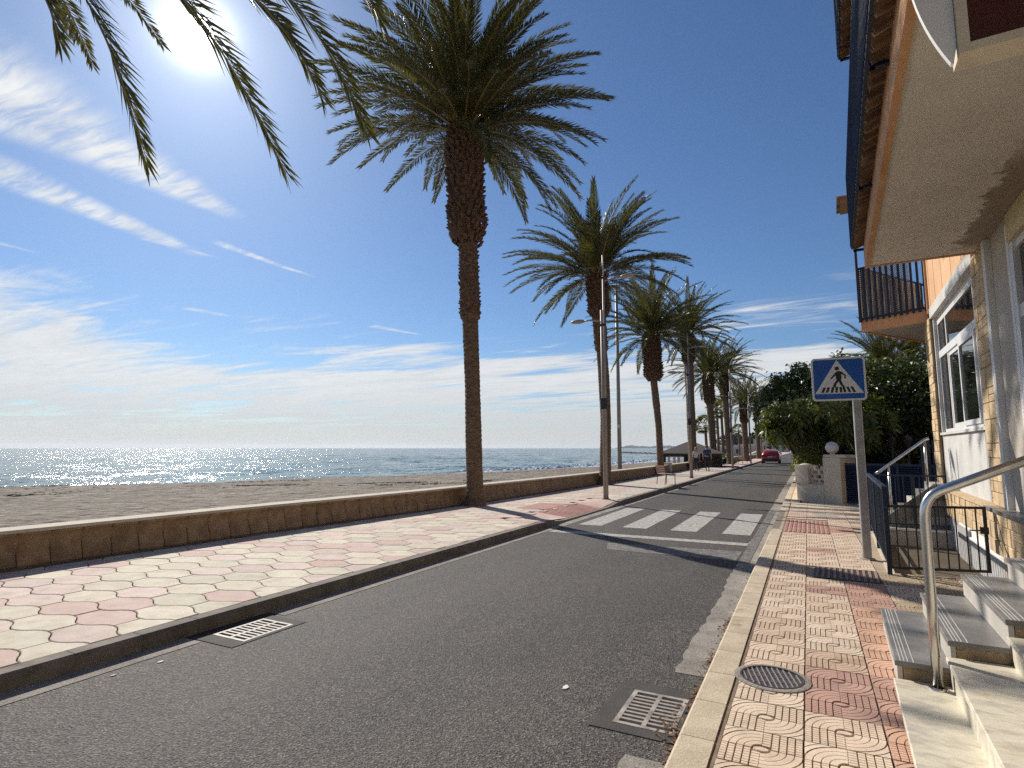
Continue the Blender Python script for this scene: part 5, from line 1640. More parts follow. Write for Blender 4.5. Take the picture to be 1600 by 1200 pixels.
# ================================================================== PALMS
def frond_mesh(name, curve, L, nleaf=118, leaf=0.46, droop=0.25, width=0.033, seed=0, mats=None, s0=.13):
    """curve(s)->Vector, s in 0..1; rachis and two rows of leaflets"""
    rnd = random.Random(seed)
    V = []; F = []; MI = []
    n = 14
    pts = [curve(i / n) for i in range(n + 1)]
    def tang(s):
        e = .01; return (curve(min(1, s + e)) - curve(max(0, s - e))).normalized()
    up = Vector((0, 0, 1))
    def side(s):
        t = tang(s); x = t.cross(up)
        if x.length < .15: x = t.cross(Vector((0, 1, 0)) if abs(t.y) < .9 else Vector((1, 0, 0)))
        return x.normalized()
    sd0 = None
    sides = []
    for i in range(n + 1):
        x = side(i / n)
        if sd0 is not None and x.dot(sd0) < 0: x = -x
        sd0 = x; sides.append(x)
    for i, p in enumerate(pts):
        r = .030 * (1 - i / n) + .006
        x = sides[i]; t = tang(i / n); w = x.cross(t)
        V += [p - x * r, p + x * r, p + w * r * .9]
    for i in range(n):
        a = i * 3; b = a + 3
        for k in range(3):
            k2 = (k + 1) % 3; F.append((a + k, a + k2, b + k2, b + k)); MI.append(1)
    for j in range(nleaf):
        s = s0 + (1 - s0) * (j + rnd.uniform(-.3, .3)) / nleaf
        s = min(max(s, 0), .995)
        p = curve(s); t = tang(s); i = min(int(s * n), n); x = sides[i]; nn = x.cross(t)
        ll = leaf * (0.35 + .75 * sin(pi * min(1, (s * .86 + .12)) ** .8)) if s < .95 else leaf * .5
        for sg in (-1, 1):
            al = radians(58 - 36 * s + rnd.uniform(-7, 7)); lift = rnd.choice([.45, .25, .1]) + rnd.uniform(-.12, .12)
            d = (t * cos(al) + x * sg * sin(al) + nn * lift * .8).normalized()
            tip = p + d * ll + Vector((0, 0, -droop * ll * ll))
            mid = p + d * ll * .45 + Vector((0, 0, -droop * ll * ll * .1))
            wv = d.cross(nn).normalized() * width * .5 + nn * rnd.uniform(-.3, .3) * width
            b = len(V); V += [p, mid + wv, tip, mid - wv]; F.append((b, b + 1, b + 2, b + 3)); MI.append(0)
    return np_mesh(name, [tuple(v) for v in V], F, mats or [M['frond'], M['rachis']], False, MI)


def arch(phi0, bend, L, twist=0.0, pw=1.25):
    """planar curve in x,z starting at the origin along elevation phi0, bending down by bend"""
    N = 40; P = [Vector((0, 0, 0))]; x = z = y = 0.0
    for i in range(N):
        s = (i + .5) / N; a = radians(phi0 - bend * s ** pw); x += L / N * cos(a) ; z += L / N * sin(a); y += twist * L / N * s
        P.append(Vector((x, y, z)))
    def f(s):
        u = s * N; i = min(int(u), N - 1); return P[i].lerp(P[i + 1], u - i)
    return f


FR = []
spec = [(84, 34, 4.3), (76, 44, 4.4), (66, 52, 4.4), (55, 57, 4.4), (43, 58, 4.3), (31, 56, 4.2), (18, 54, 4.1), (2, 48, 3.8), (-20, 42, 3.3)]
for i, (ph, bd, L) in enumerate(spec):
    FR.append([frond_mesh('frond', arch(ph, bd, L, tw), L, seed=i * 3 + k) for k, tw in enumerate((-.14, .12))])


def boots_mesh(name, path, radf, z0, z1, row=.105, per=15, size=.115, out=.075, seed=3):
    rnd = random.Random(seed); V = []; F = []
    z = z0; r = 0
    while z < z1:
        c = path(z); rad = radf(z)
        for k in range(per):
            a = 2 * pi * (k + .5 * (r % 2)) / per + rnd.uniform(-.16, .16); zz = z + rnd.uniform(-.05, .05)
            w = size * rnd.uniform(.8, 1.1) * .5; h = size * rnd.uniform(.9, 1.25); o_ = out * rnd.uniform(.4, 1.7)
            e = Vector((cos(a), sin(a), 0)); t = Vector((-sin(a), cos(a), 0)); P = c + e * (rad - .03); P.z = zz
            b = len(V)
            V += [P - t * w, P + t * w, P + t * w * .85 + e * (o_ + .03) + Vector((0, 0, h)), P - t * w * .85 + e * (o_ + .03) + Vector((0, 0, h)),
                  P + t * w * .8 + e * (.0) + Vector((0, 0, h * 1.05)), P - t * w * .8 + Vector((0, 0, h * 1.05))]
            F += [(b, b + 1, b + 2, b + 3), (b + 3, b + 2, b + 4, b + 5), (b + 1, b + 4, b + 2, b + 2)[:3], (b, b + 3, b + 5)]
        z += row; r += 1
    me = bpy.data.meshes.new(name); me.from_pydata([tuple(v) for v in V], [], F); me.materials.append(M['boots']); me.update(); return me


def no_low_left(az, ci): return not (ci >= 7 and cos(az) < 0.15)


def palm(label, base, pts, zs0, zs1, rsh, rtr, nfr, seed, scale=1.0, lo=0, rough_from=None, keep=None, group='date palms along the sea wall', extra=True, zb=PZ):
    """pts: list of (x,y,z) world trunk axis points; sheath between zs0 and zs1"""
    rnd = random.Random(seed)
    t = thing('date_palm', label, 'palm tree', (base[0], base[1], zb), 0, group)
    B = Vector((base[0], base[1], zb))
    zs = [p[2] for p in pts]; xs_ = [p[0] for p in pts]; ys_ = [p[1] for p in pts]
    def axis(z): return Vector((float(np.interp(z, zs, xs_)), float(np.interp(z, zs, ys_)), z))
    top = zs1
    rf = rough_from or zs0 - 1.6
    def radf(z):
        h = z - zb; up = 1.26 if rough_from else 1.08
        r = rtr * (1 + .45 * math.exp(-h / .28)) * (up if z > rf else 1.0) * (1 + .03 * sin(z * 1.7 + seed))
        return r
    # trunk surface with leaf scars
    V = []; F = []; seg = 22; rows = []
    z = zb - .05
    while z < top - .3: rows.append(z); z += .045 if base[1] < 30 else .09
    rows.append(top - .3)
    for i, z in enumerate(rows):
        c = axis(z); r0 = radf(z)
        for k in range(seg):
            a = 2 * pi * k / seg
            sc_ = .085 * (((z / .13) + k * .5 + .25 * sin(k * 2.1 + z)) % 1.0) if z - zb > .35 else .10 * rnd.random() * (1 - (z - zb))
            r = r0 * (1 + sc_ + rnd.uniform(-.02, .02)); V.append((c.x + r * cos(a) - B.x, c.y + r * sin(a) - B.y, z - B.z))
    for i in range(len(rows) - 1):
        for k in range(seg):
            k2 = (k + 1) % seg; F.append((i * seg + k, i * seg + k2, (i + 1) * seg + k2, (i + 1) * seg + k))
    link('trunk', np_mesh('trunk', V, F, M['bark'], False), t)
    # cut leaf bases on the sheath and the rougher upper trunk
    def shr(z):
        u = (z - zs0) / (zs1 - zs0); return rsh * float(np.interp(u, [0, .12, .45, .8, 1.0], [.72, 1.0, .93, 1.0, .78]))
    path = lambda z: axis(z) - B
    def path(z): v = axis(z); return Vector((v.x - B.x, v.y - B.y, z - B.z))
    def mk(z0, z1, rf_, **k):
        me = boots_mesh('leaf_bases', lambda zz: path(zz + B.z), lambda zz: rf_(zz + B.z), z0 - B.z, z1 - B.z, **k); return link('leaf_bases', me, t, kind='stuff')
    mk(zs0, zs1, lambda z: shr(z) - .03, per=17, seed=seed)
    if extra: mk(rf, zs0, lambda z: radf(z) - .005, per=13, size=.085, out=.045, row=.075, seed=seed + 1)
    q = MB(); q.lathe([(rsh * .68, zs0 - B.z + .1), (rsh * .86, zs0 + .3 - B.z), (rsh * .82, (zs0 + zs1) / 2 - B.z), (rsh * .84, zs1 - .4 - B.z), (rsh * .5, zs1 - B.z), (.01, zs1 + .2 - B.z)], 0, 0, 16)
    cm = axis((zs0 + zs1) / 2)
    q.build('sheath_core', M['boots'], t, loc=(cm.x - B.x, cm.y - B.y, 0))
    # fronds
    C = axis(top); ga = 2.39996
    for k in range(nfr):
        u = (k + .5) / nfr
        ci = min(len(FR) - 1, int(u ** .78 * (len(FR) - lo)))
        if ci >= 7 and rnd.random() < .35: ci = rnd.choice([2, 3, 4, 5])
        me = FR[ci][rnd.randint(0, 1)]
        az = k * ga + rnd.uniform(-.25, .25)
        s = scale * rnd.uniform(.88, 1.06)
        rr_ = .10 + .25 * u
        if keep is not None and not keep(az, ci): continue
        link('frond', me, t, (C.x - B.x + rr_ * cos(az), C.y - B.y + rr_ * sin(az), C.z - B.z - .35 * u + .15), (rnd.gauss(0, .10), rnd.gauss(0, .07), az), (s, s, s))
    return t


palm('tallest date palm, the large one by the sea wall before the first lamp', (-8.18, 13.67),
     [(-8.18, 13.67, 0), (-8.25, 13.67, 1.7), (-8.31, 13.67, 3.5), (-8.40, 13.67, 5.3), (-8.48, 13.67, 7.25), (-8.60, 13.67, 9.2), (-8.72, 13.67, 11.6)],
     7.6, 11.2, .56, .212, 144, 5, 1.0, rough_from=5.35, keep=no_low_left)
palm('second date palm from the viewer, rising behind the first street lamp', (-7.88, 24.06),
     [(-7.88, 24.06, 0), (-7.80, 24.06, 3), (-7.86, 24.06, 5), (-8.02, 24.06, 7.4), (-8.12, 24.06, 9.6)], 7.5, 9.5, .50, .225, 84, 6, .97, rough_from=6.0)
palm('third date palm with slim trunk and bulky leaf-base collar', (-7.74, 34.1),
     [(-7.74, 34.1, 0), (-7.8, 34.1, 3), (-8.0, 34.1, 5.5), (-8.12, 34.1, 8.6)], 5.7, 8.5, .58, .185, 84, 7, .92, extra=False)
palm('fourth date palm, its crown touching the third one', (-7.62, 44.0),
     [(-7.62, 44.0, 0), (-7.65, 44.0, 5), (-7.7, 44.0, 10.5)], 8.0, 10.3, .50, .30, 76, 8, .95, extra=False)
palm('fifth date palm, shorter, behind the strolling couple', (-7.2, 52.0),
     [(-7.2, 52.0, 0), (-7.5, 52, 8.4)], 5.5, 8.1, .5, .27, 66, 9, .92, extra=False)
palm('sixth date palm, right of the couple and left of the third lamp', (-6.75, 59.5),
     [(-6.75, 59.5, 0), (-7.1, 59.5, 10)], 6.3, 9.0, .48, .29, 62, 10, .95, extra=False)
palm('seventh date palm, beside the fourth lamp', (-6.6, 74.0),
     [(-6.6, 74.0, 0), (-6.7, 74, 7.5)], 4.6, 7.0, .5, .3, 56, 12, .95, extra=False)
palm('farthest date palm of the row, above the red car', (-6.5, 92.0),
     [(-6.5, 92.0, 0), (-6.5, 92, 8.5)], 5.4, 8.2, .5, .3, 50, 13, .95, extra=False)
# garden palms behind the hedge, right
palm('date palm showing over the clipped tree under the corner balcony', (4.1, 42.0),
     [(4.1, 42.0, 0), (4.6, 42, 8)], 5.0, 6.6, .5, .3, 60, 14, .85, extra=False, group='garden palms behind the hedge', zb=-.05)
palm('garden palm right of the other, mostly hidden by the building', (6.3, 44.5),
     [(6.3, 44.5, 0), (6.3, 44.5, 8)], 5.8, 7.4, .5, .3, 50, 15, .85, extra=False, group='garden palms behind the hedge', zb=-.05)


# ---- overhead palm just outside the frame: only the hanging fronds reach into the picture
def overhead_palm():
    bx, by = -8.75, 2.1; zc = 8.3
    t = thing('date_palm', 'nearest date palm, out of frame at left, its drooping fronds crossing the sun', 'palm tree', (bx, by, PZ), 0, 'date palms along the sea wall')
    B = Vector((bx, by, PZ)); C = Vector((bx + .1, by + .05, zc))
    V = []; F = []; seg = 18; rows = [i * .06 for i in range(int((zc - .4) / .06))]
    for i, z in enumerate(rows):
        for k in range(seg):
            a = 2 * pi * k / seg; r = .25 * (1 + .4 * math.exp(-z / .3)) * (1 + .05 * (((z / .13) + k * .5) % 1)); V.append((r * cos(a), r * sin(a), z - .05))
    for i in range(len(rows) - 1):
        for k in range(seg): k2 = (k + 1) % seg; F.append((i * seg + k, i * seg + k2, (i + 1) * seg + k2, (i + 1) * seg + k))
    link('trunk', np_mesh('trunk', V, F, M['bark'], False), t)
    link('leaf_bases', boots_mesh('leaf_bases', lambda z: Vector((0, 0, z)), lambda z: .46, zc - 3.2, zc - .2, per=16), t, kind='stuff')
    # upright and level fronds
    rnd = random.Random(44)
    for k in range(70):
        u = (k + .5) / 70; ci = min(5, int(u * 6)); az = k * 2.39996
        # towards the camera side only the steep ones, so the open sky stays open
        d = (az % (2 * pi))
        if ci >= 2 and (d < radians(110) or d > radians(300)): 
            continue
        link('frond', FR[ci][k % 2], t, (C.x - B.x, C.y - B.y, C.z - B.z), (rnd.gauss(0, .08), rnd.gauss(0, .06), az))
    # hanging fronds, each with its own line through space
    def R(px, py, r): 
        v = Vector(pix_ray(px, py)).normalized() * r; return Vector((v.x, v.y, v.z + CAM_H))
    specs = [  # control points (px,py,distance) after the crown, tip last
        ([(-30, -120, 8.3), (70, -60, 8.2), (92, 66, 8.0)], .36, 60),
        ([(60, -170, 8.2), (165, -10, 8.0), (228, 258, 7.6)], .42, 95),
        ([(200, -200, 8.0), (330, 20, 7.7), (447, 272, 7.3)], .44, 100),
        ([(280, -160, 7.7), (430, -20, 7.4), (503, 152, 7.1)], .38, 90),
        ([(330, -190, 7.7), (480, -40, 7.3), (572, 205, 7.0)], .46, 100),
        ([(380, -260, 7.6), (530, -110, 7.2), (594, 30, 6.9)], .40, 90)]
    for i, (cp, leaf, nl) in enumerate(specs):
        P = [C] + [R(*c) for c in cp]
        def curve(s, P=P):
            # Catmull-like: cubic Bezier
            u = 1 - s; return (P[0] * u ** 3 + P[1] * (3 * u * u * s) + P[2] * (3 * u * s * s) + P[3] * s ** 3) - B
        me = frond_mesh('frond', curve, 4.5, int(nl * 1.5), leaf * 1.2, .35, .028, seed=60 + i)
        link('frond', me, t)


overhead_palm()


# ---- fan palms beyond the wall
def fan_leaf(name, seed):
    rnd = random.Random(seed); V = []; F = []
    n = 22
    for k in range(n):
        a = radians(-100 + 200 * k / (n - 1)); L = .62 * rnd.uniform(.85, 1.05)
        d = Vector((cos(a), sin(a), -.1 - .25 * abs(a))); p = d * .12; tip = d.normalized() * L + Vector((0, 0, -.14)); mid = d * .36
        s = Vector((-sin(a), cos(a), 0)) * .040; b = len(V)
        V += [p, mid + s, tip, mid - s]; F.append((b, b + 1, b + 2, b + 3))
    b = len(V); V += [Vector((-.9, -.012, -.25)), Vector((-.9, .012, -.25)), Vector((.12, .012, 0)), Vector((.12, -.012, 0))]; F.append((b, b + 1, b + 2, b + 3))
    V = [v + Vector((.9, 0, .25)) for v in V]
    return np_mesh(name, [tuple(v) for v in V], F, M['frond'])


FANS = [fan_leaf('fan_leaf', i) for i in range(3)]
def fan_palm(x, y, h, label, seed, s=1.0, zb=-.45):
    rnd = random.Random(seed)
    t = thing('fan_palm', label, 'palm tree', (x, y, zb), 0, 'fan palms beyond the sea wall')
    q = MB(); q.tube([(0, 0, -.1), (.05, .1, h * .5), (.0, .15, h)], [.20, .15, .13], 10); q.build('trunk', M['bark'], t)
    for k in range(30):
        az = k * 2.4; el = radians(70 - 110 * k / 30)
        link('fan_leaf', FANS[k % 3], t, (0, .15, h), (rnd.gauss(0, .1), -el, az), (s, s, s))
    return t


def on_ray(px, d):
    r = pix_ray(px, 700); k = d / hypot(r[0], r[1]); return r[0] * k, r[1] * k
x, y = on_ray(1103, 62); fan_palm(x, y, 4.3, 'left fan palm beyond the wall, just right of the couple', 1)
x, y = on_ray(1122, 70); fan_palm(x, y, 6.6, 'tall fan palm between the fifth and sixth date palms', 2)
x, y = on_ray(1129, 66); fan_palm(x, y, 6.0, 'fan palm leaning close to the sixth date palm', 3)
x, y = on_ray(1155, 110); fan_palm(x, y, 5.2, 'tiny distant fan palm against the sky, left of the third lamp', 4)

# ================================================================== GARDEN CORNER (right, beyond the building)
def garden():
    # gate piers and low wall, corner piece at an angle
    p0 = Vector((-.36, 19.75, 0)); p1 = Vector((.84, 18.62, 0)); ang = atan2(p1.y - p0.y, p1.x - p0.x)
    t = thing('garden_wall', 'low cream garden wall with pierced blocks beside the tall pier', 'wall', (p0.x, p0.y, PZ), ang)
    q = MB(); q.box(0, .98, 0, .30, -.1, .50); q.build('base', M['cream'], t)
    q = MB(); q.bbox(-.02, .46, -.02, .38, .5, 1.06, .01); q.build('low_pier', M['cream'], t)
    q = MB(); q.sphere((.22, .18, 1.03), .22, 14, 8, sc=(1, .85, .35)); q.build('pier_cap', M['cream'], t, smooth=True)
    for i in range(4):
        for j in range(2):
            q = MB(); x0 = .48 + j * .25; z0 = .502 + i * .135
            q.box(x0 + .002, x0 + .245, .08, .20, z0, z0 + .04); q.box(x0 + .002 + (.10 if i % 2 else 0), x0 + .07 + (.10 if i % 2 else 0), .08, .20, z0 + .041, z0 + .132); q.build('pierced_block', M['cream'], t)
    q = MB(); q.box(.02, .30, .39, 22, -.1, .55); q.build('road_side_wall', M['cream'], t) if False else None
    t3 = thing('roadside_wall', 'low cream wall running off along the road under the hedge', 'wall', (-.30, 20.1, PZ), 0)
    q = MB(); q.box(0, .25, 0, 24, -.1, .75); q.build('wall_face', M['cream'], t3)
    # tall pier with globe
    t2 = thing('gate_pier', 'tall cream gate pier carrying a round globe', 'gate pier', (p1.x, p1.y, PZ), ang)
    q = MB(); q.bbox(-.60, -.02, -.06, .50, -.1, 1.30, .015); q.build('shaft', M['cream'], t2)
    q = MB(); q.bbox(-.60, .12, -.03, .46, 1.301, 1.38, .01); q.build('coping', M['cream'], t2)
    gl = thing('globe_lamp', 'white globe lamp sitting on the tall cream gate pier', 'globe lamp', (p1.x - .30 * cos(ang), p1.y - .30 * sin(ang) + .2, PZ + 1.38))
    q = MB(); q.lathe([(.07, 0), (.07, .04)], 0, 0, 12); q.build('collar', M['cream'], gl)
    q = MB(); q.sphere((0, 0, .20), .175, 20, 14); q.build('globe', M['globe'], gl, smooth=True)
    # navy louvred gate running to the building
    g0 = Vector((p1.x + .02, p1.y + .1, PZ)); g1 = Vector((3.3, 17.75, PZ)); gd = (g1 - g0); L = gd.length; ga = atan2(gd.y, gd.x)
    g = thing('driveway_gate', 'navy horizontal-slat driveway gate right of the tall gate pier', 'gate', tuple(g0), ga)
    q = MB()
    for xx in (0, L / 2 - .03, L - .06): q.box(xx, xx + .06, 0, .05, .03, 1.16)
    q.box(0.061, L - .061, 0.005, .045, .03, .09); q.box(.061, L - .061, .005, .045, 1.09, 1.15); q.build('gate_frame', M['blue_gate'], g)
    sl = MB(); sl.add([(0, .004, 0), (1, .004, 0), (1, .04, .05), (0, .04, .05), (0, .012, 0), (1, .012, 0), (1, .048, .05), (0, .048, .05)], [(0, 1, 2, 3), (7, 6, 5, 4), (0, 4, 5, 1), (3, 2, 6, 7)]); sm = sl.mesh('slat', M['blue_gate'])
    for k in range(17):
        link('slat', sm, g, (.03, -.002, .10 + k * .058), None, (L - .06, 1, 1))
    q = MB(); q.box(0.06, L - .06, .052, .056, .04, 1.12); q.build('backing_sheet', M['blue_gate'], g)
    # navy picket fence by the building corner
    f = thing('corner_fence', 'dark navy upright fence between the driveway gate and the building', 'fence', bw(1.45, 14.6, PZ), -TH)
    for k in range(5):
        q = MB(); q.box(.08 + k * .10, .14 + k * .10, 0, .02, .55, 1.72); q.build('picket', M['blue_gate'], f)
    q = MB(); q.box(.06, .62, .021, .045, .62, .68); q.box(.06, .62, .021, .045, 1.58, 1.64); q.build('rail', M['blue_gate'], f)
    # twin lantern post in the dark garden
    for (lx, ly, lab) in ((2.42, 22.0, 'left of two dim glass lanterns on posts in the dark garden'), (2.85, 22.0, 'right of two dim glass lanterns on posts in the dark garden')):
        l = thing('garden_lantern', lab, 'lantern', (lx, ly, 0), 0, 'lanterns in the garden')
        q = MB(); q.tube([(0, 0, 0), (0, 0, 1.75)], .025, 8); q.build('post', M['black'], l)
        q = MB(); q.lathe([(.05, 1.75), (.13, 1.95), (.10, 2.05), (.0, 2.12)], 0, 0, 8); q.build('glass_body', M['iron'], l)


garden()


def leaf_cloud(n, blobs, size, seed, mats, frac=None, shell=.45, elong=1.7):
    """leaf-sized faces spread through the shell of several lumps; returns a mesh"""
    rng = np.random.default_rng(seed)
    vol = np.array([b[3] * b[4] * b[5] for b in blobs]) ** .67; idx = rng.choice(len(blobs), n, p=vol / vol.sum())
    Bc = np.array([b[:3] for b in blobs])[idx]; Br = np.array([b[3:6] for b in blobs])[idx]
    d = rng.normal(size=(n, 3)); d /= np.linalg.norm(d, axis=1)[:, None]
    r = 1 - shell * rng.random(n) ** 1.6
    lump = 1 + .16 * np.sin(d[:, 0] * 9 + idx * 2.0) * np.sin(d[:, 2] * 8 + idx) + .10 * np.sin(d[:, 1] * 17) + .05 * rng.normal(size=n)
    P = Bc + Br * d * (r * lump)[:, None]
    out = d * .8 + rng.normal(size=(n, 3)) * .7 + np.array([0, 0, .35]); out /= np.linalg.norm(out, axis=1)[:, None]
    t = rng.normal(size=(n, 3)); t -= out * (t * out).sum(1)[:, None]; t /= np.linalg.norm(t, axis=1)[:, None]
    u = np.cross(out, t); s = (size * rng.uniform(.6, 1.25, n))[:, None]
    V = np.stack([P - t * s * elong * .5, P + u * s * .45 + out * s * .1, P + t * s * elong * .5 - out * s * .25, P - u * s * .45 + out * s * .1], 1).reshape(-1, 3)
    F = np.arange(4 * n).reshape(-1, 4)
    return np_mesh('crown', V, F, mats, False, rng.integers(0, len(mats), n) if isinstance(mats, list) and len(mats) > 1 else None)


def tree(name, label, cat, x, y, blobs, n, size, seed, mats, limbs, group=None, shell=.45, elong=1.7, kind=None, zb=0.0):
    t = thing(name, label, cat, (x, y, zb), 0, group)
    link('crown', leaf_cloud(n, blobs, size, seed, mats, shell=shell, elong=elong), t)
    if limbs:
        q = MB()
        for pts, r0, r1 in limbs:
            k = len(pts); q.tube(pts, [r0 + (r1 - r0) * i / (k - 1) for i in range(k)], 8)
        q.build('trunk', M['wood'], t, smooth=True)
    return t


# big clipped ficus at right
tree('ficus_tree', 'large dense clipped ficus with domed crown behind the crossing sign', 'tree', 3.6, 25.5,
     [(0, 0, 3.3, 2.7, 2.6, 1.9), (-1.6, -1.2, 3.3, 1.7, 1.6, 1.55), (1.8, -1.5, 3.5, 2.2, 2.0, 1.75), (0.2, -2.0, 2.9, 2.2, 1.3, 1.4), (2.6, .5, 2.6, 2.2, 2.2, 1.9)], 30000, .115, 1, [M['ficus'], M['ficus'], M['ficus'], M['ficus'], M['ficus'], M['plum']],
     [([(-.3, -.5, 0), (-.5, -.7, 1.2), (-1.4, -1.0, 2.6)], .16, .07), ([(-.3, -.5, 0), (.1, -.5, 1.4), (.6, -.4, 2.9)], .17, .07), ([(1.2, -1, 0), (1.0, -1.1, 1.5), (1.8, -1.2, 3)], .14, .06), ([(-1.6, -1, 0), (-1.9, -1.2, 1.3), (-2.4, -1.2, 2.4)], .10, .05)])
tree('ficus_tree', 'broad dark ficus left of the crossing sign, top level with the sign', 'tree', 1.0, 29.0,
     [(0, 0, 3.55, 2.3, 2.2, 2.0), (-1.2, .6, 3.7, 1.7, 1.6, 1.75), (1.6, .2, 3.6, 1.7, 1.7, 1.7), (-1.9, 2.8, 3.4, 1.5, 2.0, 1.6)], 36000, .115, 2, [M['ficus'], M['ficus'], M['ficus'], M['ficus'], M['plum']],
     [([(-.2, 0, 0), (-.4, 0, 1.3), (-1.0, .2, 2.6)], .14, .06), ([(.8, 0, 0), (1.1, 0, 1.4), (1.5, .1, 2.8)], .14, .06)])
tree('ficus_tree', 'farther ficus overhanging the road side past the other trees', 'tree', .6, 38.0,
     [(-.1, 0, 3.7, 2.2, 3.0, 2.1), (-.4, 5, 3.6, 1.9, 3.0, 1.9), (.2, 10, 3.8, 2.1, 3.0, 2.0)], 20000, .14, 3, [M['ficus']],
     [([(-.4, 0, 0), (-.5, 0, 2.8)], .15, .08), ([(-.3, 5, 0), (-.5, 5, 2.8)], .13, .07), ([(-.2, 10, 0), (-.5, 10, 2.8)], .13, .07)])
tree('garden_hedge', 'dark dense hedge closing the garden behind the navy gate', 'hedge', 3.2, 30.5,
     [(.6, 0, 1.3, 3.3, 1.4, 1.9), (3, 0, 2.0, 3.0, 1.5, 2.2), (-1.7, -2.5, 1.1, .9, 1.2, 1.2)], 15000, .14, 4, [M['ficus']], None, zb=0)
# frangipani-like tree with rosettes of long leaves leaning over the pavement
def frangipani():
    rnd = random.Random(5)
    X, Y = -.05, 21.6
    t = thing('frangipani_tree', 'light green broad-leaved tree leaning over the road above the low garden wall', 'tree', (X, Y, 0))
    def rosette(V, F, p, d, n, L):
        d = Vector(d).normalized(); a = d.orthogonal().normalized(); b = d.cross(a)
        for k in range(n):
            th = 2.4 * k + rnd.random() * .5; e = (a * cos(th) + b * sin(th)); up = .1 + .7 * k / n
            dv = (e * (1 - .3 * up) + d * up).normalized(); l = L * rnd.uniform(.75, 1.1); w = l * .13
            s = dv.cross(d).normalized() * w; m1 = p + dv * l * .35; m2 = p + dv * l * .72 + Vector((0, 0, -.04 * l)); tip = p + dv * l + Vector((0, 0, -.22 * l))
            nn = s.cross(dv).normalized() * w * .35
            i = len(V); V += [p, m1 + s * .8 + nn, m2 + s + nn, tip, m2 - s + nn, m1 - s * .8 + nn, m1, m2]
            F += [(i, i + 1, i + 6), (i + 1, i + 2, i + 7, i + 6), (i + 2, i + 3, i + 7), (i, i + 6, i + 5), (i + 6, i + 7, i + 4, i + 5), (i + 7, i + 3, i + 4)]
    V = []; F = []; tips = []
    br = MB()
    base = Vector((0.2, 0.3, 0)); forks = []
    for tr in range(4):  # leaning stems
        b = base + Vector((rnd.uniform(-.3, .9), rnd.uniform(-.2, 1.2), 0)); az = [pi * .95, pi * 1.2, pi * .75, 1.4 * pi][tr]
        p1 = b + Vector((cos(az) * .25, sin(az) * .2, 1.15)); br.tube([b, b + Vector((0, 0, .6)), p1], [.085, .075, .06], 7); forks.append((p1, az))
    for p, az in forks:
        for k in range(5):
            a2 = az + rnd.uniform(-1.4, 1.4); l = rnd.uniform(.7, 1.2); q_ = p + Vector((cos(a2) * l * .6, sin(a2) * l * .6, l * rnd.uniform(.6, 1.0)))
            mid = p.lerp(q_, .5) + Vector((0, 0, -.06)); br.tube([p, mid, q_], [.05, .04, .03], 6)
            for m_ in range(4):
                a3 = a2 + rnd.uniform(-1.1, 1.1); l3 = rnd.uniform(.3, .7); e = q_ + Vector((cos(a3) * l3 * .8, sin(a3) * l3 * .8, l3 * rnd.uniform(.5, 1.1))); br.tube([q_, e], [.026, .018], 5); tips.append((e, e - q_))
    for e, d in tips: rosette(V, F, e, d + Vector((0, 0, .3)), 15, .42)
    blobs = [(-.45, .2, 2.65, .85, 1.2, .70), (.6, .2, 2.75, 1.2, 1.2, .75), (.0, 1.8, 2.8, 1.1, 1.6, .8), (1.6, .3, 2.6, 1.0, 1.0, .8), (-.7, 3.0, 2.7, .65, 1.5, .7)]
    for k in range(250):
        b = rnd.choice(blobs); d = Vector((rnd.gauss(0, 1), rnd.gauss(0, 1), rnd.gauss(0, .8) - .05)).normalized(); r = rnd.uniform(.55, 1.0)
        p = Vector((b[0] + d.x * b[3] * r, b[1] + d.y * b[4] * r, b[2] + d.z * b[5] * r)); rosette(V, F, p, d + Vector((0, 0, .35)), 12, .44)
    me = bpy.data.meshes.new('crown'); me.from_pydata([tuple(v) for v in V], [], F); me.materials.append(M['plum']); me.update(); link('crown', me, t)
    br.build('trunk', M['wood'], t, smooth=True)


frangipani()
tree('shrub', 'small yellow-green shrub spilling over the low wall by the road', 'shrub', -.15, 20.9, [(0, 0, 1.15, .35, .6, .42), (.15, .6, 1.3, .4, .6, .45)], 2600, .06, 9, [M['yel']], [([(0, .2, 0), (0, .3, 1.0)], .03, .02)])
# far roadside trunks and green mass down the road
for i, (x, y, h, lab) in enumerate([(-.1, 56, 3.4, 'first far roadside tree past the garden hedge'), (-.2, 66, 3.8, 'second far roadside tree, behind the motor scooter rider'), (-.3, 78, 4.2, 'third far roadside tree down the street'), (-.3, 95, 5.0, 'last roadside tree at the end of the street')]):
    tree('roadside_tree', lab, 'tree', x, y, [(0, 0, h - .6, 1.8, 2.6, 1.6), (.3, 3, h - .4, 1.8, 2.6, 1.5), (1.6, 0, h, 1.9, 2.6, 1.6)], 5000, .2, 20 + i, [M['ficus'], M['plum']], [([(-.6, 0, 0), (-.5, 0, h - 1)], .14, .08)])
# backing greenery right of the street so the garden has depth
tree('tree_belt', 'dark mass of trees closing the view far behind the garden', 'tree', 14, 60, [(0, 0, 3, 9, 6, 3.5), (-8, 8, 2.6, 5, 8, 3), (6, -14, 3, 6, 8, 3.6), (-9, 30, 3, 5, 14, 3.2)], 18000, .3, 30, [M['ficus']], None)
# bush among the fan palms
x, y = on_ray(1126, 64); tree('shrub', 'low green bush under the fan palms beyond the wall', 'shrub', x, y, [(0, 0, .5, .9, .9, .8), (.8, .3, .4, .8, .8, .7)], 1800, .14, 40, [M['plum']], None, zb=-.4)

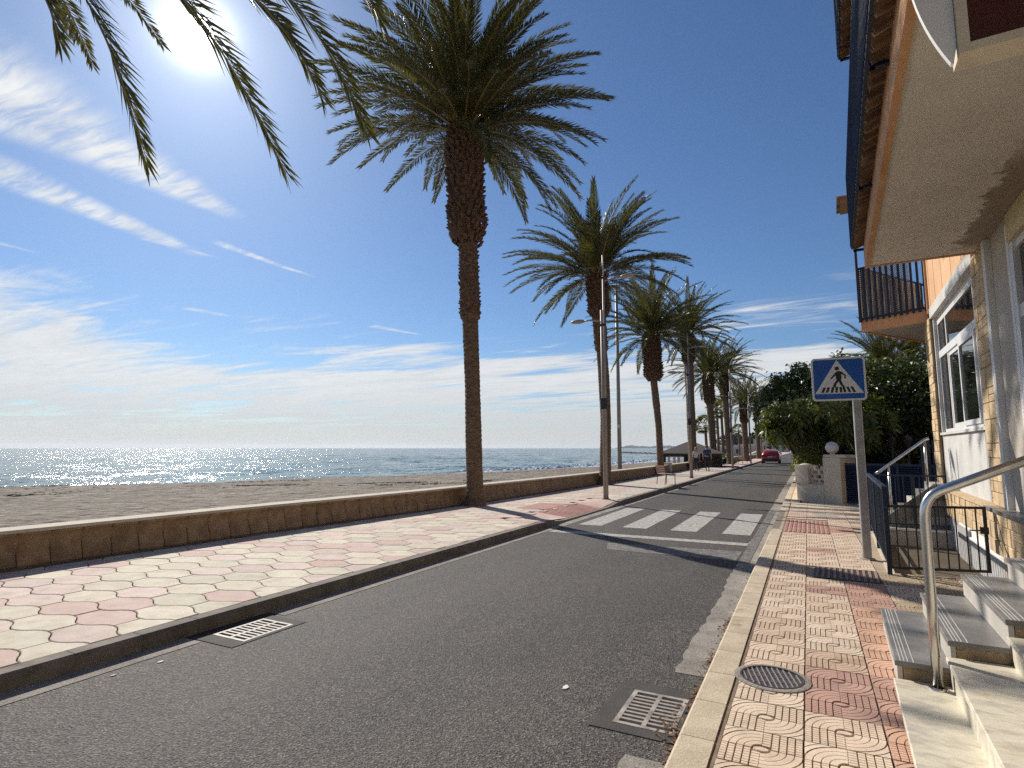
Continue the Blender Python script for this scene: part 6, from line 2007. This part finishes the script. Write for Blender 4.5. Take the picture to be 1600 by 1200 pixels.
# ================================================================== HUT, SHORE FEATURES
def hut():
    cx, cy = -11.4, 52.5
    cx, cy = on_ray(1079, 53.0)
    az = radians(10)
    t = thing('beach_hut', 'open beach bar hut with grey-brown hipped roof beyond the sea wall', 'hut', (cx, cy, -.5), az)
    W, D = 2.45, 2.4; ze, zp = 1.75, 2.72
    q = MB(); e = .25
    A = [(-W - e, -D - e, ze), (W + e, -D - e, ze), (W + e, D + e, ze), (-W - e, D + e, ze)]; R0, R1 = (-.35, 0, zp), (.35, 0, zp)
    q.add(A + [R0, R1] + [(a[0], a[1], ze - .09) for a in A], [(0, 1, 5, 4), (1, 2, 5), (2, 3, 4, 5), (3, 0, 4), (9, 8, 7, 6), (0, 6, 7, 1), (1, 7, 8, 2), (2, 8, 9, 3), (3, 9, 6, 0)])
    q.build('roof', M['roof'], t)
    q = MB(); q.box(-W, W, -D, D, ze - .30, ze - .095); q.build('eave_beam', M['black'], t)
    for sx in (-1, 1):
        for sy in (-1, 1):
            q = MB(); q.box(sx * (W - .1) - .12, sx * (W - .1) + .12, sy * (D - .1) - .12, sy * (D - .1) + .12, -.4, ze - .301); q.build('post', M['black'], t)
    q = MB(); q.box(-.6, W - .3, -.4, D - .3, -.4, ze - .31); q.build('kitchen_block', M['black'], t)
    q = MB(); q.box(-W + .2, W - .2, D - .35, D - .3, -.3, .45); q.build('counter', M['black'], t)
    for k, xx in enumerate((-1.9, -1.45, -1.1)):
        q = MB(); q.box(xx, xx + .22, -D + .02, -D + .05, -.3, ze - .31); q.build('curtain', M['white'], t)
    q = MB(); q.box(-.6, .4, -D + .1, -D + .5, -.3, .55); q.build('counter_front', M['black'], t)
    q = MB(); q.box(-W - .2, W + .2, -D - .2, D + .2, -.9, -.4); q.build('deck', M['conc'], t)
    x, y = on_ray(1030, 52)
    p = thing('beach_post', 'short dark post standing left of the beach hut', 'post', (x, y, -.6)); q = MB(); q.tube([(0, 0, 0), (0, 0, 2.3)], .09, 8); q.build('shaft', M['black'], p)


hut()


def far_things():
    # breakwater
    t = thing('breakwater', 'long low dark rock breakwater lying in the sea left of the hut', 'breakwater', (0, 0, SEA_Z))
    x0, y0 = on_ray(972, 330); x1, y1 = on_ray(1032, 260)
    rnd = random.Random(9); q = MB()
    for k in range(170):
        u = k / 169; x, y = x0 + (x1 - x0) * u + rnd.gauss(0, 1.0), y0 + (y1 - y0) * u + rnd.gauss(0, 1.0); s = rnd.uniform(.35, .9)
        n = 6; pts = [(x + s * 1.4 * cos(2 * pi * j / n) * rnd.uniform(.7, 1.2), y + s * 1.4 * sin(2 * pi * j / n) * rnd.uniform(.7, 1.2), 0) for j in range(n)]
        q.add(pts + [(x + rnd.uniform(-.3, .3), y, s * rnd.uniform(.6, 1.0))], [(j, (j + 1) % n, n) for j in range(n)])
    q.build('rocks', M['rock'], t, kind='stuff')
    # headland far along the coast
    mh_ = mat('far_headland', (0.13, 0.15, 0.10), (0.26, 0.24, 0.19), .004, .95)
    q = MB(); n = 60; rows = []
    for (D, hs) in ((5200, 1.0), (5600, 1.35)):
        pts = []
        for k in range(n + 1):
            px = 960 + (1175 - 960) * k / n; x, y = on_ray(px, D)
            h = hs * (13 + 7 * sin(k * .22) ** 2 + 2.5 * sin(k * 1.1) + 1.6 * sin(k * 2.7)) * min(1, k / 5)
            pts.append((x, y, max(h, .0)))
        rows.append(pts)
    base = [(x, y, -2) for x, y, _ in rows[0]]
    vs = base + rows[0] + rows[1]; fs = []
    for k in range(n): fs += [(k, k + 1, n + 2 + k, n + 1 + k), (n + 1 + k, n + 2 + k, 2 * n + 3 + k, 2 * n + 2 + k)]
    vs2 = [(x * 1.1, y * 1.1, -2) for x, y, _ in rows[1]]; b = len(vs); vs += vs2
    for k in range(n): fs.append((2 * n + 2 + k, 2 * n + 3 + k, b + k + 1, b + k))
    q.add(vs, fs); q.build('headland', mh_, kind='structure', smooth=True)
    # green hill behind the end of the promenade
    tm = mat('far_hill_scrub', (0.05, 0.065, 0.035), (0.11, 0.115, 0.07), .08, .95, .8, .25)
    V = []; F = []; nx, ny = 60, 16
    for j in range(ny + 1):
        for i in range(nx + 1):
            px = 1120 + 190 * i / nx; D = 420 + 20 * j; x, y = on_ray(px, D)
            u = j / ny; h = (9 * sin(pi * min(1, u * 1.0)) * (0.55 + .45 * sin(i * .16 + .8)) + 1.8 * float(vnoise(np.array([i * .5]), np.array([j * .9]), 4)[0])) * min(1, i / 9)
            V.append((x, y, h - .3))
    for j in range(ny):
        for i in range(nx): a = j * (nx + 1) + i; F.append((a, a + 1, a + nx + 2, a + nx + 1))
    link('hill', np_mesh('hill', V, F, tm, True), kind='structure')
    tree('far_wood', 'dark green woodland on the low hill beyond the promenade end', 'trees', 0, 0, [(*on_ray(1135 + 9 * k, 400), 6 + 2.0 * sin(k * 1.3), 7, 7, 3.2) for k in range(12)], 9000, .9, 50, [M['ficus']], None)
    # pale low beach houses along the far shore
    labs = ['low pale flat-roofed building left of the third lamp, far along the shore', 'small white building right of the third lamp, far along the shore', 'cream building with dark openings at the far end of the promenade']
    for i, (px, D, w, h) in enumerate([(1148, 150, 5.5, 2.2), (1163, 165, 6, 2.6), (1174, 190, 6, 3.0)]):
        x, y = on_ray(px, D); b = thing('beach_building', labs[i], 'building', (x, y, -.3), radians(-15), 'far buildings on the shore')
        q = MB(); q.box(-w / 2, w / 2, -2, 2, 0, h); q.build('wall', M['cream'], b)
        q = MB(); q.box(-w / 2 - .2, w / 2 + .2, -2.2, 2.2, h + .001, h + .2); q.build('roof', M['white'], b)
        for k in range(3):
            q = MB(); q.box(-w / 2 + .6 + k * 1.6, -w / 2 + 1.4 + k * 1.6, -2.03, -2.001, .7, 1.7); q.build('window', M['black'], b)
    # end of street: pale houses
    for i, (px, D, w, h, lab) in enumerate([(1196, 260, 9, 5.5, 'pale house closing the street behind the red car'), (1215, 240, 8, 5.0, 'second pale house at the end of the street, to the right')]):
        x, y = on_ray(px, D); b = thing('house', lab, 'house', (x, y, -.1), 0, 'houses at the end of the street')
        q = MB(); q.box(-w / 2, w / 2, 0, 8, 0, h); q.build('wall', M['cream'], b)
        q = MB(); q.prism([(-w / 2 - .3, -.3), (w / 2 + .3, -.3), (w / 2 + .3, 8.3), (-w / 2 - .3, 8.3)], h + .001, h + .3); q.build('roof', M['rtile'], b)
        for k in range(3):
            q = MB(); q.box(-w / 2 + 1 + k * 2.4, -w / 2 + 2 + k * 2.4, -.04, -.001, 1.2, 2.6); q.build('window', M['black'], b)
    # end of the promenade: stepped pale ramp wall
    x, y = on_ray(1168, 105); b = thing('ramp_wall', 'pale sloping ramp wall where the promenade bends, far off', 'wall', (x, y, 0), 0)
    q = MB(); q.ext([(-9, 0), (0, 0), (0, 1.2), (-9, .5)], 'z', 0, .5) if False else q.ext([(0, 0), (22, 0), (22, 1.15), (0, .55)], 'x', -.25, .25); q.build('face', M['cream'], b)


far_things()


# ================================================================== RED CAR
def red_car():
    t = thing('parked_car', 'red hatchback seen from behind, parked at the left kerb far down the road', 'car', (-3.72, 71.0, 0))
    # body sections along y: (y, half width, z bottom, belt height, roof half width, roof z)
    secs = [(-2.05, .78, .30, .72, .60, .74), (-2.0, .86, .26, .92, .70, .98), (-1.75, .90, .22, .98, .72, 1.26), (-1.3, .91, .20, .98, .70, 1.44), (-.3, .91, .20, .97, .68, 1.50), (.6, .91, .20, .95, .66, 1.42), (1.15, .90, .20, .93, .68, 1.06), (1.9, .86, .22, .82, .70, .86), (2.1, .74, .32, .62, .60, .66)]
    V = []; F = []
    for y, hw, zb, zt, rw, rz in secs:
        ring = [(-hw * .92, zb), (-hw, zb + .16), (-hw, zt - .12), (-hw * .965, zt), (-rw, rz - .05), (-rw * .8, rz), (0, rz + .02), (rw * .8, rz), (rw, rz - .05), (hw * .965, zt), (hw, zt - .12), (hw, zb + .16), (hw * .92, zb)]
        V += [(x, y, z) for x, z in ring]
    n = 13
    for i in range(len(secs) - 1):
        for k in range(n - 1): F.append((i * n + k, i * n + k + 1, (i + 1) * n + k + 1, (i + 1) * n + k))
        F.append((i * n + n - 1, i * n, (i + 1) * n, (i + 1) * n + n - 1))
    F += [tuple(range(n - 1, -1, -1)), tuple((len(secs) - 1) * n + k for k in range(n))]
    q = MB(); q.add(V, [f[::-1] for f in F]); q.build('body', M['car_red'], t, smooth=True)
    q = MB(); q.face([(-.60, -2.02, .96), (.60, -2.02, .96), (.56, -1.42, 1.40), (-.56, -1.42, 1.40)]); q.build('rear_window', M['glass'], t)
    for s in (-1, 1):
        q = MB(); q.face([(s * .90, -1.6, .99), (s * .90, .9, .96), (s * .715, .55, 1.36), (s * .73, -1.25, 1.40)]); q.build('side_window', M['glass'], t)
        q = MB(); q.box(s * .83 - .05, s * .83 + .05, -2.08, -1.9, .70, .95); q.build('tail_light', M['lamp_red'], t)
        for yy_ in (-1.25, 1.3):
            q = MB(); q.tube([(s * .72, yy_, .32), (s * .915, yy_, .32)], .32, 16); w_ = q.build('wheel', M['rubber'], t)
            q = MB(); q.tube([(s * .90, yy_, .32), (s * .925, yy_, .32)], .19, 12); q.build('hub', M['galv'], w_)
        q = MB(); q.box(s * 1.0 - .08, s * 1.0 + .08, .45, .55, .95, 1.10); q.build('door_mirror', M['car_red'], t)
    q = MB(); q.box(-.26, .26, -2.10, -2.07, .66, .78); q.build('number_plate', M['white'], t)
    q = MB(); q.box(-.80, .80, -2.13, -1.95, .28, .50); q.build('bumper', M['black'], t)
    q = MB(); q.box(-.85, .85, -2.03, -1.9, .80, .86); q.build('boot_line', M['black'], t) if False else None


red_car()


# ================================================================== PEOPLE
def skinned(name, joints, edges, m_, parent, sub=2, root=0):
    me = bpy.data.meshes.new(name); me.from_pydata([j[0] for j in joints], edges, []); me.materials.append(m_)
    o = bpy.data.objects.new(name, me); COL.objects.link(o); o.parent = parent
    sk = o.modifiers.new('skin', 'SKIN'); sk.use_smooth_shade = True
    if not me.skin_vertices: 
        bm_ = None
    lay = me.skin_vertices[0].data if me.skin_vertices else None
    if lay is None:
        import bmesh
        b = bmesh.new(); b.from_mesh(me); b.verts.layers.skin.verify(); b.to_mesh(me); b.free(); lay = me.skin_vertices[0].data
    for i, j in enumerate(joints):
        r = j[1]; lay[i].radius = (r, r) if not isinstance(r, tuple) else r; lay[i].use_root = (i == root)
    ss = o.modifiers.new('sub', 'SUBSURF'); ss.levels = sub; ss.render_levels = sub
    return o


def walker(x, y, rz, h, label, top_m, leg_m, hair_m, woman, stride=.26, arm_out=.0, bag=False):
    t = thing('person', label, 'person', (x, y, PZ), rz)
    s = h / 1.75; sh = .175 if woman else .205; hp = .095
    k = lambda *p: tuple(c * s for c in p)
    # body: pelvis, spine, neck, head, arms, legs (facing +y, walking)
    J = [(k(0, 0, .95), .12 * s), (k(0, 0, 1.12), .115 * s), (k(0, .0, 1.32), (.155 * s, .11 * s)), (k(0, 0, 1.46), .06 * s), (k(0, .015, 1.53), .055 * s), (k(0, .02, 1.60), .088 * s), (k(0, .02, 1.68), .082 * s),
         (k(-sh, 0, 1.40), .055 * s), (k(-sh - .05, -.04, 1.14), .042 * s), (k(-sh - .06, .04, .90), .032 * s),
         (k(sh, 0, 1.40), .055 * s), (k(sh + .05, .03, 1.14), .042 * s), (k(sh + .05, .16, .93), .032 * s),
         (k(-hp, 0, .88), .085 * s), (k(-hp, .10, .50), .058 * s), (k(-hp, .10 - stride * .1, .10), .04 * s), (k(-hp, .20, .035), .036 * s),
         (k(hp, 0, .88), .085 * s), (k(hp, -.02, .50), .058 * s), (k(hp, -stride, .13), .04 * s), (k(hp, -stride + .14, .04), .036 * s)]
    E = [(0, 1), (1, 2), (2, 3), (3, 4), (4, 5), (5, 6), (2, 7), (7, 8), (8, 9), (2, 10), (10, 11), (11, 12), (0, 13), (13, 14), (14, 15), (15, 16), (0, 17), (17, 18), (18, 19), (19, 20)]
    skinned('body', J, E, M['skin'], t)
    # hands with fingers
    for (jx, sg) in ((9, -1), (12, 1)):
        p = Vector(J[jx][0]); q = MB(); q.sphere(tuple(p + Vector((0, .01, -.05 * s))), .038 * s, 8, 6, sc=(.55, .9, 1.2))
        for f in range(4): q.tube([p + Vector((0, (-.024 + f * .016) * s + .01, -.085 * s)), p + Vector((0, (-.024 + f * .018) * s + .02, -.125 * s)), p + Vector((0, (-.02 + f * .018) * s + .035, (-.150 - .01 * (f in (1, 2))) * s))], [.009 * s, .0085 * s, .007 * s], 5)
        q.tube([p + Vector((-sg * .0, .03 * s, -.03 * s)), p + Vector((-sg * .02, .055 * s, -.075 * s))], [.011 * s, .008 * s], 5); q.build('hand', M['skin'], t)
    # clothing
    T = [(J[0][0], .135 * s), (J[1][0], .135 * s), (J[2][0], (.175 * s, .13 * s)), (k(0, 0, 1.44), .075 * s), (J[7][0], .07 * s), (k(-sh - .045, -.035, 1.18), .058 * s), (J[10][0], .07 * s), (k(sh + .045, .025, 1.18), .058 * s)]
    skinned('shirt', T, [(0, 1), (1, 2), (2, 3), (2, 4), (4, 5), (2, 6), (6, 7)], top_m, t)
    L = [(k(0, 0, .97), .135 * s), (J[13][0], .105 * s), (J[14][0], .075 * s), (k(-hp, .08, .14), .055 * s), (J[17][0], .105 * s), (J[18][0], .075 * s), (k(hp, -stride * .95, .17), .055 * s)]
    skinned('trousers', L, [(0, 1), (1, 2), (2, 3), (0, 4), (4, 5), (5, 6)], leg_m, t)
    for c, rx in ((J[16][0], 0), (J[20][0], 0)):
        q = MB(); q.sphere((c[0], c[1] - .05 * s, .045 * s), .10 * s, 10, 6, sc=(.48, 1.25, .45)); q.build('shoe', M['black'], t, smooth=True)
    hc = k(0, .005, 1.665)
    q = MB(); q.sphere(hc, .108 * s, 14, 10, sc=(.95, 1.02, 1.0))
    if woman: q.sphere(k(0, -.055, 1.53), .10 * s, 12, 8, sc=(1.0, .65, 1.5))
    q.build('hair', hair_m, t, smooth=True)
    f = MB()
    for sx in (-1, 1): f.sphere(k(sx * .032, .103, 1.635), .010 * s, 6, 4)
    f.build('eyes', M['black'], t)
    f = MB(); f.sphere(k(0, .112, 1.60), .016 * s, 6, 5, sc=(.7, 1, 1.3)); f.build('nose', M['skin'], t)
    f = MB(); f.sphere(k(0, .100, 1.565), .018 * s, 6, 4, sc=(1.3, .4, .3)); f.build('mouth', M['lamp_red'], t)
    for sx in (-1, 1):
        f = MB(); f.sphere(k(sx * .098, .01, 1.62), .026 * s, 6, 6, sc=(.4, .8, 1.2)); f.build('ear', M['skin'], t)
    if bag:
        q = MB(); q.bbox(-.15 * s, .15 * s, -.27 * s, -.13 * s, 1.02 * s, 1.42 * s, .03); q.build('backpack', M['shirt_blue'], t)
    return t


walker(-6.85, 40.9, radians(8), 1.62, 'blond woman in white top and dark leggings, walking away', M['top_white'], M['trouser'], M['hair_blond'], True)
walker(-6.20, 41.3, radians(4), 1.76, 'man in blue shirt and dark trousers walking beside the blond woman', M['shirt_blue'], M['trouser'], M['hair_dark'], False, stride=.10)


def scooter():
    x, y = -1.75, 92
    t = thing('motor_scooter', 'dark motor scooter ridden on the right side far down the road', 'motor scooter', (x, y, 0))
    for yy_ in (-.62, .62):
        q = MB(); q.tube([(-.06, yy_, .28), (.06, yy_, .28)], .28, 16); q.build('wheel', M['rubber'], t)
    q = MB(); q.box(-.17, .17, -.75, .05, .42, .78); q.box(-.15, .15, .05, .45, .30, .38); q.bar((0, .45, .35), (0, .62, .95), .28, .05); q.build('body', M['black'], t)
    q = MB(); q.tube([(-.33, .55, 1.05), (0, .62, 1.0), (.33, .55, 1.05)], .02, 6); q.build('handlebar', M['black'], t)
    q = MB(); q.box(-.14, .14, -.80, -.75, .62, .72); q.build('tail_light', M['lamp_red'], t)
    p = thing('person', 'rider in a red jacket and dark helmet sitting on the scooter', 'person', (x, y - .2, .0))
    J = [((0, 0, .88), .13), ((0, .03, 1.12), .13), ((0, .08, 1.34), (.17, .12)), ((0, .10, 1.46), .06), ((0, .12, 1.58), .10), ((-.2, .09, 1.36), .06), ((-.28, .32, 1.16), .045), ((-.29, .70, 1.10), .035), ((.2, .09, 1.36), .06), ((.28, .32, 1.16), .045), ((.29, .70, 1.10), .035),
         ((-.12, .1, .84), .095), ((-.17, .45, .80), .07), ((-.15, .48, .45), .05), ((-.15, .58, .40), .04), ((.12, .1, .84), .095), ((.17, .45, .80), .07), ((.15, .48, .45), .05), ((.15, .58, .40), .04)]
    E = [(0, 1), (1, 2), (2, 3), (3, 4), (2, 5), (5, 6), (6, 7), (2, 8), (8, 9), (9, 10), (0, 11), (11, 12), (12, 13), (13, 14), (0, 15), (15, 16), (16, 17), (17, 18)]
    skinned('body', J, E, M['trouser'], p)
    T = [((0, 0, .90), .15), ((0, .03, 1.12), .155), ((0, .08, 1.34), (.20, .145)), ((-.2, .09, 1.36), .08), ((-.28, .32, 1.16), .06), ((.2, .09, 1.36), .08), ((.28, .32, 1.16), .06)]
    skinned('jacket', T, [(0, 1), (1, 2), (2, 3), (3, 4), (2, 5), (5, 6)], M['shirt_red'], p)
    q = MB(); q.sphere((0, .12, 1.62), .145, 14, 10); q.build('helmet', M['shirt_red'], p, smooth=True)


scooter()
# litter bin beside the fifth palm
x, y = -7.1, 49.0
t = thing('litter_bin', 'dark litter bin by the fifth palm, right of the couple', 'litter bin', (x, y, PZ))
q = MB(); q.lathe([(.22, .06), (.26, .85), (.24, .86), (.20, .1)], 0, 0, 14); q.build('basket', M['black'], t)
q = MB(); q.tube([(0, .3, 0), (0, .3, 1.0)], .03, 8); q.build('post', M['black'], t)

# ================================================================== AIR
def haze():
    m = bpy.data.materials.new('sea_haze'); m.use_nodes = True
    nt = m.node_tree
    for n in list(nt.nodes):
        if n.type != 'OUTPUT_MATERIAL': nt.nodes.remove(n)
    out = [n for n in nt.nodes if n.type == 'OUTPUT_MATERIAL'][0]
    v = nt.nodes.new('ShaderNodeVolumePrincipled'); v.inputs['Color'].default_value = (0.86, 0.93, 1.0, 1); v.inputs['Density'].default_value = 0.00008
    v.inputs['Anisotropy'].default_value = 0.3
    nt.links.new(v.outputs[0], out.inputs['Volume'])
    q = MB(); q.box(-12100, 6100, -6100, 12100, -4.0, 62.0); q.build('haze', m, kind='stuff')


haze()
